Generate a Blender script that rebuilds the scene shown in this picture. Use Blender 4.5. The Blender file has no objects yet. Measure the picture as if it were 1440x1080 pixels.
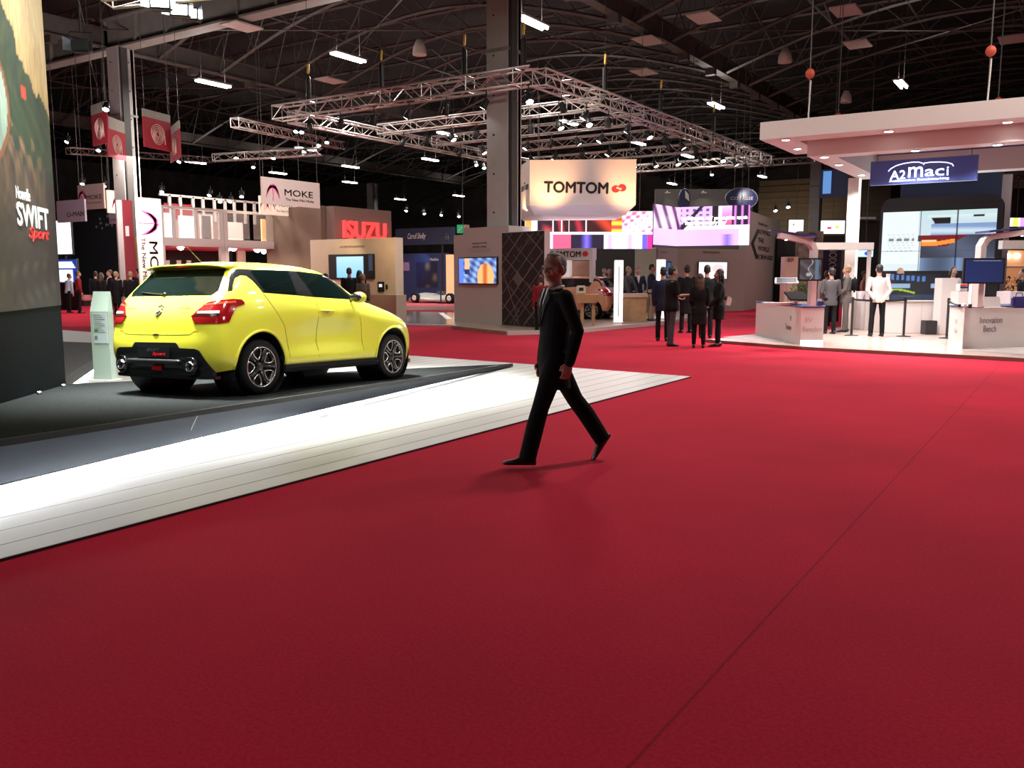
import bpy, bmesh, math, random
import numpy as np
from mathutils import Vector, Matrix, Quaternion
from mathutils.bvhtree import BVHTree

random.seed(7)
sc = bpy.context.scene
# ------------------------------------------------------------------ camera, world, exposure
YAW = math.radians(33.3)
FPX = 1210.0
EYE = 1.6
PITCH = math.atan(153 / FPX)
cam_d = bpy.data.cameras.new('camera')
cam_d.sensor_width = 36.0
cam_d.lens = FPX / 1440 * 36.0
cam_d.clip_end = 400
cam = bpy.data.objects.new('camera', cam_d)
sc.collection.objects.link(cam)
cam.location = (0, 0, EYE)
cam.rotation_euler = (math.pi / 2 - PITCH, 0, YAW)
sc.camera = cam
sc.view_settings.view_transform = 'Standard'
sc.view_settings.look = 'None'
sc.view_settings.gamma = 1
sc.view_settings.exposure = 0.0
sc.view_settings.use_curve_mapping = False
wd = bpy.data.worlds.new('hall_air')
sc.world = wd
wd.use_nodes = True
wd.node_tree.nodes['Background'].inputs[0].default_value = (0.55, 0.5, 0.5, 1)
wd.node_tree.nodes['Background'].inputs[1].default_value = 0.0
sc.cycles.max_bounces = 6
sc.cycles.diffuse_bounces = 3
sc.cycles.sample_clamp_indirect = 4.0
sc.cycles.caustics_reflective = False
sc.cycles.caustics_refractive = False

C, S = math.cos, math.sin
PI = math.pi
FW = Vector((-S(YAW), C(YAW), 0))
RT = Vector((C(YAW), S(YAW), 0))
CAMP = Vector((0, 0, EYE))


def ray(u, v):
    a = (u - 720) / FPX
    b = (540 - v) / FPX
    return RT * a + FW * (C(PITCH) + b * S(PITCH)) + Vector((0, 0, -S(PITCH) + b * C(PITCH)))


def at(u, v, D):      # point seen at (u,v) at forward distance D
    d = ray(u, v)
    return CAMP + d * (D / d.dot(FW))


def gp(u, v, z=0.0):  # point on the level z
    d = ray(u, v)
    return CAMP + d * ((z - EYE) / d.z)


def hy(u, v, Y):      # point on the plane y = Y
    d = ray(u, v)
    return CAMP + d * (Y / d.y)


def hx(u, v, X):
    d = ray(u, v)
    return CAMP + d * (X / d.x)


def cw(x, y, z):      # camera aligned ground frame to hall frame
    return RT * x + FW * y + Vector((0, 0, z))


# ------------------------------------------------------------------ lights of the hall
def area(name, loc, power, sx, sy, col=(1, 1, 1), target=None, spread=180):
    l = bpy.data.lights.new(name, 'AREA')
    l.shape = 'RECTANGLE'
    l.size, l.size_y = sx, sy
    l.energy = power
    l.color = col
    l.spread = math.radians(spread)
    o = bpy.data.objects.new(name, l)
    sc.collection.objects.link(o)
    o.location = loc
    if target is not None:
        o.rotation_euler = (Vector(target) - Vector(loc)).to_track_quat('-Z', 'Y').to_euler()
    return o


def spot(name, loc, target, power, angle=60, blend=0.5, col=(1, 1, 1), r=0.06):
    l = bpy.data.lights.new(name, 'SPOT')
    l.energy = power
    l.color = col
    l.spot_size = math.radians(angle)
    l.spot_blend = blend
    l.shadow_soft_size = r
    o = bpy.data.objects.new(name, l)
    sc.collection.objects.link(o)
    o.location = loc
    o.rotation_euler = (Vector(target) - Vector(loc)).to_track_quat('-Z', 'Y').to_euler()
    return o


# general hall lighting: the fluorescent battens under the roof
BATT = [(748, 31, 9.6), (490, 80, 9.6), (300, 117, 9.6), (1007, 148, 9.6), (1267, 118, 9.6), (165, 150, 9.6),
        (275, 228, 9.6), (493, 234, 9.6), (563, 280, 9.6), (700, 190, 9.6), (800, 172, 9.6), (605, 224, 9.6), (629, 188, 9.6),
        (945, 258, 9.6), (391, 243, 9.6), (492, 256, 9.6), (645, 275, 9.6), (1072, 248, 9.6),
        (898, 201, 9.6), (967, 219, 9.6), (430, 209, 9.6)]
WARM = (1, 0.93, 0.87)


def batten_lamp(x, y, z, w):
    # the tubes hang open: most light goes down, some up into the roof
    area('batten_light', (x, y, z), w * .8, 0.4, 1.5, WARM)
    area('batten_light', (x, y, z + .25), w * .14, 0.4, 1.5, WARM, target=(x, y, 20))


for i, (u, v, z) in enumerate(BATT):
    p = gp(u, v, z)
    batten_lamp(p.x, p.y, p.z - 0.12, 460 if i < 6 else 380)
# unseen battens out of view; those overhead ahead are added to brighten the carpet
for x, y in [(6, 14), (8, 26), (-8, 3), (4, -6), (10, 6), (-18, 5), (-3.5, 11), (-10, 15.5), (3, 21), (0, 17)]:
    batten_lamp(x, y, 9.4, 430 if y > 10 else 110)
area('poster_fill', (-6.9, 4.4, 6.9), 110, 1.6, .4, (1, .97, .9), (-9.6, 5.0, 3.6), 80)  # unseen lamp, added to brighten the upper print
# spots trained on the show car
for x, y, pw in [(-9.6, 6.0, 420), (-9.6, 8.6, 400), (-8.6, 7.2, 120)]:
    area('stage_light', (x, y, 6.4), pw, 1.6, .7, (1, 1, 0.96), (-8.7, y + .3, .6), 46)
for x, y, tx, ty, pw in ((-3.2, 5.6, -8.3, 6.8, 620), (-5.0, .6, -8.2, 6.0, 1000), (-4.4, 10.0, -8.4, 8.0, 300)):
    spot('stage_light', (x, y, 6.6), (tx, ty, 1.0), pw, 30, .8, (1, 1, .95), .2)
# ------------------------------------------------------------------ materials
MATS = {}


def mat(name, col, rough=0.6, metal=0.0, emit=None, es=1.0, noise=0.0, nscale=20.0, bump=0.0, alpha=1.0, coat=0.0, spec=0.5):
    if name in MATS:
        return MATS[name]
    m = bpy.data.materials.new(name)
    m.use_nodes = True
    nt = m.node_tree
    b = nt.nodes['Principled BSDF']
    b.inputs['Base Color'].default_value = (*col, 1)
    b.inputs['Roughness'].default_value = rough
    b.inputs['Metallic'].default_value = metal
    b.inputs['Specular IOR Level'].default_value = spec
    b.inputs['Coat Weight'].default_value = coat
    b.inputs['Alpha'].default_value = alpha
    if emit:
        b.inputs['Emission Color'].default_value = (*emit, 1)
        b.inputs['Emission Strength'].default_value = es
    if noise or bump:
        tc = nt.nodes.new('ShaderNodeTexCoord')
        n = nt.nodes.new('ShaderNodeTexNoise')
        n.inputs['Scale'].default_value = nscale
        n.inputs['Detail'].default_value = 4
        nt.links.new(tc.outputs['Object'], n.inputs['Vector'])
        if noise:
            r = nt.nodes.new('ShaderNodeValToRGB')
            r.color_ramp.elements[0].position = 0.25
            r.color_ramp.elements[1].position = 0.75
            r.color_ramp.elements[0].color = (*[c * (1 - noise) for c in col], 1)
            r.color_ramp.elements[1].color = (*[min(1, c * (1 + noise)) for c in col], 1)
            nt.links.new(n.outputs['Fac'], r.inputs['Fac'])
            nt.links.new(r.outputs['Color'], b.inputs['Base Color'])
        if bump:
            bp = nt.nodes.new('ShaderNodeBump')
            bp.inputs['Strength'].default_value = bump
            bp.inputs['Distance'].default_value = 0.01
            nt.links.new(n.outputs['Fac'], bp.inputs['Height'])
            nt.links.new(bp.outputs['Normal'], b.inputs['Normal'])
    MATS[name] = m
    return m


def attr_mat(name, strength=0.0, rough=0.5, noise=0.0, nscale=30):
    """colour comes from the printed / shown picture stored per face corner"""
    if name in MATS:
        return MATS[name]
    m = bpy.data.materials.new(name)
    m.use_nodes = True
    nt = m.node_tree
    b = nt.nodes['Principled BSDF']
    a = nt.nodes.new('ShaderNodeVertexColor')
    a.layer_name = 'pic'
    src = a.outputs['Color']
    if noise:
        tc = nt.nodes.new('ShaderNodeTexCoord')
        mp = nt.nodes.new('ShaderNodeMapping')
        mp.inputs['Scale'].default_value = (3.0, 3.0, 0.6)
        mp.inputs['Rotation'].default_value = (0.35, 0, 0)
        n = nt.nodes.new('ShaderNodeTexNoise')
        n.inputs['Scale'].default_value = nscale
        n.inputs['Detail'].default_value = 5
        mx = nt.nodes.new('ShaderNodeMixRGB')
        mx.blend_type = 'OVERLAY'
        mx.inputs[0].default_value = noise
        nt.links.new(tc.outputs['Object'], mp.inputs['Vector'])
        nt.links.new(mp.outputs['Vector'], n.inputs['Vector'])
        nt.links.new(src, mx.inputs[1])
        nt.links.new(n.outputs['Fac'], mx.inputs[2])
        src = mx.outputs[0]
    if strength:
        b.inputs['Base Color'].default_value = (0.01, 0.01, 0.01, 1)
        nt.links.new(src, b.inputs['Emission Color'])
        b.inputs['Emission Strength'].default_value = strength
    else:
        nt.links.new(src, b.inputs['Base Color'])
    b.inputs['Roughness'].default_value = rough
    MATS[name] = m
    return m


def srgb(r, g, b):
    def f(c):
        c /= 255.0
        return c / 12.92 if c <= 0.04045 else ((c + 0.055) / 1.055) ** 2.4
    return (f(r), f(g), f(b))



ORDW = ['first', 'second', 'third', 'fourth', 'fifth', 'sixth', 'seventh', 'eighth', 'ninth', 'tenth', 'eleventh', 'twelfth', 'thirteenth', 'fourteenth', 'fifteenth', 'sixteenth', 'seventeenth',
        'eighteenth', 'nineteenth', 'twentieth', 'twenty-first', 'twenty-second', 'twenty-third', 'twenty-fourth', 'twenty-fifth', 'twenty-sixth', 'twenty-seventh', 'twenty-eighth', 'twenty-ninth', 'thirtieth', 'thirty-first', 'thirty-second']


def number(objs, key, fmt):
    for i, o in enumerate(sorted(objs, key=key)): o['label'] = fmt % ORDW[i]


def pxu(p):
    d = Vector(p) - CAMP
    return 720 + FPX * d.dot(RT) / max(d.dot(FW), .01)


# ------------------------------------------------------------------ tagging
def tag(o, label=None, cat=None, group=None, kind=None):
    if label: o['label'] = label
    if cat: o['category'] = cat
    if group: o['group'] = group
    if kind: o['kind'] = kind
    return o


def thing(name, label, cat, loc=(0, 0, 0), rz=0.0, group=None):
    o = bpy.data.objects.new(name, None)
    o.empty_display_size = 0.1
    sc.collection.objects.link(o)
    o.location = loc
    o.rotation_euler = (0, 0, rz)
    return tag(o, label, cat, group)


def link(name, me, parent=None, m=None, smooth=False):
    o = bpy.data.objects.new(name, me)
    sc.collection.objects.link(o)
    if m is not None and not me.materials:
        for q in (m if isinstance(m, (list, tuple)) else [m]):
            me.materials.append(q)
    if smooth:
        me.polygons.foreach_set('use_smooth', [True] * len(me.polygons))
    if parent is not None:
        o.parent = parent
    return o


def copy_tree(o, parent=None):
    c = o.copy()
    sc.collection.objects.link(c)
    c.parent = parent
    for ch in o.children:
        copy_tree(ch, c)
    return c


# ------------------------------------------------------------------ mesh builder
class MB:
    def __init__(s):
        s.v = []; s.f = []; s.m = []; s.cur = 0

    def add(s, vs, fs):
        n = len(s.v)
        s.v += [tuple(p) for p in vs]
        s.f += [tuple(i + n for i in f) for f in fs]
        s.m += [s.cur] * len(fs)
        return s

    def box(s, x0, x1, y0, y1, z0, z1):
        vs = [(x, y, z) for z in (z0, z1) for y in (y0, y1) for x in (x0, x1)]
        return s.add(vs, [(0, 2, 3, 1), (4, 5, 7, 6), (0, 1, 5, 4), (2, 6, 7, 3), (0, 4, 6, 2), (1, 3, 7, 5)])

    def cbox(s, c, d, bev=0.0):
        if bev <= 0:
            return s.box(c[0] - d[0] / 2, c[0] + d[0] / 2, c[1] - d[1] / 2, c[1] + d[1] / 2, c[2] - d[2] / 2, c[2] + d[2] / 2)
        bm = bmesh.new()
        bmesh.ops.create_cube(bm, size=1)
        bmesh.ops.scale(bm, vec=d, verts=bm.verts)
        bmesh.ops.bevel(bm, geom=bm.edges[:], offset=bev, segments=2, affect='EDGES')
        bmesh.ops.translate(bm, vec=c, verts=bm.verts)
        bm.verts.index_update()
        s.add([v.co[:] for v in bm.verts], [[v.index for v in f.verts] for f in bm.faces])
        bm.free()
        return s

    def prism(s, poly, z0, z1):
        """vertical prism over a ground polygon; z0/z1 numbers or lists"""
        n = len(poly)
        a = sum(poly[i][0] * poly[(i + 1) % n][1] - poly[(i + 1) % n][0] * poly[i][1] for i in range(n))
        if a < 0:
            poly = poly[::-1]
            if isinstance(z1, (list, tuple)): z1 = z1[::-1]
            if isinstance(z0, (list, tuple)): z0 = z0[::-1]
        g = lambda z, i: z[i] if isinstance(z, (list, tuple)) else z
        vs = [(p[0], p[1], g(z0, i)) for i, p in enumerate(poly)] + [(p[0], p[1], g(z1, i)) for i, p in enumerate(poly)]
        fs = [tuple(range(n))[::-1], tuple(range(n, 2 * n))] + [(i, (i + 1) % n, (i + 1) % n + n, i + n) for i in range(n)]
        return s.add(vs, fs)

    def slab(s, p0, p1, z0, z1, t, side=1):
        """upright slab from ground point p0 to p1, thickness t on the left (side=1) of p0->p1"""
        p0 = Vector((p0[0], p0[1])); p1 = Vector((p1[0], p1[1]))
        d = (p1 - p0).normalized()
        n = Vector((-d.y, d.x)) * t * side
        return s.prism([p0, p1, p1 + n, p0 + n], z0, z1)

    def ring_loft(s, rings, cap=True, close=False):
        n = len(rings[0])
        vs = [p for r in rings for p in r]
        fs = []
        m = len(rings)
        for j in range(m if close else m - 1):
            a = j * n; b = ((j + 1) % m) * n
            for i in range(n):
                k = (i + 1) % n
                fs.append((a + i, a + k, b + k, b + i))
        if cap and not close:
            fs.append(tuple(range(n))[::-1])
            fs.append(tuple(range((m - 1) * n, m * n)))
        return s.add(vs, fs)

    def tube(s, pts, r, seg=8, close=False, round_=False, flat=1.0):
        pts = [Vector(p) for p in pts]
        rr = list(r) if isinstance(r, (list, tuple)) else [r] * len(pts)
        if round_:
            P, R = [], []
            d = (pts[0] - pts[1]).normalized()
            for a in (0.05, 0.35, 0.65, 0.9):
                P.append(pts[0] + d * rr[0] * math.sqrt(1 - a * a)); R.append(rr[0] * a)
            P += pts; R += rr
            d = (pts[-1] - pts[-2]).normalized()
            for a in (0.9, 0.65, 0.35, 0.05):
                P.append(pts[-1] + d * rr[-1] * math.sqrt(1 - a * a)); R.append(rr[-1] * a)
            pts, rr = P, R
        rings = []
        prev = None
        n = len(pts)
        for i, p in enumerate(pts):
            if close:
                t = (pts[(i + 1) % n] - pts[i - 1])
            else:
                t = pts[min(i + 1, n - 1)] - pts[max(i - 1, 0)]
            t.normalize()
            if prev is None:
                up = Vector((0, 0, 1)) if abs(t.z) < 0.9 else Vector((0, 1, 0))
                x = t.cross(up).normalized()
            else:
                x = (prev - t * prev.dot(t)).normalized()
            prev = x
            y = t.cross(x)
            rings.append([p + x * C(2 * PI * k / seg) * rr[i] + y * S(2 * PI * k / seg) * rr[i] * flat for k in range(seg)])
        return s.ring_loft(rings, not close, close)

    def bar(s, a, b, w):
        """square bar"""
        return s.tube([a, b], w * 0.7071, 4)

    def ell(s, c, r, rot=None, seg=16, rings=10):
        R = []
        for j in range(rings + 1):
            t = -PI / 2 + PI * j / rings
            ct = max(C(t), 0.02)
            q = [Vector((r[0] * ct * C(2 * PI * i / seg), r[1] * ct * S(2 * PI * i / seg), r[2] * S(t))) for i in range(seg)]
            if rot is not None: q = [rot @ p for p in q]
            R.append([Vector(c) + p for p in q])
        return s.ring_loft(R)

    def lathe(s, prof, c=(0, 0, 0), axis='z', seg=32, close=False):
        R = []
        for r, h in prof:
            q = []
            for i in range(seg):
                a = 2 * PI * i / seg
                x, y = r * C(a), r * S(a)
                p = (x, y, h) if axis == 'z' else ((x, h, y) if axis == 'y' else (h, x, y))
                q.append(Vector(c) + Vector(p))
            R.append(q)
        return s.ring_loft(R, cap=not close, close=close)

    def mesh(s, name, mats=None, smooth=False):
        me = bpy.data.meshes.new(name)
        me.from_pydata(s.v, [], s.f)
        if mats is not None:
            for m in (mats if isinstance(mats, (list, tuple)) else [mats]): me.materials.append(m)
            if isinstance(mats, (list, tuple)) and len(mats) > 1:
                me.polygons.foreach_set('material_index', s.m)
        bm = bmesh.new(); bm.from_mesh(me)
        bmesh.ops.recalc_face_normals(bm, faces=bm.faces)
        bm.to_mesh(me); bm.free()
        if smooth: me.polygons.foreach_set('use_smooth', [True] * len(me.polygons))
        me.update()
        return me

    def obj(s, name, mats, parent=None, smooth=False):
        return link(name, s.mesh(name, mats, smooth), parent)


def remeshed(mb, name, voxel, smooth_it=4):
    """grow one continuous skin over overlapping shapes"""
    me = mb.mesh(name)
    o = bpy.data.objects.new('t', me)
    sc.collection.objects.link(o)
    md = o.modifiers.new('r', 'REMESH'); md.mode = 'VOXEL'; md.voxel_size = voxel; md.use_smooth_shade = True
    if smooth_it:
        sm = o.modifiers.new('s', 'SMOOTH'); sm.factor = 0.5; sm.iterations = smooth_it
    dg = bpy.context.evaluated_depsgraph_get()
    out = bpy.data.meshes.new_from_object(o.evaluated_get(dg))
    bpy.data.objects.remove(o); bpy.data.meshes.remove(me)
    out.name = name
    return out


def frame_from(p, xdir, ydir):
    x = Vector(xdir).normalized(); y = Vector(ydir).normalized()
    z = x.cross(y).normalized()
    y = z.cross(x)
    return Matrix(((x.x, y.x, z.x, p[0]), (x.y, y.y, z.y, p[1]), (x.z, y.z, z.z, p[2]), (0, 0, 0, 1)))


def text(name, s, p, xdir, up, height, m, parent=None, width=None, ext=0.004, bold=0.0, shear=0.0, center=True):
    """lettering laid on a plane; p = centre (or left-bottom) of the word"""
    cu = bpy.data.curves.new('t', 'FONT')
    cu.body = s; cu.size = 1.0; cu.extrude = 0; cu.offset = 0; cu.shear = shear; cu.space_line = 0.9; cu.resolution_u = 3
    if center: cu.align_x = 'CENTER'
    o = bpy.data.objects.new('t', cu)
    sc.collection.objects.link(o)
    dg = bpy.context.evaluated_depsgraph_get()
    me = bpy.data.meshes.new_from_object(o.evaluated_get(dg))
    bpy.data.objects.remove(o)
    if not len(me.vertices): return None
    co = np.zeros(len(me.vertices) * 3); me.vertices.foreach_get('co', co); co = co.reshape(-1, 3)
    mn, mx = co.min(0), co.max(0)
    sy = height / max(mx[1] - mn[1], 1e-6)
    sx = sy if width is None else width / max(mx[0] - mn[0], 1e-6)
    co[:, 0] = (co[:, 0] - ((mn[0] + mx[0]) / 2 if center else mn[0])) * sx
    co[:, 1] = (co[:, 1] - ((mn[1] + mx[1]) / 2 if center else mn[1])) * sy
    M = frame_from(p, xdir, up)
    bm = bmesh.new(); bm.from_mesh(me)
    for v, c in zip(bm.verts, co): v.co = (c[0], c[1], 0)
    r = bmesh.ops.extrude_face_region(bm, geom=bm.faces[:])
    vs = [e for e in r['geom'] if isinstance(e, bmesh.types.BMVert)]
    bmesh.ops.translate(bm, vec=(0, 0, ext), verts=vs)
    bmesh.ops.recalc_face_normals(bm, faces=bm.faces)
    if bold > 0:      # thicken the strokes with slightly shifted copies
        k = bold * sy * 1.2
        g0 = bm.verts[:] + bm.edges[:] + bm.faces[:]
        for dx, dy in ((k, 0), (-k, 0), (0, k), (0, -k)):
            r = bmesh.ops.duplicate(bm, geom=g0)
            bmesh.ops.translate(bm, vec=(dx, dy, 0), verts=[e for e in r['geom'] if isinstance(e, bmesh.types.BMVert)])
    bm.transform(M)
    me2 = bpy.data.meshes.new(name)
    bm.to_mesh(me2); bm.free()
    bpy.data.meshes.remove(me)
    me2.materials.append(m)
    o = link(name, me2)
    if parent is not None: adopt(o, parent)
    return o


def adopt(o, parent):
    """mesh built in hall coordinates goes under a thing placed elsewhere"""
    mw = Matrix.Translation(parent.location) @ parent.rotation_euler.to_matrix().to_4x4()
    p = parent
    q = p.parent
    while q is not None:
        mw = (Matrix.Translation(q.location) @ q.rotation_euler.to_matrix().to_4x4()) @ mw
        q = q.parent
    if mw != Matrix.Identity(4):
        o.data.transform(mw.inverted())
    o.parent = parent
    return o


def onp(u, v, p, d, off=0.0):
    """point seen at (u,v) on the upright plane through ground point p along ground direction d"""
    n = Vector((d[1], -d[0], 0)).normalized()
    r = ray(u, v); o = Vector((p[0], p[1], 0)) + n * off
    return CAMP + r * ((o - CAMP).dot(n) / r.dot(n))


def picture(name, p00, px, py, nx, ny, fn, m, parent=None, t=0.0):
    """flat picture from corner p00 spanned by px, py; fn(u,v) gives its colours"""
    p00, px, py = Vector(p00), Vector(px), Vector(py)
    n = px.cross(py).normalized()
    vs = [p00 + px * (i / nx) + py * (j / ny) + n * t for j in range(ny + 1) for i in range(nx + 1)]
    fs = [(j * (nx + 1) + i, j * (nx + 1) + i + 1, (j + 1) * (nx + 1) + i + 1, (j + 1) * (nx + 1) + i) for j in range(ny) for i in range(nx)]
    me = bpy.data.meshes.new(name)
    me.from_pydata([tuple(v) for v in vs], [], fs)
    ca = me.color_attributes.new('pic', 'FLOAT_COLOR', 'POINT')
    cols = []
    for j in range(ny + 1):
        for i in range(nx + 1):
            c = srgb(*fn(i / nx, j / ny)); cols += [c[0], c[1], c[2], 1]
    ca.data.foreach_set('color', cols)
    me.materials.append(m)
    o = link(name, me)
    if parent is not None: adopt(o, parent)
    return o


def solid(name, mb, m, parent, smooth=False):
    """part whose mesh was written in hall coordinates"""
    o = mb.obj(name, m, None, smooth)
    return adopt(o, parent)
# ------------------------------------------------------------------ carpet, walls, roof
def carpet_mat():
    m = bpy.data.materials.new('red_carpet'); m.use_nodes = True
    nt = m.node_tree; b = nt.nodes['Principled BSDF']
    N = nt.nodes.new; L = nt.links.new
    tc = N('ShaderNodeTexCoord')
    n1 = N('ShaderNodeTexNoise'); n1.inputs['Scale'].default_value = 0.55; n1.inputs['Detail'].default_value = 5
    n2 = N('ShaderNodeTexNoise'); n2.inputs['Scale'].default_value = 55; n2.inputs['Detail'].default_value = 4; n2.inputs['Roughness'].default_value = 0.8
    L(tc.outputs['Object'], n1.inputs['Vector']); L(tc.outputs['Object'], n2.inputs['Vector'])
    r1 = N('ShaderNodeMapRange'); r1.inputs[3].default_value = 0.86; r1.inputs[4].default_value = 1.14
    r1.inputs[1].default_value = 0.3; r1.inputs[2].default_value = 0.7
    r2 = N('ShaderNodeMapRange'); r2.inputs[3].default_value = 0.72; r2.inputs[4].default_value = 1.28
    r2.inputs[1].default_value = 0.3; r2.inputs[2].default_value = 0.7
    L(n1.outputs['Fac'], r1.inputs[0]); L(n2.outputs['Fac'], r2.inputs[0])
    mu = N('ShaderNodeMath'); mu.operation = 'MULTIPLY'; L(r1.outputs[0], mu.inputs[0]); L(r2.outputs[0], mu.inputs[1])
    # carpet seams every 4 m along the hall, joints every 30 m across it
    sx = N('ShaderNodeSeparateXYZ'); L(tc.outputs['Object'], sx.inputs[0])
    prev = mu.outputs[0]
    for ax, off, per, w in (('X', 1.13, 4.0, 0.007), ('Y', -11.6, 30.0, 0.008)):
        a = N('ShaderNodeMath'); a.operation = 'ADD'; a.inputs[1].default_value = off + per * 50
        L(sx.outputs[ax], a.inputs[0])
        d = N('ShaderNodeMath'); d.operation = 'PINGPONG'; d.inputs[1].default_value = per / 2
        L(a.outputs[0], d.inputs[0])
        g = N('ShaderNodeMath'); g.operation = 'GREATER_THAN'; g.inputs[1].default_value = w
        L(d.outputs[0], g.inputs[0])
        k = N('ShaderNodeMapRange'); k.inputs[3].default_value = 0.66; k.inputs[4].default_value = 1.0
        L(g.outputs[0], k.inputs[0])
        q = N('ShaderNodeMath'); q.operation = 'MULTIPLY'; L(prev, q.inputs[0]); L(k.outputs[0], q.inputs[1])
        prev = q.outputs[0]
    col = N('ShaderNodeRGB'); col.outputs[0].default_value = (0.46, 0.010, 0.034, 1)
    vm = N('ShaderNodeVectorMath'); vm.operation = 'SCALE'; L(col.outputs[0], vm.inputs[0]); L(prev, vm.inputs['Scale'])
    L(vm.outputs[0], b.inputs['Base Color'])
    b.inputs['Roughness'].default_value = 0.95
    b.inputs['Specular IOR Level'].default_value = 0.15
    b.inputs['Sheen Weight'].default_value = 0.03
    b.inputs['Sheen Tint'].default_value = (1, 0.25, 0.3, 1)
    bp = N('ShaderNodeBump'); bp.inputs['Strength'].default_value = 0.25; bp.inputs['Distance'].default_value = 0.006
    L(n2.outputs['Fac'], bp.inputs['Height']); L(bp.outputs['Normal'], b.inputs['Normal'])
    return m


M_CARPET = carpet_mat()
M_DARK = mat('hall_dark_cladding', (0.20, 0.19, 0.17), 0.9, noise=0.3, nscale=0.6)
M_ROOF = mat('roof_deck', (0.022, 0.018, 0.017), 0.95, noise=0.35, nscale=0.4)
M_STEEL = mat('roof_steel', (0.078, 0.068, 0.061), 0.6, noise=0.2, nscale=3)
M_STEEL2 = mat('beam_steel', (0.24, 0.23, 0.21), 0.6, noise=0.15, nscale=2)
M_WHITE = mat('white_lacquer', (0.78, 0.76, 0.74), 0.35)
M_OFFW = mat('offwhite_panel', (0.62, 0.57, 0.54), 0.6)
M_BLACK = mat('matt_black', (0.012, 0.012, 0.013), 0.5)
M_ALU = mat('aluminium_truss', (0.62, 0.58, 0.55), 0.35, 0.6)
M_LAMP = mat('lit_tube', (1, 1, 1), 0.5, emit=(1, 0.96, 0.95), es=14)
M_SPOTLIT = mat('lit_lens', (1, 1, 1), 0.5, emit=(1, 0.97, 0.93), es=30)

X0, X1, Y0, Y1, ZC = -100, 30, -22, 96, 15.0
mb = MB().box(-46, X1, Y0, 46, -0.3, 0.0); tag(mb.obj('floor', M_CARPET), kind='structure')
mb = MB().box(X0, -46, Y0, Y1, -0.3, 0.0).box(-46, X1, 46, Y1, -0.3, 0.0); tag(mb.obj('floor', mat('concrete_floor', (.10, .095, .09), .7, noise=.2, nscale=.5)), kind='structure')
mb = MB().box(X0, X1, Y0, Y1, ZC, ZC + 0.3); tag(mb.obj('ceiling', M_ROOF), kind='structure')
for nm, b_ in (('wall_back', (X0, X1, Y1, Y1 + .3)), ('wall_front', (X0, X1, Y0 - .3, Y0)), ('wall_left', (X0 - .3, X0, Y0, Y1)), ('wall_right', (X1, X1 + .3, Y0, Y1))):
    mb = MB().box(*b_, 0, ZC)
    if nm == 'wall_back':       # horizontal ribs of the cladding
        for k in range(14): mb.box(X0 + .2, X1 - .2, Y1 - .25, Y1, 1 + k, 1.25 + k)
    tag(mb.obj(nm, M_DARK), kind='structure')

# ---- concrete / steel hall columns: H section with a cable slot
def column(x, y, top=11.0, w=.76, lab='', full=True):
    t = thing('hall_column', lab, 'column', (x, y, 0))
    mb = MB()
    h = w / 2
    mb.box(-h, h, -h, -h + .18, 0, top).box(-h, h, h - .18, h, 0, top)
    mb.box(-h + .22, -.02, -h + .2, h - .2, 0, top)
    mb.box(h - .24, h, -h + .05, h - .05, 0, top)
    mb.obj('shaft', mat('column_paint', (0.46, 0.45, 0.43), 0.7, noise=0.12, nscale=1.5), t)
    mb = MB()
    for k in range(9):
        z = 1.2 + k * 1.15
        mb.lathe([(0.028, 0), (0.028, .02)], (-.12, -h - .02, z), 'y', 10)
        mb.lathe([(0.028, 0), (0.028, .02)], (h, .10, z), 'x', 10)
    mb.obj('bolt', M_BLACK, t)
    mb = MB()
    for z in (8.2,):
        mb.box(-h - .03, h + .03, -h - .03, h + .03, z, z + .1)
    mb.obj('collar', M_STEEL2, t)
    mb = MB().box(h + .01, h + .10, -.3, .0, 0, top)
    mb.obj('cable_duct', mat('duct_dark', (0.05, 0.048, 0.045), 0.6), t)
    return t


column(-15.0, 22.4, lab='tall pale grey hall column rising beside the lit orange and white hanging box')
column(-34.26, 22.3, lab='tall grey hall column on the left, between the red spiral banners')
column(-17.2, 68, lab='dark distant hall column behind the white canopy post of the benchmarking stand')
column(-62, 68, lab='dark distant hall column above the brown wall with red letters')

# ---- main beams and valley beams
t = thing('main_beam', 'big pale riveted steel beam running over the heads of the hall columns', 'beam', (0, 22.3, 11.0))
MB().box(-99, 28, -.12, .12, 0, 1.15).obj('web', M_STEEL2, t)
MB().box(-99, 28, -.32, .32, -.06, 0.02).obj('flange', M_STEEL2, t)
MB().box(-99, 28, -.32, .32, 1.13, 1.2).obj('flange', M_STEEL2, t)
mb = MB()
for k in range(60): mb.box(-98 + 2.1 * k, -97.92 + 2.1 * k, -.26, .26, 0, 1.13)
mb.obj('stiffener', M_STEEL2, t)
vlab = {-55: 'dark steel valley beam of the roof, far left', -35: 'dark steel valley beam over the left hall column',
        -15: 'dark steel valley beam over the column in the middle', 5: 'dark steel valley beam overhead on the right'}
for xv in (-55, -35, -15, 5):
    t = thing('valley_beam', vlab[xv], 'beam', (xv, 0, 11.1))
    MB().box(-.08, .08, -15, 95, 0, .7).obj('web', M_STEEL, t)
    MB().box(-.22, .22, -15, 95, -.04, .02).obj('flange', M_STEEL, t)
    MB().box(-.22, .22, -15, 95, .68, .74).obj('flange', M_STEEL, t)
    if xv in (-15, -35, 5):
        mb = MB()
        for k in range(28): mb.cbox((0, k * 3.3, -.15), (.45, .3, .32))
        mb.obj('shoe', M_STEEL, t)

# ---- arched lattice girders, one every 3.3 m
def arch_z(x):
    ph = ((x + 15) % 20) / 20.0
    return 11.1 + 2.1 * S(PI * ph)


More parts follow.
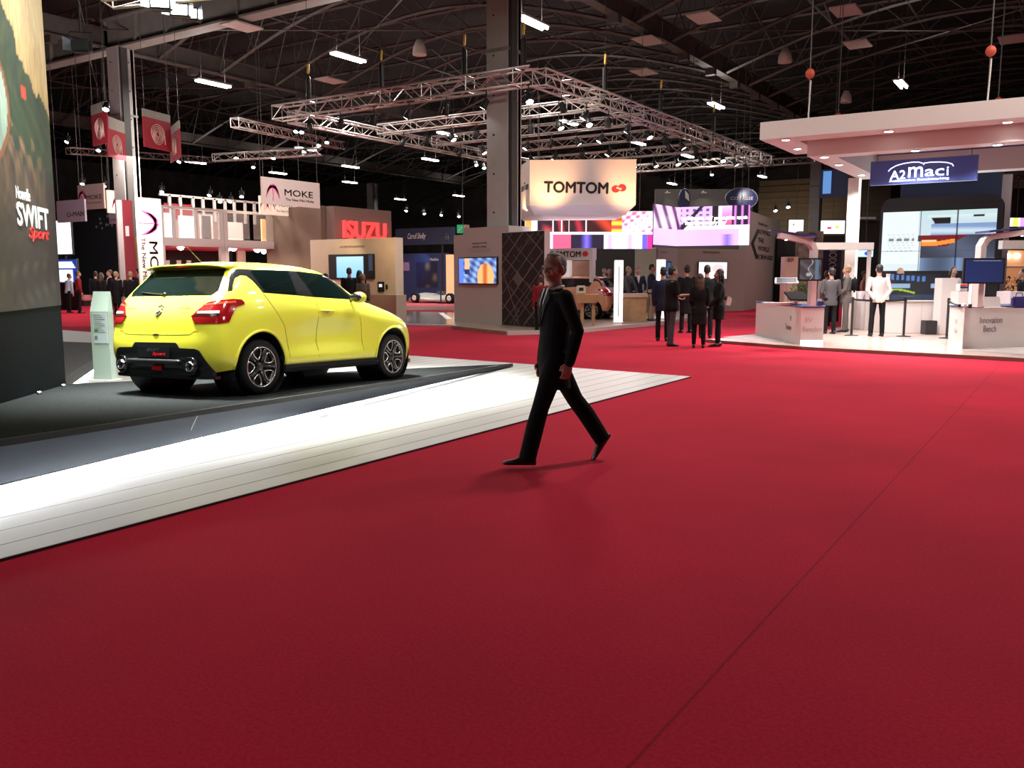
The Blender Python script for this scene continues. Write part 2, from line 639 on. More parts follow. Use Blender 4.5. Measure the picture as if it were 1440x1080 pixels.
gx = [-75 + 1.25 * i for i in range(81)]
bc = MB().tube([(x, 0, arch_z(x)) for x in gx], .085, 4)
tc_ = MB().tube([(x, 0, 14.2) for x in gx[::4]], .09, 4)
wb = MB()
for i in range(0, len(gx) - 1, 2):
    a, b_ = gx[i], gx[i + 1]
    c_ = gx[min(i + 2, len(gx) - 1)]
    wb.tube([(a, 0, arch_z(a)), (b_, 0, 14.2)], .035, 4)
    wb.tube([(b_, 0, 14.2), (c_, 0, arch_z(c_))], .035, 4)
g0 = thing('roof_girder', 'dark arched lattice roof girder spanning the hall under the roof deck', 'girder', (0, 1.5, 0), 0, 'arched lattice roof girders')
bc.obj('bottom_chord', M_STEEL, g0); tc_.obj('top_chord', M_STEEL, g0); wb.obj('lattice_web', M_STEEL, g0)
k = 1
GIRD = [g0]; TIES = []; BRAC = []
y = 1.5 + 3.3
while y < 94:
    if abs(y - 22.3) > 1.0:
        c_ = copy_tree(g0); c_.location.y = y; GIRD.append(c_)
    y += 3.3
    k += 1
# ---- purlin lattices along the hall (thin ties below the arches)
p0 = None
for off in (-70, -65, -60, -50, -45, -40, -30, -27, -22, -19, -10, -7, -3, 1, 9, 13):
    if p0 is None:
        p0 = thing('roof_tie', 'thin dark steel tie with crossed braces running lengthwise under the roof', 'roof tie', (0, 0, 0), 0, 'lengthwise roof ties')
        MB().tube([(0, 1, 0), (0, 94, 0)], .05, 4).obj('tie_rod', M_STEEL, p0)
        mb = MB()
        for j in range(14):
            y = 1.5 + 6.6 * j
            mb.tube([(0, y, 0), (0, y + 3.3, 1.0)], .03, 4); mb.tube([(0, y + 3.3, 1.0), (0, y + 6.6, 0)], .03, 4)
        mb.obj('brace', M_STEEL, p0)
        q = p0
    else:
        q = copy_tree(p0)
    q.location = (off, 0, arch_z(off) + .05); TIES.append(q)

number(GIRD, lambda o: o.location.y, '%s dark arched lattice roof girder counted back from the near end')
number(TIES, lambda o: o.location.x, '%s thin lengthwise roof tie with crossed braces, counted from the left')
# ---- cross bracing lying flat in the roof, catches light as X shapes
x0 = None
for i, (ax, ay) in enumerate([(ax, ay) for ax in (-45, -25, -5, 15) for ay in (8, 21.2, 34.4, 47.6, 60.8)]):
    if x0 is None:
        x0 = thing('cross_brace', 'thin dark diagonal brace pair crossing between two roof girders', 'brace', (0, 0, 0), 0, 'diagonal roof braces')
        MB().tube([(-9.6, 0.2, 0), (9.6, 13, 0)], .03, 4).obj('rod', M_STEEL, x0)
        MB().tube([(-9.6, 13, 0.07), (9.6, 0.2, 0.07)], .03, 4).obj('rod', M_STEEL, x0)
        q = x0
    else:
        q = copy_tree(x0)
    q.location = (ax, ay, 11.6)
    q['label'] = 'dark diagonal brace pair in the %s roof bay from the left, %s bay back' % (ORDW[i // 5], ORDW[i % 5])

# ---- batten luminaires
def batten():
    t = thing('batten_light', '', 'ceiling light')
    MB().cbox((0, 0, .05), (.42, 1.65, .07), .015).obj('housing', mat('lamp_housing', (0.3, 0.3, 0.3), 0.5), t)
    for s in (-.1, .1):
        MB().tube([(s, -.78, -.03), (s, .78, -.03)], .045, 8, round_=True).obj('tube', M_LAMP, t)
    mb = MB()
    for y in (-.6, .6): mb.tube([(0, y, .08), (0, y, 5.5)], .008, 4)
    mb.obj('suspension_wire', M_STEEL, t)
    return t


BN = ['just right of the big column', 'over the car roof, the longest to the eye', 'left of the long silver truss, over the white palm signs',
      'above the far end of the silver truss', 'above the white canopy on the right', 'beside the red spiral banner on the left column']
proto = None; FARB = []
for i, (u, v, z) in enumerate(BATT):
    p = gp(u, v, z)
    if proto is None: proto = q = batten()
    else: q = copy_tree(proto)
    q.location = p
    if i < 6: tag(q, 'lit double tube batten light ' + BN[i], group='batten lights under the roof')
    else: tag(q, 'lit double tube batten light among the distant rows under the dark roof', group='batten lights under the roof'); FARB.append(q)
    q['category'] = 'ceiling light'

number(FARB, lambda o: pxu(o.location), '%s from the left of the distant lit double tube battens under the roof')
# ---- unlit heater panels, loudspeaker cones hanging under the roof
HP = [(1190, 15, 2.4), (1206, 62, 1.4), (1423, 55, 1.6), (990, 25, 1.6), (905, 101, 1.4), (912, 57, 1.6), (340, 37, 2.0), (465, 113, 1.4)]
HN = ['largest, above the middle of the white canopy', 'below the largest one over the canopy', 'nearest the right edge over the canopy', 'right of the big column near the top',
      'just above the receding silver truss', 'between girders right of the big column', 'under the pale beam on the left', 'above the left corner of the silver truss']
pr = None
for i, (u, v, L_) in enumerate(HP):
    if pr is None:
        pr = q = thing('heater_panel', '', 'heater panel')
        MB().cbox((0, 0, 0), (.9, 1.3, .06), .01).obj('panel', mat('heater_pink', (0.5, 0.42, 0.38), 0.5), q)
        MB().tube([(0, 0, .02), (0, 0, 4.3)], .012, 4).obj('hanger', M_STEEL, q)
    else: q = copy_tree(pr)
    q.location = gp(u, v, 10.8)
    tag(q, 'unlit flat pinkish heater panel under the roof, ' + HN[i], 'heater panel', 'heater panels')
pr = None
for i, (u, v, lab) in enumerate([(1104, 80, 'white cone loudspeaker hanging over the left end of the white canopy'), (1190, 138, 'white cone loudspeaker hanging just behind the canopy, half lost in the dark'),
                                 (590, 69, 'white cone loudspeaker hanging above the long silver truss left of the big column')]):
    if pr is None:
        pr = q = thing('hanging_loudspeaker', '', 'loudspeaker')
        MB().lathe([(.02, .35), (.12, .33), (.24, .05), (.27, -.2), (.25, -.22), (.02, -.2)], seg=18).obj('cone', M_OFFW, q, True)
        MB().tube([(0, 0, .3), (0, 0, 5.1)], .012, 4).obj('cable', M_STEEL, q)
    else: q = copy_tree(pr)
    q.location = gp(u, v, 10.0); tag(q, lab, 'loudspeaker')

# ------------------------------------------------------------------ white plank floor of the show stand
WF = [(-4.93, -6), (-5.04, 12.80), (-8.53, 13.0), (-30.0, 14.0), (-30.0, -6)]
m = bpy.data.materials.new('white_planks'); m.use_nodes = True
nt = m.node_tree; b_ = nt.nodes['Principled BSDF']; N = nt.nodes.new; L = nt.links.new
tc = N('ShaderNodeTexCoord'); sx = N('ShaderNodeSeparateXYZ'); L(tc.outputs['Object'], sx.inputs[0])
a = N('ShaderNodeMath'); a.operation = 'ADD'; a.inputs[1].default_value = 4.93 + 30.0; L(sx.outputs['X'], a.inputs[0])
d = N('ShaderNodeMath'); d.operation = 'PINGPONG'; d.inputs[1].default_value = 0.15; L(a.outputs[0], d.inputs[0])
g = N('ShaderNodeMath'); g.operation = 'GREATER_THAN'; g.inputs[1].default_value = 0.0075; L(d.outputs[0], g.inputs[0])
mx = N('ShaderNodeMixRGB'); mx.inputs[1].default_value = (0.10, 0.09, 0.08, 1); mx.inputs[2].default_value = (0.74, 0.74, 0.70, 1)
L(g.outputs[0], mx.inputs[0]); L(mx.outputs[0], b_.inputs['Base Color']); b_.inputs['Roughness'].default_value = 0.38
t = thing('plank_floor', 'low white plank floor with thin dark grooves under and around the yellow car stand', 'floor', (0, 0, 0))
solid('planks', MB().prism(WF, 0.0, .018), m, t)
e = MB()
for a_, c_ in zip(WF[:3], WF[1:4]): e.slab(a_, c_, 0.0, .016, .008, -1)
solid('edge_strip', e, M_BLACK, t)

# wedge shaped platform: plane falls gently towards its tip
CY = math.radians(95.5)
CARP = cw(-3.498, 9.767, .278)
CPIT, CROL = 0.036, -0.022
RCAR = (Matrix.Rotation(CY, 3, 'Z') @ Matrix.Rotation(CPIT, 3, 'Y') @ Matrix.Rotation(CROL, 3, 'X'))
NP = RCAR @ Vector((0, 0, 1))


def pz(x, y): return CARP.z - ((x - CARP.x) * NP.x + (y - CARP.y) * NP.y) / NP.z


FA, FB = Vector((-5.62, -0.8)), Vector((-8.17, 12.45))       # front top edge
deck = [(FA.x, FA.y), (FB.x, FB.y), (-10.80, 5.75), (-14.2, 4.6), (-14.2, -0.8)]
t = thing('display_platform', 'dark carpeted wedge platform carrying the yellow car, glowing along its foot', 'platform')
zt = [pz(*p) for p in deck]
M_DECK = mat('deck_carpet', (0.0105, 0.0125, 0.0125), 0.95, noise=0.75, nscale=45, bump=0.3, spec=.08)
solid('deck', MB().prism(deck, [z - .03 for z in zt], zt), M_DECK, t)
n_ = Vector(((FB - FA).y, -(FB - FA).x)).normalized()       # outward, to the camera
mbr = MB()
def strip(a, b, oa, ob, za0, za1, ta):
    pass
# black rim
def wedge(mb, o_top, o_bot, top_drop, bot, th=.03, a=FA, b=FB):
    """fascia panel between the two ends: top hangs top_drop below the deck, foot at height bot"""
    L_ = []
    for p in (a, b):
        zz = pz(p.x, p.y)
        bt = min(bot, zz - top_drop - .004) if not callable(bot) else bot(zz)
        L_.append((p, zz - top_drop, bt))
    vs = []
    for p, zt_, zb_ in L_:
        vs += [(p.x + n_.x * o_top, p.y + n_.y * o_top, zt_), (p.x + n_.x * o_bot, p.y + n_.y * o_bot, zb_),
               (p.x + n_.x * (o_bot - th), p.y + n_.y * (o_bot - th), zb_), (p.x + n_.x * (o_top - th), p.y + n_.y * (o_top - th), zt_)]
    mb.add(vs, [(0, 1, 5, 4), (1, 2, 6, 5), (2, 3, 7, 6), (3, 0, 4, 7), (3, 2, 1, 0), (4, 5, 6, 7)])
    return mb
solid('rim', wedge(MB(), .012, .012, -0.004, lambda z: max(z - .045, .004)), mat('rim_rubber', (0.012, 0.013, 0.015), .7), t)
solid('fascia', wedge(MB(), -.01, -.16, .05, lambda z: max(.075 + (z - .36) * .15, .004)), mat('fascia_metal', (0.035, 0.045, 0.065), .4, .1, spec=.3), t)
mb = MB()
a_, c_ = FA + n_ * -.20, FB + n_ * -.20
mb.prism([a_, c_, c_ + n_ * .05, a_ + n_ * .05], .036, [.06, .038, .038, .06])
solid('light_strip', mb, mat('led_strip', (1, 1, 1), .5, emit=(0.93, 0.96, 1.0), es=26), t)
seam = MB()
p = FA + (FB - FA) * .435
zz = pz(p.x, p.y)
seam.tube([(p.x + n_.x * -.006, p.y + n_.y * -.006, zz - .05), (p.x + n_.x * -.155, p.y + n_.y * -.155, .07)], .004, 4)
solid('fascia_joint', seam, M_ALU, t)
# real light of the strip, thrown low over the planks
for f0, f1 in ((.0, .25), (.25, .5), (.5, .75), (.75, .97)):
    A_ = FA + (FB - FA) * f0; B_ = FA + (FB - FA) * f1
    mid = (A_ + B_) / 2 + n_ * -.10
    o = area('led_glow', (mid.x, mid.y, min(.085, pz(mid.x, mid.y) * .35 + .035)), [17, 17, 18, 14][int(f0 * 4)], (B_ - A_).length, .05, (.95, .97, 1.0))
    dirv = (Vector((n_.x, n_.y, -.12))).normalized()
    xax = Vector(((B_ - A_).x, (B_ - A_).y, 0)).normalized()
    zax = -dirv
    yax = zax.cross(xax).normalized()
    o.rotation_euler = Matrix(((xax.x, yax.x, zax.x), (xax.y, yax.y, zax.y), (xax.z, yax.z, zax.z))).to_euler()
t2 = thing('display_platform', 'second grey carpeted platform beyond the poster wall, at the left of the white info pillar', 'platform')
pl2 = [gp(u, v, .22) for u, v in ((60, 479), (178, 484), (136, 502), (94, 528), (50, 552))]
solid('deck', MB().prism([(p.x, p.y) for p in pl2], .05, .22), mat('deck_grey', (.10, .10, .10), .9, noise=.3, nscale=40, spec=.1), t2)
solid('light_strip', MB().slab((pl2[3].x, pl2[3].y), (pl2[2].x, pl2[2].y), .02, .05, .06, 1), mat('led_strip', (1, 1, 1)), t2)
# ------------------------------------------------------------------ the yellow hatchback
def hatchback(label, M_BODY, detail=True):
    T = [  # loops from the sill up; each has 15 columns rear centre -> side -> front centre (x forward, y out, z up)
        [(-.60, 0, .25), (-.60, .35, .25), (-.58, .60, .26), (-.52, .76, .28), (-.38, .82, .30), (0, .83, .28), (.45, .81, .25), (.95, .80, .24), (1.45, .80, .24), (1.95, .81, .25), (2.45, .82, .25), (2.85, .78, .22), (3.03, .64, .20), (3.16, .38, .20), (3.20, 0, .20)],
        [(-.67, 0, .38), (-.67, .36, .38), (-.65, .66, .39), (-.56, .82, .40), (-.39, .85, .40), (0, .865, .38), (.45, .858, .37), (.95, .862, .385), (1.45, .862, .385), (1.95, .85, .37), (2.45, .86, .38), (2.86, .81, .36), (3.06, .68, .34), (3.20, .40, .34), (3.24, 0, .34)],
        [(-.685, 0, .54), (-.68, .37, .54), (-.66, .68, .55), (-.56, .835, .56), (-.39, .855, .56), (0, .872, .56), (.45, .832, .53), (.95, .782, .54), (1.45, .782, .54), (1.95, .845, .52), (2.45, .872, .56), (2.87, .82, .54), (3.07, .69, .50), (3.21, .40, .50), (3.25, 0, .50)],
        [(-.665, 0, .70), (-.66, .37, .70), (-.64, .68, .71), (-.54, .825, .72), (-.38, .855, .73), (0, .878, .74), (.45, .848, .70), (.95, .800, .70), (1.45, .804, .70), (1.95, .855, .71), (2.43, .878, .74), (2.83, .82, .71), (3.02, .69, .68), (3.16, .42, .68), (3.21, 0, .68)],
        [(-.645, 0, .88), (-.64, .37, .88), (-.615, .67, .89), (-.51, .80, .90), (-.35, .84, .91), (0, .868, .92), (.45, .862, .90), (.95, .866, .89), (1.45, .862, .88), (1.93, .85, .87), (2.38, .835, .87), (2.72, .77, .84), (2.92, .63, .82), (3.05, .39, .82), (3.10, 0, .82)],
        [(-.52, 0, 1.05), (-.515, .39, 1.05), (-.485, .665, 1.06), (-.40, .765, 1.075), (-.27, .79, 1.09), (0, .81, 1.11), (.45, .815, 1.09), (.95, .81, 1.07), (1.45, .80, 1.05), (1.85, .765, 1.03), (2.22, .69, 1.0), (2.52, .59, .96), (2.68, .47, .94), (2.76, .26, .945), (2.78, 0, .95)],
        [(-.40, 0, 1.18), (-.395, .37, 1.18), (-.365, .63, 1.19), (-.29, .715, 1.20), (-.17, .74, 1.22), (.08, .755, 1.23), (.48, .755, 1.21), (.93, .75, 1.19), (1.38, .74, 1.16), (1.76, .72, 1.10), (1.92, .66, 1.07), (2.01, .54, 1.055), (2.06, .42, 1.055), (2.10, .22, 1.06), (2.11, 0, 1.06)],
        [(-.28, 0, 1.31), (-.275, .35, 1.31), (-.25, .585, 1.315), (-.18, .66, 1.32), (-.07, .685, 1.325), (.14, .69, 1.33), (.48, .69, 1.32), (.88, .688, 1.31), (1.26, .68, 1.29), (1.52, .66, 1.26), (1.62, .60, 1.265), (1.67, .50, 1.27), (1.70, .38, 1.28), (1.73, .20, 1.29), (1.74, 0, 1.29)],
        [(-.20, 0, 1.40), (-.195, .32, 1.40), (-.17, .545, 1.395), (-.11, .61, 1.39), (-.02, .625, 1.395), (.2, .63, 1.405), (.5, .63, 1.41), (.85, .625, 1.41), (1.14, .61, 1.40), (1.31, .585, 1.39), (1.38, .52, 1.395), (1.41, .44, 1.405), (1.43, .34, 1.415), (1.45, .18, 1.42), (1.46, 0, 1.425)],
        [(-.16, 0, 1.425), (-.155, .28, 1.425), (-.13, .45, 1.43), (-.06, .485, 1.44), (.05, .49, 1.455), (.25, .49, 1.465), (.5, .49, 1.468), (.8, .48, 1.467), (1.02, .46, 1.458), (1.14, .43, 1.455), (1.20, .38, 1.455), (1.24, .32, 1.458), (1.26, .24, 1.46), (1.28, .12, 1.463), (1.29, 0, 1.465)],
        [(-.12, 0, 1.445), (-.11, .0, 1.446), (-.07, .0, 1.455), (0, .0, 1.468), (.10, .0, 1.48), (.28, .0, 1.49), (.5, .0, 1.495), (.74, .0, 1.494), (.88, .0, 1.49), (.97, .0, 1.487), (1.02, .0, 1.484), (1.06, .0, 1.481), (1.09, .0, 1.479), (1.12, .0, 1.477), (1.14, 0, 1.475)],
    ]
    P = np.array(T)                              # (11,15,3)
    ring = np.concatenate([P, P[:, -2:0:-1] * [1, -1, 1]], 1)   # (11,28,3)
    def cr(A, n, axis, closed, ghost=None):
        A = np.moveaxis(A, axis, 0)
        if closed: E = np.concatenate([A[-1:], A, A[:2]], 0); m = len(A)
        else:
            g0 = 2 * A[0] - A[1]
            g1 = ghost if ghost is not None else 2 * A[-1] - A[-2]
            E = np.concatenate([g0[None], A, g1[None]], 0); m = len(A) - 1
        out = []
        for k in range(m):
            p0, p1, p2, p3 = E[k], E[k + 1], E[k + 2], E[k + 3]
            for q in range(n):
                t = q / n
                # blend of Catmull-Rom and B-spline: passes close to the points, smooth reflections
                c = 0.5 * ((2 * p1) + (-p0 + p2) * t + (2 * p0 - 5 * p1 + 4 * p2 - p3) * t * t + (-p0 + 3 * p1 - 3 * p2 + p3) * t ** 3)
                b = ((1 - t) ** 3 * p0 + (3 * t ** 3 - 6 * t * t + 4) * p1 + (-3 * t ** 3 + 3 * t * t + 3 * t + 1) * p2 + t ** 3 * p3) / 6
                out.append(0.35 * c + 0.65 * b)
        if not closed: out.append(A[-1])
        return np.moveaxis(np.array(out), 0, axis)
    gh = ring[-2] * [1, -1, 1]
    G = cr(ring, 6, 0, False, gh)
    G = cr(G, 8, 1, True)
    nv, nu = G.shape[:2]
    G = G * [1, 1.012, 1]
    vs = [tuple(p) for p in G.reshape(-1, 3)]
    fs = [(j * nu + i, j * nu + (i + 1) % nu, (j + 1) * nu + (i + 1) % nu, (j + 1) * nu + i) for j in range(nv - 1) for i in range(nu)]
    bm = bmesh.new()
    bv = [bm.verts.new(v) for v in vs]
    for f in fs: bm.faces.new([bv[i] for i in f])
    bmesh.ops.remove_doubles(bm, verts=bm.verts, dist=0.0008)
    bmesh.ops.recalc_face_normals(bm, faces=bm.faces)
    bvh = BVHTree.FromBMesh(bm)
    def side(x, z, sg=-1, off=0.0):
        h = bvh.ray_cast(Vector((x, 3 * sg, z)), Vector((0, -sg, 0)))
        if h[0] is None: return None
        return h[0] + Vector((0, sg * off, 0))
    def rear(y, z, off=0.0):
        h = bvh.ray_cast(Vector((-3, y, z)), Vector((1, 0, 0)))
        if h[0] is None: return None
        return h[0] + Vector((-off, 0, 0))
    def radial(a, z, sg=-1, off=0.0, c=(.1, .35)):
        d = Vector((-C(a), sg * S(a), 0))
        h = bvh.ray_cast(Vector((c[0], sg * c[1], z)), d)
        return h[0] + d * off

    # ---- exact outlines cut into the skin
    def cut_side(poly, zmin=0):
        fl = lambda f: abs(f.calc_center_median().y) > .4
        xs = [p[0] for p in poly]; zs = [p[1] for p in poly]
        for k in range(len(poly)):
            a, b = poly[k], poly[(k + 1) % len(poly)]
            d = (b[0] - a[0], b[1] - a[1]); l = math.hypot(*d)
            n = Vector((-d[1] / l, 0, d[0] / l))
            fc = []
            lo, hi = min(a[0], b[0]) - .05, max(a[0], b[0]) + .05
            lz, hz = min(a[1], b[1]) - .05, max(a[1], b[1]) + .05
            for f in bm.faces:
                c = f.calc_center_median()
                if abs(c.y) > .35 and lo < c.x < hi and lz < c.z < hz: fc.append(f)
            g = set(fc)
            for f in fc: g.update(f.edges); g.update(f.verts)
            bmesh.ops.bisect_plane(bm, geom=list(g), plane_co=(a[0], 0, a[1]), plane_no=n, dist=1e-5)
    def cut_rear(poly, xr):
        for k in range(len(poly)):
            a, b = poly[k], poly[(k + 1) % len(poly)]
            d = (b[0] - a[0], b[1] - a[1]); l = math.hypot(*d)
            n = Vector((0, -d[1] / l, d[0] / l))
            fc = []
            lo, hi = min(a[0], b[0]) - .05, max(a[0], b[0]) + .05
            lz, hz = min(a[1], b[1]) - .05, max(a[1], b[1]) + .05
            for f in bm.faces:
                c = f.calc_center_median()
                if xr[0] < c.x < xr[1] and lo < c.y < hi and lz < c.z < hz: fc.append(f)
            g = set(fc)
            for f in fc: g.update(f.edges); g.update(f.verts)
            bmesh.ops.bisect_plane(bm, geom=list(g), plane_co=(0, a[0], a[1]), plane_no=n, dist=1e-5)
    def inside(p, poly):
        x, y = p; r = False
        for k in range(len(poly)):
            x1, y1 = poly[k]; x2, y2 = poly[k - 1]
            if (y1 > y) != (y2 > y) and x < (x2 - x1) * (y - y1) / (y2 - y1) + x1: r = not r
        return r
    A_R = [(0 + .375 * C(t), .325 + .375 * S(t)) for t in np.linspace(-.35, PI + .35, 26)]
    A_F = [(2.45 + .372 * C(t), .325 + .372 * S(t)) for t in np.linspace(-.35, PI + .35, 26)]
    A_R = [(A_R[0][0], .1)] + A_R + [(A_R[-1][0], .1)]
    A_F = [(A_F[0][0], .1)] + A_F + [(A_F[-1][0], .1)]
    REARG = [(.13, 1.115), (.64, 1.095), (.665, 1.385), (.10, 1.375), (.045, 1.345)]
    BP = [(.64, 1.095), (.93, 1.08), (.80, 1.388), (.665, 1.385)]
    FRONTG = [(.93, 1.08), (1.60, 1.06), (1.70, 1.085), (1.36, 1.325), (1.27, 1.37), (.80, 1.388)]
    CPIL = [(-.36, 1.12), (-.31, 1.13), (-.255, 1.21), (-.20, 1.27), (-.12, 1.30), (-.05, 1.295), (.0, 1.25), (.05, 1.18), (.09, 1.115),
            (.13, 1.115), (.045, 1.345), (.10, 1.375), (-.02, 1.378), (-.10, 1.375), (-.17, 1.35), (-.25, 1.27)]
    APIL = [(1.70, 1.085), (1.80, 1.075), (1.46, 1.33), (1.34, 1.372), (1.27, 1.37), (1.36, 1.325)]
    RWIN = [(-.62, 1.08), (.62, 1.08), (.665, 1.13), (.555, 1.375), (-.555, 1.375), (-.665, 1.13)]
    WSH = [(-.66, 1.10), (.66, 1.10), (.52, 1.392), (-.52, 1.392)]
    for pl in (A_R, A_F, REARG, BP, FRONTG, CPIL, APIL): cut_side(pl)
    cut_rear(RWIN, (-.7, .1)); cut_rear(WSH, (1.2, 2.4))
    parts = {'body': [], 'reardoorglass': [], 'bpillar': [], 'frontglass': [], 'cpillar': [], 'apillar': [], 'rearwin': [], 'windshield': []}
    for f in bm.faces:
        c = f.calc_center_median()
        k = 'body'
        if abs(c.y) > .5:
            q = (c.x, c.z)
            if inside(q, A_R) or inside(q, A_F): continue
            for nm, pl in (('reardoorglass', REARG), ('bpillar', BP), ('frontglass', FRONTG), ('cpillar', CPIL), ('apillar', APIL)):
                if inside(q, pl) and not (f.normal.z > .93): k = nm
        if k in ('body', 'cpillar') and c.x < .0 and inside((c.y, c.z), RWIN) and f.normal.x < -.35: k = 'rearwin'
        if k == 'body' and c.x > 1.2 and inside((c.y, c.z), WSH) and c.x < 2.1 + .0: k = 'windshield'
        parts[k].append(f)
    def sub(faces, name):
        idx = {}
        V, F = [], []
        for f in faces:
            r = []
            for v in f.verts:
                if v.index not in idx: idx[v.index] = len(V); V.append(v.co[:])
                r.append(idx[v.index])
            F.append(r)
        me = bpy.data.meshes.new(name); me.from_pydata(V, [], F)
        return me
    bm.verts.index_update()
    root = thing('hatchback_car', label, 'car')
    M_GL = mat('car_glass', (0.002, 0.0045, 0.004), .05, spec=.4)
    M_GB = mat('gloss_black', (0.012, 0.012, 0.013), .12, coat=.5)
    M_TRIM = mat('car_trim_black', (0.009, 0.010, 0.011), .38)
    def P_(name, me, m):
        me.materials.append(m)
        return link(name, me, root, smooth=True)
    body = P_('body_shell', sub(parts['body'], 'body_shell'), M_BODY)
    def glass_split(fs):
        return [f for f in fs if f.calc_center_median().y > 0], [f for f in fs if f.calc_center_median().y <= 0]
    for nm, key, mm in (('rear_door_window', 'reardoorglass', M_GL), ('door_pillar', 'bpillar', M_GB), ('front_door_window', 'frontglass', M_GL), ('rear_pillar', 'cpillar', M_GB), ('windshield_pillar', 'apillar', M_GB)):
        for fs_ in glass_split(parts[key]):
            if fs_: P_(nm, sub(fs_, nm), mm)
    P_('rear_window', sub(parts['rearwin'], 'rear_window'), M_GL)
    P_('windshield', sub(parts['windshield'], 'windshield'), M_GL)
    bm.free()
    def strip(name, lo, hi, sampler, off, m, n=24, nz=6, parent=None):
        """skin patch between two curves, standing off the body; lo/hi: list of (t,z)"""
        ts = np.linspace(lo[0][0], lo[-1][0], n)
        zl = np.interp(ts, [p[0] for p in lo], [p[1] for p in lo]); zh = np.interp(ts, [p[0] for p in hi], [p[1] for p in hi])
        out, inn = [], []
        for t, a, b in zip(ts, zl, zh):
            for q in range(nz + 1):
                z = a + (b - a) * q / nz
                out.append(sampler(t, z, off)); inn.append(sampler(t, z, -.03))
        N_ = len(out)
        F = []
        for i in range(n - 1):
            for q in range(nz):
                a = i * (nz + 1) + q
                F.append((a, a + nz + 1, a + nz + 2, a + 1)); F.append((N_ + a, N_ + a + 1, N_ + a + nz + 2, N_ + a + nz + 1))
            for q in (0, nz):
                a = i * (nz + 1) + q
                F.append((a, a + nz + 1, N_ + a + nz + 1, N_ + a))
        for i in (0, n - 1):
            for q in range(nz):
                a = i * (nz + 1) + q
                F.append((a, a + 1, N_ + a + 1, N_ + a))
        mb = MB().add(out + inn, F)
        o = mb.obj(name, m, parent or root)
        return o
    # tail lamps (wrap round the corner)
    M_RED = mat('tail_lamp_red', (0.20, 0.004, 0.006), .12, coat=.8, emit=(.5, .01, .015), es=.12)
    M_RED2 = mat('tail_lamp_bright', (0.5, 0.06, 0.03), .1, coat=.8, emit=(.8, .08, .05), es=.25)
    for sg in (-1, 1):
        S_ = lambda a, z, off, sg=sg: radial(a, z, sg, off)
        # angle from straight back (0) to straight out (pi/2), centre (.1,.35)
        lo = [(.21, .86), (.28, .79), (.60, .79), (.74, .80), (.80, .90), (.86, .965), (1.00, .99)]
        hi = [(.21, .865), (.29, .93), (.42, 1.01), (.60, 1.035), (.80, 1.045), (.95, 1.04), (1.00, 1.01)]
        tl = strip('tail_lamp', lo, hi, S_, .012, M_RED, 34, 8)
        strip('lamp_band', [(.30, .895), (.62, .895)], [(.30, .915), (.62, .925)], S_, .0165, mat('lamp_clear', (.6, .5, .5), .1), 12, 2, tl)
        strip('lamp_band', [(.36, .975), (.85, 1.005)], [(.40, .992), (.85, 1.03)], S_, .0165, M_RED2, 12, 2, tl)
        strip('lamp_band', [(.20, .865), (.30, .865), (.62, .865)], [(.20, .87), (.30, .89), (.62, .89)], S_, .015, mat('lamp_black', (.03, .005, .005), .2), 12, 2, tl)
    R_ = lambda y, z, off: ((lambda p: Vector((p.x, p.y, z)) if p else None)(rear(y, max(z, .31), off)) or Vector((-.66 - off, y, z)))
    # black lower bumper with plate recess, and the diffuser
    lo = [(-.73, .225), (.73, .225)]
    hi = [(-.73, .27), (-.70, .38), (-.64, .50), (-.59, .525), (-.36, .53), (-.32, .585), (.32, .585), (.36, .53), (.59, .525), (.64, .50), (.70, .38), (.73, .27)]
    strip('rear_diffuser', lo, hi, R_, .012, M_TRIM, 60, 8)
    strip('diffuser_lip', [(-.76, .205), (.76, .205)], [(-.76, .235), (.76, .235)], R_, .035, M_GB, 24, 2)
    mb = MB().tube([(-.715 + .0, y, .385 + .0) for y in np.linspace(-.38, .38, 9)], .026, 10, round_=True)
    mb.obj('bumper_bar', M_TRIM, root, True)
    pl = MB().cbox((-.705, 0, .485), (.012, .50, .115), .004).obj('number_plate', mat('plate_black', (.02, .02, .022), .25), root)
    fr = MB()
    for b_ in ((-.25, .25, .424, .432), (-.25, -.242, .43, .49), (.242, .25, .43, .49)): fr.box(-.716, -.708, b_[0], b_[1], b_[2], b_[3])
    fr.obj('plate_frame', mat('chrome', (.8, .8, .8), .12, 1), pl)
    for s_, y_, z_, h_, w_, m_ in (('SWIFT', 0.0, .505, .034, .2, mat('plate_grey', (.16, .16, .17), .4)), ('Sport', -.09, .462, .042, .20, mat('plate_red', (.75, .01, .03), .4, emit=(.8, .01, .03), es=.4))):
        o = text('lettering', s_, (-.714, y_, z_), (0, -1, 0), (0, 0, 1), h_, m_, None, w_, .002, .01, .25)
        o.parent = pl
    # badge and scripts on the hatch
    def bar_poly(pts, x):   # flat S badge
        pass
    sb = MB()
    for q in ([(-.045, .955), (.0, .99), (.045, .955), (.0, .945)], ):
        pass
    s_pts = [(.040, .962), (.0, .99), (-.046, .958), (.012, .918), (-.02, .898), (-.048, .915)]
    for (y0, z0), (y1, z1) in zip(s_pts[:-1], s_pts[1:]):
        a = rear(-y0, z0, .006); b = rear(-y1, z1, .006)
        sb.tube([a, b], .009, 6)
    s_pts = [(.040, .962 - .02), (.02, .93), (.046, .905), (.0, .865), (-.04, .893)]
    for (y0, z0), (y1, z1) in zip(s_pts[:-1], s_pts[1:]):
        sb.tube([rear(-y0, z0, .006), rear(-y1, z1, .006)], .009, 6)
    M_CH = mat('badge_grey', (.22, .22, .18), .25, .6)
    sb.obj('badge', M_CH, root)
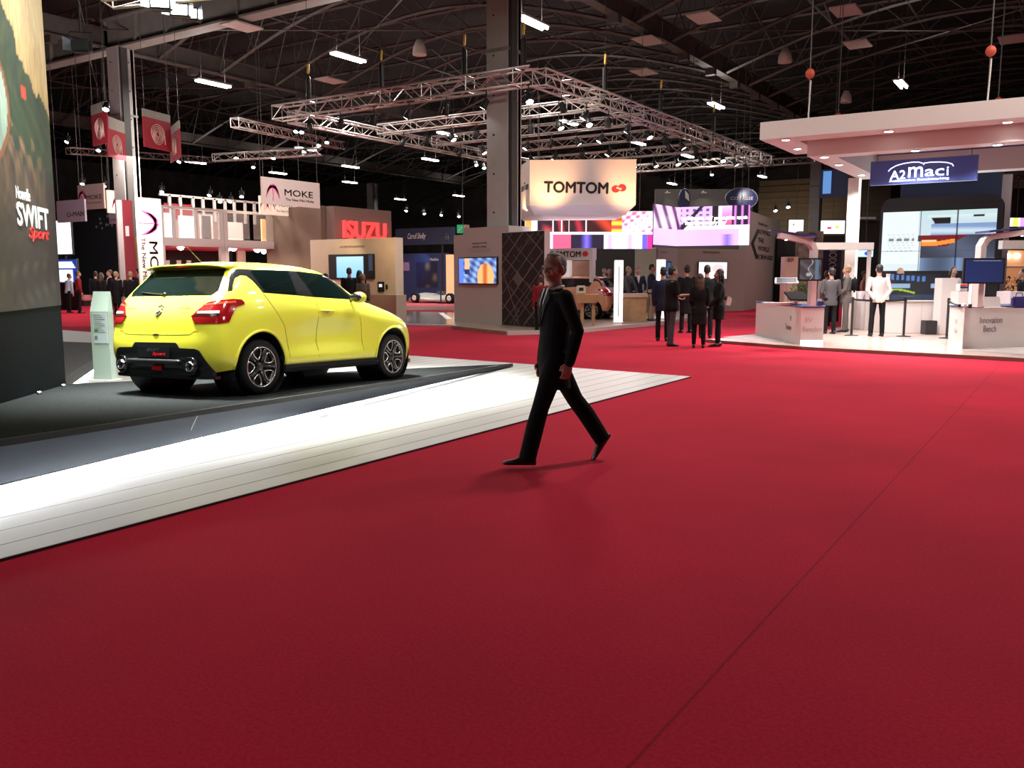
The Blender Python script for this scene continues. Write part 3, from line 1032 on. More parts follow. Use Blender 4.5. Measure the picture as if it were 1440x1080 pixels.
    for s_, y_, z_, h_, w_ in (('SUZUKI', .47, .945, .022, .13), ('SWIFT', -.38, .945, .026, .16), ('Sport', -.39, .905, .020, .10)):
        p = rear(y_, z_, .003)
        o = text('script', s_, p, (0, -1, 0), (.10, 0, 1), h_, M_CH, None, w_, .002, .012); o.parent = root
    # exhaust pipes with dark surrounds
    for sg in (-1, 1):
        MB().lathe([(.088, 0), (.095, -.012), (.088, -.02), (.07, -.006)], (-.678, sg * .53, .345), 'x', 24).obj('exhaust_surround', M_GB, root, True)
        e = MB().lathe([(.052, .12), (.052, -.03), (.046, -.033), (.043, -.02), (.043, .10)], (-.69, sg * .53, .34), 'x', 24).obj('exhaust_pipe', mat('chrome', (.8, .8, .8), .12, 1), root, True)
    MB().prism([(-.69, -.06), (-.69, .06), (-.66, .06), (-.66, -.06)], .29, .335).obj('fog_lamp', M_RED, root)
    # roof spoiler
    mb = MB()
    rg = []
    for y in np.linspace(-.60, .60, 17):
        k = 1 - (abs(y) / .62) ** 4
        zt = 1.398 + .032 * k
        xe = -.27 - .035 * k
        rg.append([Vector(q) for q in ((-.06, y, zt + .018), (-.18, y, zt + .012), (xe, y, zt - .004), (xe + .008, y, zt - .022), (-.18, y, zt - .035), (-.06, y, zt - .035))])
    mb.ring_loft(rg)
    mb.obj('roof_spoiler', M_BODY, root, True)
    MB().ell((-.30, 0, 1.40), (.006, .09, .006)).obj('brake_light', M_RED, root)
    # rear wiper
    mb = MB().tube([rear(.05, 1.10, .02), rear(.30, 1.115, .018), rear(.46, 1.125, .014)], .008, 6)
    mb.ell(rear(.05, 1.10, .02), (.02, .022, .02))
    mb.obj('rear_wiper', M_TRIM, root)
    # antenna
    MB().tube([(-.02, 0, 1.47), (-.20, 0, 1.62)], [.006, .003], 6).obj('antenna', M_BLACK, root)
    # side sills, door handles, seams, mirrors
    for sg in (-1, 1):
        pts = []
        mb = MB()
        rg = []
        for x in np.linspace(.36, 2.10, 16):
            k = 0.0
            rg.append([Vector(q) for q in ((x, sg * .80, .325), (x, sg * .868, .31), (x, sg * .885, .275), (x, sg * .86, .225), (x, sg * .80, .215))])
        mb.ring_loft(rg); mb.obj('side_skirt', M_GB, root)
        SD = lambda x, z, off=.0: side(x, z, sg, off)
        # seams
        def seam(pts, r=.004):
            q = []
            for (xa, za), (xb, zb) in zip(pts[:-1], pts[1:]):
                n = max(2, int(math.hypot(xb - xa, zb - za) / .06))
                for k in range(n): q.append((xa + (xb - xa) * k / n, za + (zb - za) * k / n))
            q.append(pts[-1])
            W = [SD(x, z, -.0015) for x, z in q]
            W = [w for w in W if w is not None]
            return MB().tube(W, r, 5)
        M_SEAM = mat('panel_gap', (.05, .05, .01), .8)
        seam([(.93, 1.07), (.95, .9), (.96, .6), (.955, .31)]).obj('door_gap', M_SEAM, root)
        seam([(.09, 1.11), (.20, .95), (.36, .75), (.42, .55), (.46, .33)]).obj('door_gap', M_SEAM, root)
        seam([(1.66, 1.05), (1.73, .9), (1.78, .7), (1.80, .5), (1.84, .34)]).obj('door_gap', M_SEAM, root)
        # handle
        h = MB().tube([SD(1.00, .925, .005), SD(1.03, .922, .030), SD(1.12, .92, .034), SD(1.19, .918, .028), SD(1.22, .918, .004)], .012, 8, round_=True)
        ho = h.obj('door_handle', M_BODY, root, True)
        pp = SD(1.10, .918, .0)
        MB().ell(pp, (.055, .006, .022)).obj('recess_shade', mat('handle_shade', (.10, .10, .01), .5), ho, True)  # darkened paint tone on a flat ellipsoid: shade behind the handle
        # arch lips
        for cx in (0, 2.45):
            W = []
            for t in np.linspace(-.32, PI + .32, 30):
                x, z = cx + .380 * C(t), .325 + .380 * S(t)
                q = SD(x, z, .002)
                if q is not None: W.append(q)
            MB().tube(W, .016, 8).obj('arch_lip', M_BODY, root, True)
            # wheel well
            mb = MB()
            rg = []
            for yy in (.84, .50):
                rg.append([Vector((cx + .385 * C(t), sg * yy, .325 + .385 * S(t))) for t in np.linspace(0, 2 * PI, 33)[:-1]])
            mb.ring_loft(rg, cap=False)
            mb.add([v for v in rg[1]], [tuple(range(32))])
            mb.obj('wheel_well', M_BLACK, root)
        # mirror
        mb = MB().ell((1.60, sg * .955, 1.085), (.085, .105, .070), seg=18)
        mo = mb.obj('side_mirror', M_BODY, root, True)
        MB().tube([(1.64, sg * .79, 1.055), (1.62, sg * .90, 1.065)], .026, 8).obj('mirror_arm', M_GB, mo, True)
        MB().ell((1.535, sg * .955, 1.085), (.03, .088, .055), seg=18).obj('mirror_glass', M_GB, mo, True)
        # front corner black aero + headlamp end
        strip('headlamp', [(.62, .76), (.98, .80)], [(.62, .85), (.98, .885)], lambda a, z, off: (lambda d: (lambda h: h + d * off)(bvh.ray_cast(Vector((2.3, sg * .30, z)), d)[0]))(Vector((C(a), sg * S(a), 0))), .006, mat('headlamp_clear', (.35, .38, .4), .08, coat=1), 12, 4)
        strip('front_lip', [(.1, .185), (.80, .205)], [(.1, .24), (.80, .25)], lambda a, z, off: (lambda d: (lambda h: h + d * off)(bvh.ray_cast(Vector((2.3, sg * .30, .33)), d)[0]))(Vector((C(a), sg * S(a), 0))) * 1.0 + Vector((0, 0, z - .33)), .03, M_GB, 16, 2)
    # hatch gap lines
    W = [rear(y, .665 + (.03 if abs(y) > .5 else 0) + abs(y) ** 3 * .05, -.0015) for y in np.linspace(-.60, .60, 25)]
    MB().tube(W, .0035, 5).obj('hatch_gap', mat('panel_gap', (.05, .05, .01), .8), root)
    MB().ell(rear(0, .668, .0), (.008, .05, .010)).obj('hatch_release', M_TRIM, root, True)
    # under body
    MB().box(-.52, 3.0, -.60, .60, .20, .34).obj('underbody', M_BLACK, root)
    # wheels
    def wheel(sg):
        w = bpy.data.objects.new('wheel', None); sc.collection.objects.link(w); w.parent = root
        y0 = .10
        MB().lathe([(.205, -.095), (.225, -.105), (.285, -.100), (.302, -.075), (.305, 0), (.302, .075), (.285, .100), (.225, .105), (.205, .095)], (0, 0, 0), 'y', 48, True).obj('tyre', mat('tyre_rubber', (.006, .006, .0065), .8, spec=.15), w, True)
        MB().lathe([(.222, .100), (.226, .088), (.205, .075), (.195, .0), (.205, -.09), (.20, -.09), (.19, 0), (.19, .07), (.205, .095)], (0, 0, 0), 'y', 48, True).obj('rim_barrel', mat('rim_dark', (.05, .05, .052), .3, .7), w, True)
        disc = MB().lathe([(.01, .045), (.20, .045), (.20, .035), (.01, .035)], (0, 0, 0), 'y', 40)
        disc.obj('shade_disc', mat('wheel_shade', (.02, .02, .021), .5, .3), w)  # near-black disc stands in for the shade between the spokes
        M_FACE = mat('rim_machined', (.78, .76, .74), .22, .85)
        MB().lathe([(.221, .096), (.226, .103), (.216, .106), (.211, .098)], (0, 0, 0), 'y', 48, True).obj('rim_edge', M_FACE, w, True)
        sp = MB(); dk = MB()
        for k in range(5):
            a0 = PI / 2 + k * 2 * PI / 5
            pts = []
            for r_, da in ((.085, 0), (.095, .16), (.125, .30), (.165, .36), (.20, .30), (.212, .12), (.212, -.12), (.20, -.30), (.165, -.36), (.125, -.30), (.095, -.16)):
                pts.append((r_ * C(a0 + da), .088 - .02 * (1 - r_ / .21), r_ * S(a0 + da)))
            sp.tube(pts, .0075, 6, close=True)
            am = a0 + PI / 5
            dk.tube([(.05 * C(am), .07, .05 * S(am)), (.13 * C(am), .076, .13 * S(am)), (.21 * C(am), .082, .21 * S(am))], [.022, .020, .030], 8)
        sp.obj('spoke_rim', M_FACE, w, True)
        dk.obj('spoke', mat('rim_gloss_black', (.02, .02, .021), .2, .3), w, True)
        hb = MB().lathe([(.03, .085), (.045, .08), (.06, .06), (.06, .04)], (0, 0, 0), 'y', 24)
        for k in range(5):
            a = PI / 2 + PI / 5 + k * 2 * PI / 5
            hb.lathe([(.008, .082), (.008, .07)], (.045 * C(a), 0, .045 * S(a)), 'y', 8)
        hb.obj('hub_cap', mat('rim_dark', (.05, .05, .052), .3, .7), w, True)
        return w
    for cx in (0, 2.45):
        for sg in (-1, 1):
            w = wheel(sg)
            w.location = (cx, sg * .755, .305)
            w.rotation_euler = (0, 0, PI if sg < 0 else 0)
            if sg < 0: w.rotation_euler = (0, .3, PI)
    return root


M_YEL = bpy.data.materials.new('champion_yellow'); M_YEL.use_nodes = True
b_ = M_YEL.node_tree.nodes['Principled BSDF']
b_.inputs['Base Color'].default_value = (0.80, 0.79, 0.058, 1)
b_.inputs['Roughness'].default_value = 0.32
b_.inputs['Coat Weight'].default_value = 1.0
b_.inputs['Coat Roughness'].default_value = 0.05
M_YEL.use_backface_culling = False
car = hatchback('bright yellow hatchback with black lower bumper and twin exhausts on the wedge platform', M_YEL)
car.location = CARP
car.rotation_mode = 'XYZ'
car.rotation_euler = RCAR.to_euler()
# ------------------------------------------------------------------ people
SKIN = mat('skin', (0.42, 0.24, 0.17), .55, noise=.08, nscale=20)
SKIN_D = mat('skin_tanned', (0.30, 0.16, 0.11), .5, noise=.08, nscale=20)
CLO = {}


def cloth(name, c, r=.85):
    return mat('cloth_' + name, c, r, noise=.15, nscale=14, spec=.12)


C_BLACK = cloth('black', (.010, .010, .011)); C_CHAR = cloth('charcoal', (.022, .022, .025)); C_NAVY = cloth('navy', (.018, .022, .045))
C_GREY = cloth('grey', (.10, .10, .11)); C_BEIGE = cloth('beige', (.48, .36, .24)); C_WHITE = cloth('white', (.72, .70, .68))
C_RED = cloth('dark_red', (.22, .02, .025)); C_BLUE = cloth('pale_blue', (.40, .50, .58)); C_PINK = cloth('pale_pink', (.70, .55, .52))
H_DARK = mat('hair_dark', (.012, .009, .008), .6, noise=.4, nscale=60); H_GREY = mat('hair_grey', (.20, .185, .175), .7, noise=.3, nscale=90)
H_BROWN = mat('hair_brown', (.06, .035, .02), .6, noise=.4, nscale=60); H_BLOND = mat('hair_fair', (.25, .18, .10), .6, noise=.4, nscale=60)
SHOE_M = mat('shoe_leather', (.010, .009, .009), .28)


def V(*a): return Vector(a)


def person(label, loc, yaw, H=1.76, female=False, skin=SKIN, hair=H_DARK, hairlen=0, bald=0.0, top='jacket', topm=C_BLACK, shirt=None, tie=None,
           legm=C_BLACK, skirt=False, legs=((0.03, 0.0), (-.03, 0.0)), arms=None, headyaw=0.0, headpitch=0.0, lean=(0, 0), vox=.02, group=None,
           shortsleeve=False, rise=0.0, bag=None, hem=None, footpitch=(0, 0), detail=False, stance=.095, fingers=False, twist=0.0, bulk=1.0, headscale=1.0):
    """local frame: +y forward, +x the person's right is -x? (x = right hand side)"""
    s = H / 1.76
    t = thing('person', label, 'person', loc, yaw, group)
    # --- joints
    hipz = .915 * s
    sh_w = (.165 if female else .195) * s
    hip_w = stance * s
    J = {}
    lw = []
    for i, sg in ((0, -1), (1, 1)):     # 0 left, 1 right
        hp = V(sg * hip_w, 0, hipz)
        a, b = legs[i][0], legs[i][1]
        out = legs[i][2] if len(legs[i]) > 2 else .02
        kn = hp + V(sg * out * .43, S(a) * .43, -C(a) * .43) * s
        an = kn + V(sg * out * .2, S(a - b) * .41, -C(a - b) * .41) * s
        lw.append([hp, kn, an])
    # foot position, lowest point to the floor
    low = min(l[2].z for l in lw)
    feet = []
    for i, l in enumerate(lw):
        p = footpitch[i]
        hd = V(0, C(p), S(p))
        feet.append((l[2], hd))
    base = 0
    lows = []
    for an, hd in feet:
        toe = an + V(0, 0, -.075 * s) + hd * .15 * s
        heel = an + V(0, 0, -.075 * s) - hd * .05 * s
        lows.append(min(toe.z, heel.z))
    dz = -min(lows) + .004 + rise
    up = V(0, 0, dz)
    lw = [[q + up for q in l] for l in lw]
    pel = V(0, 0, hipz) + up
    tdir = V(lean[0], lean[1], 1).normalized()
    ch = pel + tdir * .30 * s
    nb = pel + tdir * .535 * s
    hd0 = nb + (tdir * .088 + V(0, .015, 0)) * s
    ax = V(1, 0, 0)
    ay = tdir.cross(ax).normalized()
    ay = -ay if ay.y < 0 else ay
    if arms is None: arms = [((-.08, -.02, -1), (0.0, .12, -1)), ((.08, -.02, -1), (0.0, .12, -1))]
    aw = []
    for i, sg in ((0, -1), (1, 1)):
        TW = Matrix.Rotation(twist, 3, 'Z')
        shp = nb + TW @ V(sg * sh_w * (.5 + .5 * bulk), 0, 0) - tdir * .055 * s
        u = TW @ V(*arms[i][0]).normalized(); f = TW @ V(*arms[i][1]).normalized()
        el = shp + u * .285 * s
        wr = el + f * .255 * s
        aw.append([shp, el, wr, f])
    k = s
    def torso_rings(scale, z0, z1, n=16, skirtflare=0.0, extra=0.0):
        prof = [(-.16, .150, .105), (-.08, .168, .118), (0, .165, .118), (.10, .150, .108), (.20, .150, .108), (.32, .168, .115), (.42, .180, .110), (.48, .170, .095), (.525, .10, .07)] if not female else \
               [(-.16, .155, .110), (-.08, .172, .120), (0, .160, .112), (.10, .125, .095), (.18, .122, .092), (.30, .145, .118), (.40, .155, .105), (.46, .145, .088), (.52, .09, .06)]
        hs = [p[0] for p in prof]
        R = []
        for h in np.linspace(z0, z1, n):
            a = np.interp(h, hs, [p[1] for p in prof]) * scale + extra
            b = np.interp(h, hs, [p[2] for p in prof]) * scale + extra
            if h < 0: a += skirtflare * (-h); b += skirtflare * (-h)
            c = pel + (tdir * h if h > 0 else V(0, 0, h)) * k
            tw = Matrix.Rotation(twist * min(max(h / .35, 0), 1), 3, 'Z')
            R.append([c + tw @ (ax * a * C(q) + ay * b * S(q) * (1.0)) * k for q in np.linspace(0, 2 * PI, 21)[:-1]])
        return R
    # --- body
    mb = MB()
    mb.ring_loft(torso_rings(.88, -.10, .52))
    for l in lw:
        mb.tube([l[0], l[0].lerp(l[1], .4), l[1], l[1].lerp(l[2], .35), l[2] - V(0, 0, .03)], [.078 * k, .072 * k, .050 * k, .053 * k, .036 * k], 12, round_=True)
    mb.tube([nb - tdir * .05 * k, nb + tdir * .02 * k, hd0 + V(0, .0, .03) * k], [.062 * k, .056 * k, .054 * k], 12, round_=True)
    for a in aw:
        mb.tube([a[0], a[0].lerp(a[1], .5), a[1], a[1].lerp(a[2], .35), a[2]], [.046 * k, .043 * k, .036 * k, .036 * k, .026 * k], 10, round_=True)
    # head
    hr = Matrix.Rotation(headyaw, 3, 'Z') @ Matrix.Rotation(headpitch, 3, 'X')
    hc = hd0 + V(0, .0, .085) * k
    def hp_(x, y, z): return hc + hr @ (V(x, y, z) * k * headscale)
    def hell(c, r, seg=16, rings=10):
        mb.ell(hp_(*c), [q * k * headscale for q in r], hr, seg, rings)
    hell((0, -.008, .035), (.075, .096, .088))
    hell((0, .030, -.015), (.064, .068, .085))
    hell((0, .048, -.072), (.040, .045, .036))        # chin / jaw
    hell((0, .000, -.05), (.060, .07, .05))
    hell((0, .085, .020), (.050, .016, .012))         # brow
    mb.tube([hp_(0, .094, .008), hp_(0, .112, -.022), hp_(0, .106, -.034)], [.009 * k, .014 * k, .011 * k], 8, round_=True)
    hell((-.018, .098, -.032), (.011, .012, .009)); hell((.018, .098, -.032), (.011, .012, .009))
    hell((0, .086, -.062), (.026, .014, .008)); hell((0, .084, -.072), (.022, .014, .008))
    for sg in (-1, 1):
        mb.ell(hp_(sg * .078, -.008, -.012), [.010 * k, .020 * k, .032 * k], hr @ Matrix.Rotation(.15 * sg, 3, 'Z'))
        hell((sg * .040, .066, -.025), (.024, .022, .026))   # cheek
    # hands
    for i, a in enumerate(aw):
        f = a[3]
        sg = -1 if i == 0 else 1
        side = V(0, 0, 1).cross(f)
        if side.length < .35: side = V(0, 1, 0) - f * f.y    # arm hanging: fingers fan front to back
        side.normalize()
        nrm = f.cross(side).normalized()
        inward = nrm if nrm.x * -sg > 0 or abs(nrm.x) < .2 else -nrm
        w = a[2]
        pc = w + f * .045 * k
        R3 = Matrix((side, f, nrm)).transposed()
        mb.ell(w + f * .05 * k, [.040 * k, .055 * k, .017 * k], R3, 10, 8)
        if fingers or vox < .012:
            for q, (o, ln) in enumerate(((-.030, .060), (-.010, .072), (.010, .078), (.030, .072))):
                b0 = w + f * .085 * k + side * o * k
                b1 = b0 + (f * .9 + inward * .35).normalized() * ln * .5 * k
                b2 = b1 + (f * .45 + inward * .9).normalized() * ln * .5 * k
                mb.tube([b0 - f * .02 * k, b0, b1, b2], [.0095 * k, .0095 * k, .0085 * k, .0072 * k], 8, round_=True)
            th = w + f * .03 * k + side * .032 * k
            mb.tube([th, th + (side * .6 + f * .7 + inward * .3).normalized() * .035 * k, th + (side * .35 + f * 1.0 + inward * .55).normalized() * .062 * k], [.013 * k, .011 * k, .009 * k], 8, round_=True)
        else:
            for o in (-.028, 0, .028):
                b0 = w + f * .08 * k + side * o * k
                mb.tube([b0, b0 + (f + inward * .35).normalized() * .045 * k, b0 + (f * .9 + inward * .9).normalized() * .075 * k], [.012 * k, .0115 * k, .010 * k], 6, round_=True)
            th = w + f * .03 * k + side * .03 * k
            mb.tube([th, th + (side * .6 + f * .8).normalized() * .05 * k], .012 * k, 6, round_=True)
    me = remeshed(mb, 'body', vox * .6 if vox > .012 else vox, 2)
    me.materials.append(skin)
    body = link('body', me, t)
    # --- eyes, brows, lips
    if detail:
        for sg in (-1, 1):
            e = MB().ell(hp_(sg * .030, .083, -.002), [.0115 * k, .0075 * k, .0060 * k], hr).obj('eye', mat('eye_white', (.14, .12, .11), .3), body, True)
            MB().ell(hp_(sg * .030, .0905, -.002), [.0052 * k, .003 * k, .0052 * k], hr).obj('iris', mat('iris', (.02, .015, .012), .2), e, True)
            MB().tube([hp_(sg * .012, .099, .018), hp_(sg * .030, .098, .023), hp_(sg * .052, .086, .017)], [.003 * k, .0042 * k, .003 * k], 6, round_=True).obj('eyebrow', hair, body, True)
        MB().tube([hp_(-.024, .092, -.068), hp_(0, .101, -.066), hp_(.024, .092, -.068)], [.003 * k, .0042 * k, .003 * k], 6, round_=True).obj('lips', mat('lips', (.28, .11, .09), .5), body, True)
    # --- hair
    if bald < 1:
        mb = MB()
        if bald <= 0:
            mb.ell(hp_(0, -.022, .048), [.082 * k, .095 * k, .092 * k], hr, 18, 12)
            mb.ell(hp_(0, -.045, .0), [.076 * k, .066 * k, .075 * k], hr, 16, 10)
        else:
            mb.ell(hp_(0, -.034, .036), [.0835 * k, .082 * k, .090 * k], hr, 18, 12)
            mb.ell(hp_(0, -.050, -.01), [.078 * k, .058 * k, .062 * k], hr, 16, 10)
            for sg in (-1, 1): mb.ell(hp_(sg * .066, .006, .032), [.012 * k, .026 * k, .026 * k], hr, 10, 8)
            mb.ell(hp_(0, .006, .098), [.055 * k, .06 * k, .030 * k], hr, 14, 8)
        if hairlen > 0:
            L_ = hairlen
            mb.tube([hp_(0, -.045, .03), hp_(0, -.075, -.06), hp_(0, -.085, -.06 - L_ * .5), hp_(0, -.08, -.06 - L_)], [.085 * k, .085 * k, .082 * k, .05 * k], 12, round_=True, flat=.6)
            for sg in (-1, 1):
                mb.tube([hp_(sg * .06, -.01, .05), hp_(sg * .082, -.012, -.03), hp_(sg * .082, -.02, -.05 - L_ * .6)], [.030 * k, .030 * k, .022 * k], 8, round_=True)
        me = remeshed(mb, 'hair', max(vox * .5, .006), 2)
        me.materials.append(hair)
        link('hair', me, t)
    # --- legs / trousers
    mb = MB()
    if not (skirt and legm is None):
        for i, l in enumerate(lw):
            g = (.086, .080, .060, .062, .054) if not female else (.088, .078, .058, .061, .045)
            if detail: g = (.090, .088, .070, .074, .070)
            top_ = l[0] + V(0, 0, .04 * k)
            mb.tube([top_, l[0].lerp(l[1], .4), l[1], l[1].lerp(l[2], .4), l[2] - V(0, 0, (.035 if not female else .0) * k)], [q * k for q in g], 14, round_=False)
            mb.ell(l[0], [.095 * k, .105 * k, .10 * k])
        mb.ring_loft(torso_rings(.96, -.12, .10, 8))
        me = remeshed(mb, 'trousers', max(vox * .8, .008), 2)
        me.materials.append(legm)
        link('tights' if (female and skirt) else 'trousers', me, t)
    # --- top garment
    mb = MB()
    hem_ = hem if hem is not None else (-.20 if top in ('jacket', 'coat') else -.06)
    fl = (.45 if detail else .10) if top in ('jacket',) else (.30 if skirt else .02)
    if hem_ < -.16:
        prof0 = torso_rings(1.04 * bulk, -.14, .50, 16, 0, .008)
        R0 = prof0[0]
        drop = hem_ + .14
        ext = [[p + V(0, 0, drop * k * (1 - q)) + ((p - pel) * V(1, 1, 0).dot(V(1, 0, 0)) * 0) for p in R0] for q in (0, .33, .66)]
        cx = sum((p for p in R0), V(0, 0, 0)) / len(R0)
        ext2 = []
        for j, rr in enumerate(ext):
            f_ = 1 + fl * (1 - j / 3) * (-drop) / .3 * .5
            c0 = sum((p for p in rr), V(0, 0, 0)) / len(rr)
            ext2.append([c0 + (p - c0) * f_ for p in rr])
        mb.ring_loft(ext2 + prof0)
    else:
        mb.ring_loft(torso_rings(1.04 * bulk, hem_, .50, 16, fl, .008))
    mb.tube([nb - tdir * .06 * k - ax * sh_w * .8, nb - tdir * .06 * k + ax * sh_w * .8], .052 * k, 12, round_=True, flat=.85)
    mb.tube([nb - tdir * .06 * k, nb + tdir * .012 * k], [.105 * k, .062 * k], 14, round_=False)
    for a in aw:
        pts = [a[0], a[0].lerp(a[1], .5), a[1], a[1].lerp(a[2], .4), a[2] - a[3] * .005 * k]
        rr = [.064 * bulk, .058 * bulk, .054 * bulk, .050 * bulk, .044 * bulk] if not shortsleeve else [.062, .058, .052]
        if shortsleeve: pts = [a[0], a[0].lerp(a[1], .5), a[0].lerp(a[1], .85)]
        mb.tube(pts, [q * k for q in rr], 12, round_=True)
        mb.tube(pts[-2:], [q * k for q in rr[-2:]], 12)
    me = remeshed(mb, top, max(vox * .8, .008), 3)
    me.materials.append(topm)
    link({'jacket': 'jacket', 'coat': 'coat', 'shirt': 'shirt', 'polo': 'polo_shirt', 'vest': 'vest'}[top], me, t)
    TWm = Matrix.Rotation(twist, 3, 'Z')
    fr = lambda x, y, z: nb + TWm @ (ax * x + ay * y + tdir * z) * k
    if shirt is not None and top == 'jacket':
        # wedge of shirt in the neckline, sitting on the chest
        mb = MB()
        o = .118
        mb.add([fr(-.055, .084, .012), fr(.055, .084, .012), fr(.046, .122, -.10), fr(.0, .134, -.27), fr(-.046, .122, -.10),
                fr(-.058, .04, .008), fr(.058, .04, .008), fr(.044, .08, -.10), fr(0, .10, -.27), fr(-.044, .08, -.10)],
               [(0, 1, 2, 4), (4, 2, 3), (5, 9, 7, 6), (9, 8, 7), (0, 5, 6, 1), (1, 6, 7, 2), (2, 7, 8, 3), (3, 8, 9, 4), (4, 9, 5, 0)])
        mb.tube([fr(x, y, z) for x, y, z in ((0, -.066, .030), (.052, -.035, .026), (.064, .015, .018), (.040, .062, .002), (.012, .085, -.03))], .012 * k, 8, round_=True)
        mb.tube([fr(x, y, z) for x, y, z in ((0, -.066, .030), (-.052, -.035, .026), (-.064, .015, .018), (-.040, .062, .002), (-.012, .085, -.03))], .012 * k, 8, round_=True)
        mb.obj('shirt', shirt, t)
    if tie is not None:
        mb = MB().tube([fr(0, .092, .0), fr(0, .126, -.10), fr(0, .136, -.25)], [.016 * k, .020 * k, .028 * k], 8, round_=True, flat=.35)
        mb.obj('tie', tie, t)
    if detail:      # lapels, pocket flap, buttons
        for sg in (-1, 1):
            mb = MB()
            mb.add([fr(sg * .058, .088, .012), fr(sg * .108, .104, -.075), fr(sg * .082, .122, -.12), fr(sg * .010, .140, -.30), fr(sg * .042, .130, -.12),
                    fr(sg * .060, .055, .0), fr(sg * .10, .065, -.075), fr(sg * .075, .098, -.10), fr(sg * .015, .13, -.29), fr(sg * .035, .098, -.12)],
                   [(0, 1, 2, 4), (4, 2, 3), (5, 9, 7, 6), (9, 8, 7), (0, 5, 6, 1), (1, 6, 7, 2), (2, 7, 8, 3), (3, 8, 9, 4), (4, 9, 5, 0)])
            mb.obj('lapel', mat('cloth_lapel', (.014, .014, .016), .8), t)
    # --- shoes
    for i, l in enumerate(lw):
        an = l[2]
        p = footpitch[i]
        hdv = V(0, C(p), S(p)); uv = V(0, -S(p), C(p))
        c = an + V(0, 0, -.035 * k)
        mb = MB()
        Rg = []
        for d, wd, h0, h1 in ((-.075, .022, -.038, .02), (-.06, .034, -.04, .045), (-.02, .038, -.04, .055), (.04, .040, -.04, .040), (.10, .045, -.04, .012), (.15, .042, -.04, 0.0), (.185, .028, -.038, -.010), (.20, .012, -.034, -.02)):
            if female: wd *= .82
            q = []
            for a_ in np.linspace(0, 2 * PI, 13)[:-1]:
                zz = (h0 + h1) / 2 + (h1 - h0) / 2 * S(a_)
                q.append(c + (hdv * d + uv * zz + ax * wd * C(a_)) * k)
            Rg.append(q)
        mb.ring_loft(Rg)
        mb.obj('shoe', SHOE_M, t, True)
    if bag:
        kind, m_ = bag
        if kind == 'backpack':
            mb = MB().cbox((0, 0, 0), (.28, .15, .42), .05)
            o = mb.obj('backpack', m_, None, True); 
            o.data.transform(Matrix.Translation(pel + tdir * .33 * k - ay * .19 * k)); o.parent = t
            sb = MB()
            for sg in (-1, 1):
                sb.tube([pel + (tdir * .48 + ax * sg * .10 - ay * .10) * k, pel + (tdir * .53 + ax * sg * .11 + ay * .02) * k, pel + (tdir * .42 + ax * sg * .12 + ay * .13) * k, pel + (tdir * .22 + ax * sg * .14 + ay * .10) * k, pel + (tdir * .16 + ax * sg * .13 - ay * .12) * k], .018 * k, 8)
            sb.obj('strap', m_, o)
    return t


def face_yaw(world_dir):
    """yaw turning local +y to the given hall direction"""
    return math.atan2(-world_dir.x, world_dir.y)


def look(du, dd):
    """hall direction: du to the right of the picture, dd away from the camera"""
    return face_yaw(RT * du + FW * dd)


# the walking man
foot = gp(732, 655)
mw = gp(779, 653)
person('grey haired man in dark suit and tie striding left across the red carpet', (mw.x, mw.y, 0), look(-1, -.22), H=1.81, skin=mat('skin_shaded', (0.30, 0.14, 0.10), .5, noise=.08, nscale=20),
       hair=H_GREY, bald=.5, top='jacket', topm=cloth('suit', (.005, .005, .006)), shirt=C_WHITE, tie=C_CHAR, legm=cloth('suit', (.005, .005, .006)),
       legs=((.34, .06), (-.50, .16)), footpitch=(.06, -.95), arms=[((-.14, -.34, -1), (-.05, .30, -1)), ((.10, -.05, -1), (.02, .15, -1))],
       headyaw=.62, headpitch=-.03, lean=(0, -.01), vox=.0075, detail=True, hem=-.26, twist=.14, bulk=1.0, headscale=1.03)
# ------------------------------------------------------------------ small helpers for the stands
def xpanel(name, u0, v0, u1, v1, Y, th, m, parent, z0=None, z1=None):
    """upright board parallel to the hall's X axis, seen between pixels (u0,v0 top left) and (u1,v1 bottom right)"""
    a, b_ = hy(u0, v0, Y), hy(u1, v1, Y)
    zz1 = a.z if z1 is None else z1
    zz0 = b_.z if z0 is None else z0
    x0, x1 = min(a.x, b_.x), max(a.x, b_.x)
    return solid(name, MB().box(x0, x1, Y, Y + th, zz0, zz1), m, parent), (x0, x1, zz0, zz1)


def ypanel(name, u0, v0, u1, v1, X, th, m, parent, z0=None, z1=None):
    """upright board parallel to the hall's Y axis whose lit face looks to +X"""
    a, b_ = hx(u0, v0, X), hx(u1, v1, X)
    zz1 = a.z if z1 is None else z1
    zz0 = b_.z if z0 is None else z0
    y0, y1 = min(a.y, b_.y), max(a.y, b_.y)
    return solid(name, MB().box(X - th, X, y0, y1, zz0, zz1), m, parent), (y0, y1, zz0, zz1)


XD, YD, ZD = Vector((1, 0, 0)), Vector((0, 1, 0)), Vector((0, 0, 1))
SCR = attr_mat('screen_picture', 1.6)
SCRD = attr_mat('screen_picture_dim', .8)
LEDM = attr_mat('led_wall_picture', 1.9)
PRINT = attr_mat('printed_picture', 0.0, .55)
M_SAND = mat('sand_panel', (.66, .55, .42), .6, noise=.05, nscale=3)
M_WOOD = mat('light_wood', (.52, .33, .17), .45, noise=.12, nscale=6)
M_INK = mat('print_black', (.03, .028, .028), .5)
M_REDINK = mat('print_red', (.62, .02, .03), .5)
M_GREYP = mat('greige_panel', (.50, .44, .41), .65)
M_BLUEP = mat('navy_panel', (.012, .022, .075), .6)


def mixc(a, b, t): return tuple(a[i] + (b[i] - a[i]) * t for i in range(3))


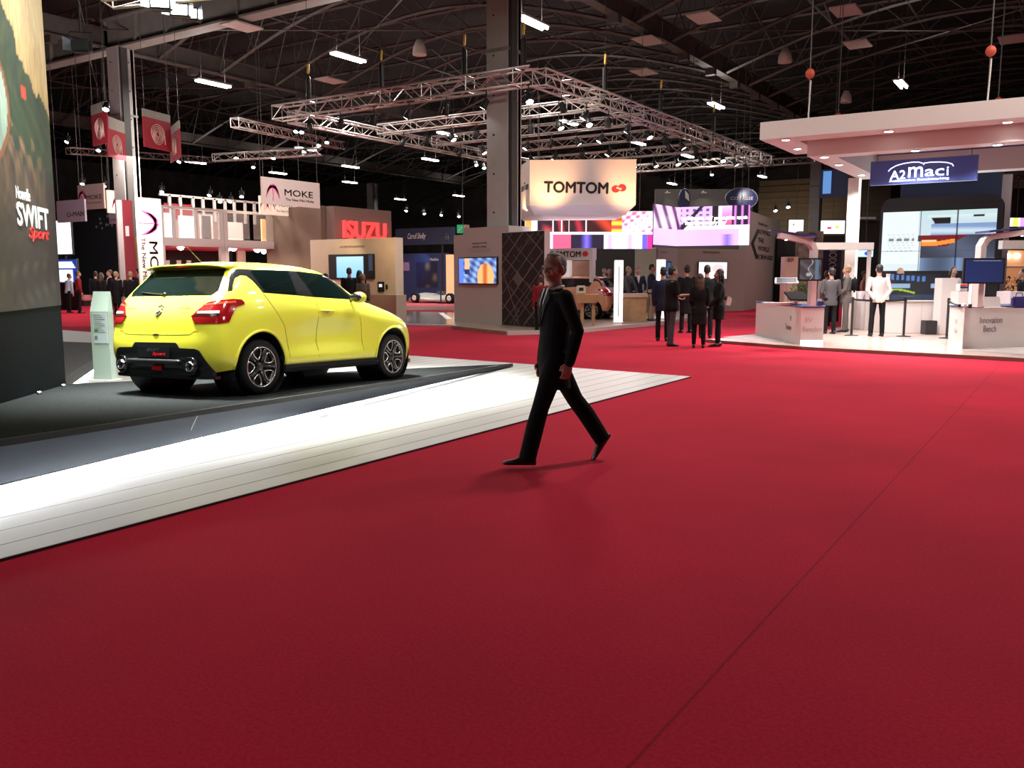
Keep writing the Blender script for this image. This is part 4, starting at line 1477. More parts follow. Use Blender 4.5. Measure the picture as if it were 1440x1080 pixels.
# =================================================================== POSTER WALL of the car stand
W0, W1 = Vector((-8.94, 4.30)), Vector((-10.65, 5.93))
wd_ = (W1 - W0).normalized(); wn = Vector((wd_.y, -wd_.x))          # towards the viewer / car
WA = W0 - wd_ * 2.2
HW = 6.3
t = thing('poster_wall', 'tall curving poster wall with mountain road print above a dark plinth', 'wall', (0, 0, 0))
zb = min(pz(*WA), pz(*W0), pz(*W1))
zfl = lambda p: pz(p.x, p.y)
solid('panel', MB().prism([WA, W1, W1 - wn * .35, WA - wn * .35], zb - .02, HW), mat('wall_navy', (.004, .006, .008), .7, spec=.06), t)
LW = (W1 - WA).length


def wallray(u, v):
    d = ray(u, v); n3 = Vector((wn.x, wn.y, 0)); o = Vector((W0.x, W0.y, 0)) + n3 * .012
    return CAMP + d * ((o - CAMP).dot(n3) / d.dot(n3))


def poster(a, b):          # a: 0 left..1 right edge, b: 0 bottom..1 top of the print
    s_ = a * LW; z = 1.23 + b * (HW - 1.23)
    # position in the photograph-like chart: su 0..1 across the last 2.4 m
    x = (s_ - (LW - 2.4)) / 2.4
    n1 = S(37 * a + 9 * S(11 * b + 3 * a)) * .5 + S(83 * a + 31 * b + 4 * S(29 * b)) * .5
    n2 = S(140 * a + 12 * S(17 * b)) * S(9 * b + 40 * a)
    hill = 4.95 - 1.55 * x - .1 * S(12 * x)          # green ridge falling to the right
    dark = (34, 34, 32)
    if z > hill + .08 * n1: c = mixc((214, 196, 150), (150, 116, 60), max(0, min(1, (hill + .8 - z) / 1.2)) * .7)
    elif z > 3.25 + .25 * n1 - .5 * x: c = mixc((16, 44, 30), (52, 66, 38), .5 + .5 * n1 + .2 * n2)
    else:
        k = max(0, min(1, (z - 1.7) / 1.5))
        c = mixc(dark, (132, 104, 72), k * (.55 + .35 * n1 + .25 * n2))
        if x > .86: c = mixc(c, (30, 32, 32), .8)
        if z < 1.75: c = mixc((30, 31, 30), (96, 84, 66), max(0, n1) * .5)
    # pale car flank at the left
    e = ((x - .02) / .34) ** 2 + ((z - 3.35) / .62) ** 2
    if e < 1: c = mixc((150, 176, 164), (108, 136, 126), max(0, min(1, (3.4 - z))))
    elif e < 1.22: c = (120, 78, 44)
    if abs(x - .60) < .035 and abs(z - 3.62) < .07: c = (188, 64, 34)
    return c


P00 = Vector((WA.x, WA.y, 1.23)) + Vector((wn.x, wn.y, 0)) * .008
picture('print', P00, Vector((wd_.x, wd_.y, 0)) * LW, ZD * (HW - 1.23), 130, 150, poster, attr_mat('poster_print', 0, .5, noise=.55, nscale=6), t)
WX = Vector((wd_.x, wd_.y, 0))
M_PW = mat('letter_white', (.8, .8, .8), .5, emit=(.8, .9, .9), es=.25)
c_ = (wallray(24, 300) + wallray(68, 309)) / 2
w_ = (wallray(24, 300) - wallray(68, 309)).length
text('lettering', 'SWIFT', c_, WX, ZD, .235, M_PW, t, w_, .004, .028)
c_ = (wallray(22, 269) + wallray(42, 276)) / 2
text('lettering', 'Nouvelle', c_, WX, ZD, .13, M_PW, t, (wallray(22, 269) - wallray(42, 276)).length, .004, .01)
c_ = (wallray(41, 330) + wallray(69, 331)) / 2
text('lettering', 'Sport', c_, WX, ZD, .16, mat('letter_red', (.7, .02, .02), .5, emit=(.8, .03, .03), es=.4), t, (wallray(41, 330) - wallray(69, 331)).length, .004, .02, .4)
for u, v, lab in ((80, 532, 'small shiny uplight at the foot of the poster wall near its corner'), (45, 545, 'small shiny uplight at the foot of the poster wall, further from its corner')):
    p = wallray(u, v)
    q = thing('uplight', lab, 'lamp', (p.x + wn.x * .07, p.y + wn.y * .07, pz(p.x + wn.x * .07, p.y + wn.y * .07)))
    MB().lathe([(.03, 0), (.03, .02), (.02, .03), (.005, .03)], seg=14).obj('housing', mat('chrome', (.8, .8, .8), .12, 1), q, True)
    MB().lathe([(.018, .03), (.018, .032)], seg=12).obj('lens', M_LAMP, q)

# info pillar behind the car's left corner
p = at(145, 524, 11.35)
zf = pz(p.x, p.y)
t = thing('info_pillar', 'slim pale green glass info pillar with specification sheet behind the car', 'info pillar', (p.x, p.y, zf), YAW * .8)
M_PIL = mat('pale_green_gloss', (.42, .55, .47), .25, coat=.5)
hh = 1.18
mb = MB()
mb.add([(-.135, 0, 0), (.115, 0, 0), (.115, 0, .92), (.085, .10, hh), (-.135, .10, hh), (-.135, 0, .92), (-.135, .12, 0), (.115, .12, 0), (.115, .12, .92), (.085, .14, hh), (-.135, .14, hh), (-.135, .12, .92)],
       [(0, 1, 2, 5), (5, 2, 3, 4), (6, 11, 8, 7), (11, 10, 9, 8), (0, 6, 7, 1), (1, 7, 8, 2), (2, 8, 9, 3), (3, 9, 10, 4), (4, 10, 11, 5), (5, 11, 6, 0)])
mb.obj('pillar', M_PIL, t)
MB().cbox((-.01, .06, .008), (.34, .22, .016)).obj('base_plate', M_WHITE, t)
MB().box(-.10, .10, -.006, 0, .50, .90).obj('sheet', mat('sheet_blueish', (.50, .62, .62), .5), t)
mb = MB()
for j in range(9): mb.box(-.085, .02 + .05 * ((j * 7) % 3) / 2, -.008, -.006, .87 - j * .028, .878 - j * .028)
mb.box(-.085, -.045, -.008, -.006, .55, .60)
mb.obj('print', mat('print_grey', (.18, .22, .20), .6), t)
MB().box(-.085, -.03, -.009, -.006, .66, .69).obj('print', mat('print_green', (.05, .30, .06), .6), t)
MB().tube([(-.138, .12, 0), (-.138, .13, hh)], .006, 6).obj('edge_strip', M_WHITE, t)

# =================================================================== big silver rigging truss
def box_truss(mb_ch, mb_web, a, b, w=.46, r=.034, n=None):
    a, b = Vector(a), Vector(b)
    d = (b - a); L_ = d.length; d.normalize()
    s_ = d.cross(ZD).normalized()
    n = n or max(2, int(L_ / .55))
    cor = [(s_ * x + ZD * z) * w / 2 for x, z in ((-1, -1), (1, -1), (1, 1), (-1, 1))]
    for c in cor: mb_ch.tube([a + c, b + c], r, 6)
    for i in range(n):
        p, q = a + d * L_ * i / n, a + d * L_ * (i + 1) / n
        for k in range(4):
            c0, c1 = cor[k], cor[(k + 1) % 4]
            if i % 2 == 0: mb_web.tube([p + c0, q + c1], r * .5, 4)
            else: mb_web.tube([p + c1, q + c0], r * .5, 4)
        if i % 3 == 0:
            for k in range(4): mb_web.tube([p + cor[k], p + cor[(k + 1) % 4]], r * .5, 4)


def truss_thing(lab, segs, w=.46, r=.034, hang=()):
    t = thing('lighting_truss', lab, 'truss')
    ch, wb_ = MB(), MB()
    for a, b in segs: box_truss(ch, wb_, a, b, w, r)
    solid('chord', ch, M_ALU, t, True); solid('lacing', wb_, M_ALU, t)
    for h in hang:
        mb = MB().tube([(h[0], h[1], h[2]), (h[0], h[1], 14.98)], .012, 4)
        solid('chain', mb, M_STEEL, t)
        mb = MB().tube([(h[0], h[1], h[2] + .35), (h[0], h[1], h[2] + 1.0)], .085, 8, round_=True)
        solid('hoist', mb, M_BLACK, t)
        mb = MB().tube([(h[0], h[1], h[2] + 1.2), (h[0] + .02, h[1], h[2] + 1.45)], .045, 6, round_=True)
        solid('hook', mb, mat('hook_yellow', (.7, .5, .05), .5), t)
    return t


TZ = 7.25
TXL, TXR, TYF = -24.1, -13.45, 21.6
truss_thing('long silver box truss hung level in front, running from the left end to the corner', [((TXL, TYF, TZ), (TXR, TYF, TZ))], hang=[(-22.5, TYF, TZ), (-19.2, TYF, TZ), (-15.9, TYF, TZ), (-13.8, TYF, TZ)])
truss_thing('silver box truss receding from the corner above the hanging orange box to the right', [((TXR, TYF + .3, TZ), (TXR, 44, TZ))], hang=[(TXR, 26, TZ), (TXR, 30.5, TZ), (TXR, 36, TZ)])
truss_thing('silver box truss receding from the left end of the long front truss', [((TXL + .4, TYF + .3, TZ - .1), (TXL + .4, 40, TZ - .1))], w=.4)
truss_thing('first thin silver cross truss behind the front one, carrying many small spotlights', [((TXL + .7, 26.2, TZ), (TXR - .3, 26.2, TZ))], w=.36, r=.028)
truss_thing('second thin silver cross truss behind the front one, just above the hanging box', [((TXL + .7, 29.6, TZ), (TXR - .3, 29.6, TZ))], w=.36, r=.028)
truss_thing('third thin silver cross truss, partly hidden behind the hanging box', [((TXL + .7, 33.0, TZ), (TXR - .3, 33.0, TZ))], w=.36, r=.028)
truss_thing('fourth thin silver cross truss, seen right of the hanging box', [((TXL + .7, 37.5, TZ), (TXR - .3, 37.5, TZ))], w=.36, r=.028)
truss_thing('farthest thin silver cross truss under the receding right truss', [((TXL + .7, 43, TZ), (TXR - .3, 43, TZ))], w=.36, r=.028)
truss_thing('thin truss with lit lamps at far left behind the long front truss', [(at(330, 172, 40), at(480, 205, 52))], w=.4)
truss_thing('thin level truss with lit lamps over the white palm signs', [(at(300, 222, 46), at(452, 213, 46))], w=.35)
truss_thing('thin far truss with lamps left of the left hall column', [(at(96, 212, 50), at(300, 225, 62))], w=.35)
truss_thing('thin far truss behind the white canopy post', [(at(1020, 232, 55), at(1190, 222, 52))], w=.35)

# spotlights under the trusses
def spotlamp():
    t = thing('stage_spotlight', '', 'spotlight')
    MB().tube([(0, 0, .30), (0, 0, .12)], .018, 6).obj('clamp', M_BLACK, t)
    MB().tube([(-.13, 0, -.08), (-.13, 0, .12), (.13, 0, .12), (.13, 0, -.08)], .014, 6).obj('yoke', M_BLACK, t)
    b = MB().lathe([(.03, .17), (.085, .13), (.095, -.02), (.12, -.15), (.11, -.15), (.085, -.03), (.02, -.02)], seg=14)
    me = b.mesh('body', M_BLACK, True); me.transform(Matrix.Rotation(.55, 4, 'X') @ Matrix.Translation((0, 0, -.08)))
    link('lamp_body', me, t)
    l = MB().lathe([(.10, -.14), (.10, -.125), (.005, -.12)], seg=14)
    me = l.mesh('lens', M_SPOTLIT); me.transform(Matrix.Rotation(.55, 4, 'X') @ Matrix.Translation((0, 0, -.08)))
    link('lens', me, t)
    return t


SP = spotlamp()
first = True
WHERE = {'front': 'hanging under the long front truss', 'right': 'hanging under the truss receding right', 'c1': 'on the first cross truss behind the front one', 'c2': 'on the second cross truss',
         'c3': 'on the third cross truss', 'c4': 'on the fourth cross truss right of the hanging box', 'far': 'far off under the dark roof'}
spots = []
for i in range(7): spots.append((TXL + 1.6 + i * 1.48, TYF, TZ - .55, 'front'))
for i in range(12): spots.append((TXR, 23.2 + i * 1.55, TZ - .55, 'right'))
for i in range(8): spots.append((TXL + 1.9 + i * 1.15, 26.2, TZ - .5, 'c1'))
for i in range(8): spots.append((TXL + 2.1 + i * 1.1, 29.6, TZ - .5, 'c2'))
for i in range(7): spots.append((TXL + 2.1 + i * 1.3, 33.0, TZ - .5, 'c3'))
for i in range(5): spots.append((TXL + 5.1 + i * 1.1, 37.5, TZ - .5, 'c4'))
for u, v, D in ((150, 147, 30), (96, 195, 45), (139, 207, 45), (173, 215, 45), (253, 223, 45), (332, 218, 46), (117, 254, 45), (148, 257, 45), (176, 260, 45), (228, 265, 45), (296, 270, 45),
                (309, 279, 45), (325, 279, 45), (340, 272, 46), (356, 231, 50), (418, 180, 42), (424, 181, 42), (449, 200, 46), (460, 196, 46), (429, 209, 46), (386, 218, 46), (572, 293, 60),
                (596, 297, 60), (621, 299, 62), (645, 301, 62), (669, 228, 50), (680, 232, 50), (1001, 242, 55), (1108, 287, 50), (1090, 292, 50)):
    p = at(u, v, D)
    spots.append((p.x, p.y, p.z, 'far'))
cnt = {}; FARS = []
ORD = ['first', 'second', 'third', 'fourth', 'fifth', 'sixth', 'seventh', 'eighth', 'ninth', 'tenth', 'eleventh', 'twelfth']
rnd = random.Random(5)
for i, (x, y, z, w) in enumerate(spots):
    q = SP if first else copy_tree(SP)
    first = False
    q.location = (x, y, z); q.rotation_euler = (0, 0, rnd.uniform(-2.4, 2.4) if w != 'far' else YAW + PI + rnd.uniform(-.4, .4))
    if w == 'far':
        tag(q, 'small lit spotlight far off under the dark roof behind the stands', 'spotlight', 'far lit spotlights'); FARS.append(q)
    else:
        cnt[w] = cnt.get(w, 0) + 1
        tag(q, '%s black stage spotlight %s' % (ORD[(cnt[w] - 1) % 12], WHERE[w]), 'spotlight', 'stage spotlights')
number(FARS, lambda o: pxu(o.location), '%s from the left of the small lit spotlights far off under the roof')
# cluster of bright lamps upper left, near the car rig
truss_thing('dark lighting bar with bright lamps at the top left over the car stand', [(at(150, -12, 11), at(330, -30, 11))], w=.3, r=.02)
for u, v, D, rz, lab in ((225, 5, 11, 2.2, 'very bright car stand lamp, leftmost of the three at the top left'), (252, 16, 11.9, 2.6, 'very bright car stand lamp, middle one at the top left'), (266, 21, 12.8, 2.4, 'very bright small car stand lamp, right one at the top left'),
                   (113, 66, 13, .3, 'black stage lamp hanging next to the poster wall top')):
    q = thing('stage_floodlight', lab, 'spotlight', at(u, v, D), YAW + .2)
    MB().cbox((0, .06, .02), (.26, .14, .18), .02).obj('housing', M_BLACK, q)
    MB().tube([(-.15, .05, 0), (-.15, .05, .22), (.15, .05, .22), (.15, .05, 0)], .012, 6).obj('yoke', M_BLACK, q)
    MB().tube([(0, .05, .22), (0, .05, .6)], .015, 6).obj('pole', M_BLACK, q)
    MB().cbox((0, -.015, .02), (.20, .01, .12)).obj('lens', M_SPOTLIT if 'bright' in lab else M_BLACK, q)
    for sg in (-1, 1): MB().add([(sg * .12, -.01, .09), (sg * .12, -.01, -.06), (sg * .20, -.14, -.08), (sg * .20, -.14, .11)], [(0, 1, 2, 3)]).obj('barn_door', mat('barn_door_blue', (.15, .18, .22), .4, .6), q)

# =================================================================== hanging orange / white box sign
def rounded_text_logo(parent, c, xd, w, h, mk=M_INK, mr=M_REDINK):
    """the wordmark plus two red knob shapes"""
    xd = Vector(xd).normalized()
    text('lettering', 'TOMTOM', c - xd * w * .10, xd, ZD, h, mk, parent, w * .78, .01, .03)
    n = xd.cross(ZD).normalized()
    for k, (dx, dz, r) in enumerate(((.385, -.03, .044), (.462, .03, .044))):
        p = c + xd * w * dx + ZD * h * dz * 2
        mb = MB()
        rr = w * r
        R_ = []
        for e_ in (0.0, .012):
            R_.append([p + n * e_ + xd * C(a) * rr * 1.15 + ZD * S(a) * rr for a in np.linspace(0, 2 * PI, 17)[:-1]])
        mb.ring_loft(R_)
        solid('logo_dot', mb, mr, parent)
        mb = MB()
        R_ = [[p + n * e_ + xd * (C(a) * rr * .40 + rr * (.5 - k)) + ZD * (S(a) * rr * .30 + rr * .3 * (1 - 2 * k)) for a in np.linspace(0, 2 * PI, 13)[:-1]] for e_ in (.012, .018)]
        mb.ring_loft(R_)
        solid('logo_shine', mb, mat('print_pink', (.8, .55, .5), .5), parent)


A_, B_, C_ = at(745, 225, 27.6), at(895, 228, 27.4), at(727, 233, 29.6)
zt, zbm = A_.z, at(745, 289, 27.6).z
back = FW * 2.8
Dp = B_ + FW * 3.0
t = thing('hanging_sign_box', 'big faceted white hanging box lit orange, with black wordmark and red knobs', 'sign')
poly = [C_, A_, B_, Dp, C_ + FW * 1.4]
M_HANG = mat('hanging_box_fabric', (.80, .72, .66), .7)
solid('box', MB().prism([(p.x, p.y) for p in poly], zbm, zt), M_HANG, t)
# tapered lower skirt
cen = sum((p for p in poly), Vector()) / 5
low = [(cen + (p - cen) * .86) for p in poly]
zl = zbm - .28
solid('skirt', MB().ring_loft([[Vector((p.x, p.y, zl)) for p in low], [Vector((p.x, p.y, zbm)) for p in poly]]), mat('skirt_fabric', (.80, .80, .86), .6), t)
xd = (B_ - A_).normalized()
cL = A_ + (B_ - A_) * .515; cL.z = at(823, 264, 27.5).z
rounded_text_logo(t, cL + Vector((xd.y, -xd.x, 0)) * .004, xd, 2.55, .33)
xd2 = (A_ - C_).normalized()
pC = onp(737, 263, C_, xd2, .004); text('lettering', 'TomTom', pC, Vector((xd2.x, xd2.y, 0)), ZD, .26, M_INK, t, 1.3, .008)
for k, (dx, dy) in enumerate(((.3, .3), (3.2, .6))):
    p = A_ + xd * dx + FW * dy
    solid('wire', MB().tube([(p.x, p.y, zt), (p.x, p.y, TZ)], .012, 4), M_STEEL, t)
for u, D in ((775, 26.4), (880, 26.2)):
    p = at(u, 296, D)
    spot('sign_spot', (p.x, p.y, p.z), at(u + (10 if u > 800 else -5), 252, 27.5), 210, 85, .9, (1, .52, .24), .1)
p = at(733, 300, 28.2); spot('sign_spot', p, at(737, 262, 28.8), 60, 90, .8, (1, .6, .3), .1)

# =================================================================== LED ribbon
def led(a, b):
    # a across 0..1, b bottom..top 0..1
    if b > .42:
        if .40 < b < .455: return (250, 246, 255)
        if a < .10: return (255, 190 - int(60 * b), 70) if (S(60 * a) > 0) else (240, 236, 250)
        for k in (.345, .29, .22, .48):
            if abs(a - k) < .004: return (255, 220, 220)
        if a < .26: return mixc((30, 12, 24), (200, 60, 70), max(0, S(26 * a) * S(7 * b + 9 * a)))
        if a < .50: return mixc((40, 8, 16), (190, 40, 60), max(0, S(44 * a + 3 * b)) * .8)
        if a < .68: return mixc((50, 8, 10), (200, 60, 30), max(0, S(17 * a + 5 * b) * .9))
        if a < .76: return (255, 140 + int(80 * S(30 * b)), 60)
        n = S(47 * a + 9 * b) * S(17 * b + 31 * a) + .5 * S(90 * a - 40 * b)
        return mixc((246, 226, 226), (196, 80, 130), max(0, min(1, n)) * .9)
    if .385 < b: return (245, 240, 255)
    n = S(20 * a + 4 * b)
    if a < .10: return (20, 18, 26)
    if a < .22: return mixc((240, 235, 255), (60, 40, 150), max(0, min(1, (a - .10) * 8)) * .2)
    if a < .36: return (228, 84, 118)
    if a < .44: return (26, 20, 44)
    if a < .53: return mixc((120, 100, 240), (30, 20, 60), abs(a - .485) * 20)
    if a < .62: return (24, 18, 40)
    if a < .92: return mixc((246, 240, 255), (150, 120, 230), max(0, S(40 * a)) * .6)
    if a < .96: return (96, 90, 235)
    return (226, 40, 130)


def led2(a, b):
    if b > .42:
        if a < .30:
            return mixc((210, 170, 220), (60, 20, 60), max(0, S(60 * a + 8 * b))) if b > a else (225, 80, 120)
        if .26 + (b - .42) * .4 < a < .33 + (b - .42) * .35: return (22, 14, 26)
        if b < .52: return (250, 240, 255)
        if a < .62: return mixc((214, 170, 236), (70, 50, 110), .9 if (S(90 * a) > .3 and S(50 * b) > .2) else .1)
        if a < .72: return (20, 14, 24) if S(60 * a) > -.3 else (230, 200, 240)
        if a < .82: return mixc((240, 50, 90), (220, 160, 230), (b - .42) * 2)
        return mixc((24, 16, 40), (220, 120, 210), max(0, S(90 * a)))
    n = .5 + .5 * S(9 * a + 2)
    if abs(a - .78) < .08 and b < .28: return mixc((120, 100, 190), (230, 170, 245), abs(a - .78) * 12)
    return mixc((232, 168, 240), (190, 160, 248), n) if a < .9 else (250, 225, 255)


La, Lb, Lc, Ld = at(738, 350, 32.5), at(917, 350, 32.5), at(950, 345, 34.2), at(1053, 345, 33.0)
t = thing('led_ribbon', 'left part of the glowing LED ribbon under the hanging orange box', 'screen')
zt_, zb_ = at(820, 297, 32.5).z, La.z
th_ = FW * .25
solid('cabinet', MB().prism([(p.x, p.y) for p in (La, Lb, Lb + th_, La + th_)], zb_, zt_), M_BLACK, t)
picture('display', Vector((La.x, La.y, zb_)) - FW * .01, Vector((Lb.x - La.x, Lb.y - La.y, 0)), ZD * (zt_ - zb_), 220, 48, led, LEDM, t)
for f in (.1, .9):
    p = La + (Lb - La) * f + FW * .12; solid('wire', MB().tube([(p.x, p.y, zt_), (p.x, p.y, 14.98)], .01, 4), M_STEEL, t)
t = thing('led_ribbon', 'right part of the LED ribbon with violet picture above the greige wall', 'screen')
zt2, zb2 = at(1000, 289, 33.3).z, at(1000, 345, 33.3).z
solid('cabinet', MB().prism([(p.x, p.y) for p in (Lb + RT * .02, Lc, Ld, Ld + th_, Lc + th_, Lb + th_ + RT * .02)], zb2, zt2), M_BLACK, t)
picture('display', Vector((Lb.x, Lb.y, zb2)) - FW * .015 + RT * .03, Vector((Lc.x - Lb.x, Lc.y - Lb.y, 0)), ZD * (zt2 - zb2), 40, 44, lambda a, b: led2(a * .25, b), LEDM, t)
picture('display', Vector((Lc.x, Lc.y, zb2)) - FW * .015, Vector((Ld.x - Lc.x, Ld.y - Lc.y, 0)), ZD * (zt2 - zb2), 120, 44, lambda a, b: led2(.25 + a * .75, b), LEDM, t)
text('caption', 'millions of people use', Lc + (Ld - Lc) * .52 + ZD * 1.02 - FW * .03, (Ld - Lc) * Vector((1, 1, 0)).length if False else Vector((Ld.x - Lc.x, Ld.y - Lc.y, 0)), ZD, .16, M_LAMP, t, 2.5, .004, .02)
text('caption', 'TomTom every day', Lc + (Ld - Lc) * .40 + ZD * .84 - FW * .03, Vector((Ld.x - Lc.x, Ld.y - Lc.y, 0)), ZD, .15, M_LAMP, t, 1.6, .004, .02)
for f in (.2, .9):
    p = Lc + (Ld - Lc) * f + FW * .12; solid('wire', MB().tube([(p.x, p.y, zt2), (p.x, p.y, 14.98)], .01, 4), M_STEEL, t)
area('led_wash', at(815, 322, 26.0), 10, 3.0, .6, (.75, .75, 1), at(815, 292, 28))  # unseen lamp added below the hanging box to brighten its skirt
area('led_wash', at(830, 323, 31.5), 60, 3.5, .8, (1, .75, .85), at(830, 330, 20))
area('led_wash', at(1000, 318, 32.0), 60, 2.6, .8, (.9, .7, 1), at(1000, 330, 20))

# lower parapet behind the ribbon
# =================================================================== navigation stand: floor, walls, counters
t = thing('stand_floor', 'low wooden stand floor with pale edge, right of the map wall', 'floor')
fl_ = [gp(712, 466, .10), gp(800, 464, .10), gp(932, 452, .10), gp(1000, 441, .10), gp(1000, 425, .10), gp(640, 425, .10), gp(636, 458, .10)]
solid('boards', MB().prism([(p.x, p.y) for p in fl_], 0.0, .10), mat('stand_wood_floor', (.36, .27, .20), .35, noise=.2, nscale=3), t)
e = MB()
for a_, c_ in zip(fl_[:3], fl_[1:4]): e.slab(a_, c_, .0, .112, .10, 1 if False else -1)
solid('edge_strip', e, M_OFFW, t)

# map wall with monitor (stepped white monolith + dark map side)
YW = hy(640, 458, 0.0001).y if False else gp(640, 458).y
pL, pM, pR = gp(639, 457), gp(712.5, 461.5), gp(765, 466)
t = thing('map_wall', 'stepped white wall with small monitor, its side printed as a dark street map', 'wall')
dirx = Vector((pR.x - pL.x, pR.y - pL.y)).normalized(); nb_ = Vector((-dirx.y, dirx.x))
pL2, pR2 = Vector((pL.x, pL.y)), Vector((pR.x, pR.y))
pM2 = pL2 + dirx * ((Vector((pM.x, pM.y)) - pL2).dot(dirx))
zt1 = at(640, 331, (pL - CAMP).dot(FW)).z; zt2_ = at(712, 318, (pM - CAMP).dot(FW)).z
ps = at(671, 331, (pL - CAMP).dot(FW)); ps2 = pL2 + dirx * ((Vector((ps.x, ps.y)) - pL2).dot(dirx))
pz2 = at(733, 331, (pM - CAMP).dot(FW)); pz2_ = pL2 + dirx * ((Vector((pz2.x, pz2.y)) - pL2).dot(dirx))
solid('wall_body', MB().prism([pL2, pR2, pR2 + nb_ * .22, pL2 + nb_ * .22], 0.0, zt1), M_OFFW, t)
solid('upper_step', MB().prism([ps2, pz2_, pz2_ + nb_ * .85, ps2 + nb_ * .85], zt1, zt2_), M_OFFW, t)
solid('map_panel', MB().prism([pM2 + dirx * .02, pR2 + dirx * .0, pR2 - nb_ * .03, pM2 + dirx * .02 - nb_ * .03], .12, zt1 - .02), mat('map_black', (.022, .016, .015), .6), t)
# streets
D3 = Vector((dirx.x, dirx.y, 0)); N3 = Vector((-nb_.x, -nb_.y, 0)); O3 = Vector((pM2.x, pM2.y, 0)) + D3 * .02 + N3 * .032
Wm = (pR2 - pM2).length - .04; Hm0, Hm1 = .14, zt1 - .04
def street(mb, a, b, w=.018):
    # a,b in 0..1 panel units; clip to panel
    ax_, az_, bx_, bz_ = a[0] * Wm, Hm0 + a[1] * (Hm1 - Hm0), b[0] * Wm, Hm0 + b[1] * (Hm1 - Hm0)
    t0, t1 = 0.0, 1.0
    for p, q in ((-(bx_ - ax_), ax_), ((bx_ - ax_), Wm - ax_), (-(bz_ - az_), az_ - Hm0), ((bz_ - az_), Hm1 - az_)):
        if abs(p) < 1e-9:
            if q < 0: return
        else:
            r_ = q / p
            if p < 0: t0 = max(t0, r_)
            else: t1 = min(t1, r_)
    if t0 >= t1: return
    P_ = O3 + D3 * (ax_ + (bx_ - ax_) * t0) + ZD * (az_ + (bz_ - az_) * t0)
    Q_ = O3 + D3 * (ax_ + (bx_ - ax_) * t1) + ZD * (az_ + (bz_ - az_) * t1)
    d = (Q_ - P_).normalized(); s_ = N3.cross(d) * w / 2
    mb.add([P_ - s_, Q_ - s_, Q_ + s_, P_ + s_, P_ - s_ + N3 * .004, Q_ - s_ + N3 * .004, Q_ + s_ + N3 * .004, P_ + s_ + N3 * .004], [(0, 3, 2, 1), (4, 5, 6, 7), (0, 1, 5, 4), (1, 2, 6, 5), (2, 3, 7, 6), (3, 0, 4, 7)])
mb = MB()
asp = (Hm1 - Hm0) / Wm
for k in range(-3, 9): street(mb, (0, 1.05 - k * .27), (1, 1.05 - k * .27 - .8 / asp), .026 if k % 2 else .014)
for k in range(-3, 9): street(mb, (0, k * .17 - .35), (1, k * .17 - .35 + .95 / asp), .022 if k % 3 else .034)
street(mb, (0, .62), (.42, .04), .03); street(mb, (.2, 0), (.8, .45), .02)
rr_ = random.Random(3)
for k in range(46):
    x, z = rr_.random(), rr_.random(); l = rr_.uniform(.06, .16)
    if rr_.random() < .5: street(mb, (x, z), (x + l, z - l * .8 / asp), .010)
    else: street(mb, (x, z), (x + l, z + l * .95 / asp), .010)
solid('street_lines', mb, mat('map_lines', (.20, .165, .15), .6), t)
mb = MB()
c0 = O3 + D3 * Wm * .40 + ZD * (Hm0 + .50 * (Hm1 - Hm0)) + N3 * .003
mb.add([c0 + D3 * .22, c0 + ZD * .20, c0 - D3 * .22, c0 - ZD * .20], [(0, 1, 2, 3)])
solid('map_block', mb, mat('map_block', (.15, .125, .115), .6), t)
O4 = Vector((pL2.x, pL2.y, 0))
txp = lambda u, v: onp(u, v, pL2, dirx, .004)
text('lettering', 'TECHNOLOGY FOR', txp(674, 342), D3, ZD, .055, M_INK, t, .70, .002)
text('lettering', 'A MOVING WORLD', txp(674, 347), D3, ZD, .055, M_INK, t, .70, .002)
for k in range(2): solid('small_print', MB().add([txp(658, 350 + 3 * k), txp(690, 350 + 3 * k), txp(690, 350.8 + 3 * k), txp(658, 350.8 + 3 * k)], [(0, 1, 2, 3)]), mat('print_grey2', (.36, .33, .31), .6), t)


def photo_a(a, b):
    if a < .12: return (90, 120, 210)
    if .16 < a < .30 and b > .35: return (225, 170, 130) if b > .55 else (30, 40, 90)
    if ((a - .72) / .22) ** 2 + ((b - .25) / .55) ** 2 < 1: return mixc((235, 170, 110), (190, 90, 40), max(0, S(20 * a)))
    return mixc((150, 180, 235), (40, 60, 110), .5 + .5 * S(26 * a + 9 * b) * S(14 * b))


def monitor(name, lab, p00, xd, w, h, fn, m, nrm, parent_thing=None, depth=.06, frame=.03, nx=60, ny=40):
    """wall monitor: p00 is the lower left corner of the case"""
    t = thing(name, lab, 'screen')
    xd = Vector(xd).normalized(); nrm = Vector(nrm).normalized()
    a = Vector(p00)
    q = [a, a + xd * w, a + xd * w + nrm * depth, a + nrm * depth]
    solid('case', MB().prism([(p.x, p.y) for p in q], a.z, a.z + h), M_BLACK, t)
    picture('display', a + xd * frame + ZD * frame + nrm * (depth + .002), xd * (w - 2 * frame), ZD * (h - 2 * frame), nx, ny, fn, m, t)
    return t


q0, q1 = txp(647, 399.5), txp(701, 361)
monitor('wall_monitor', 'small monitor with blue and orange photo on the white stepped wall', q0, D3, (q1 - q0).dot(D3), q1.z - q0.z, photo_a, SCR, N3)

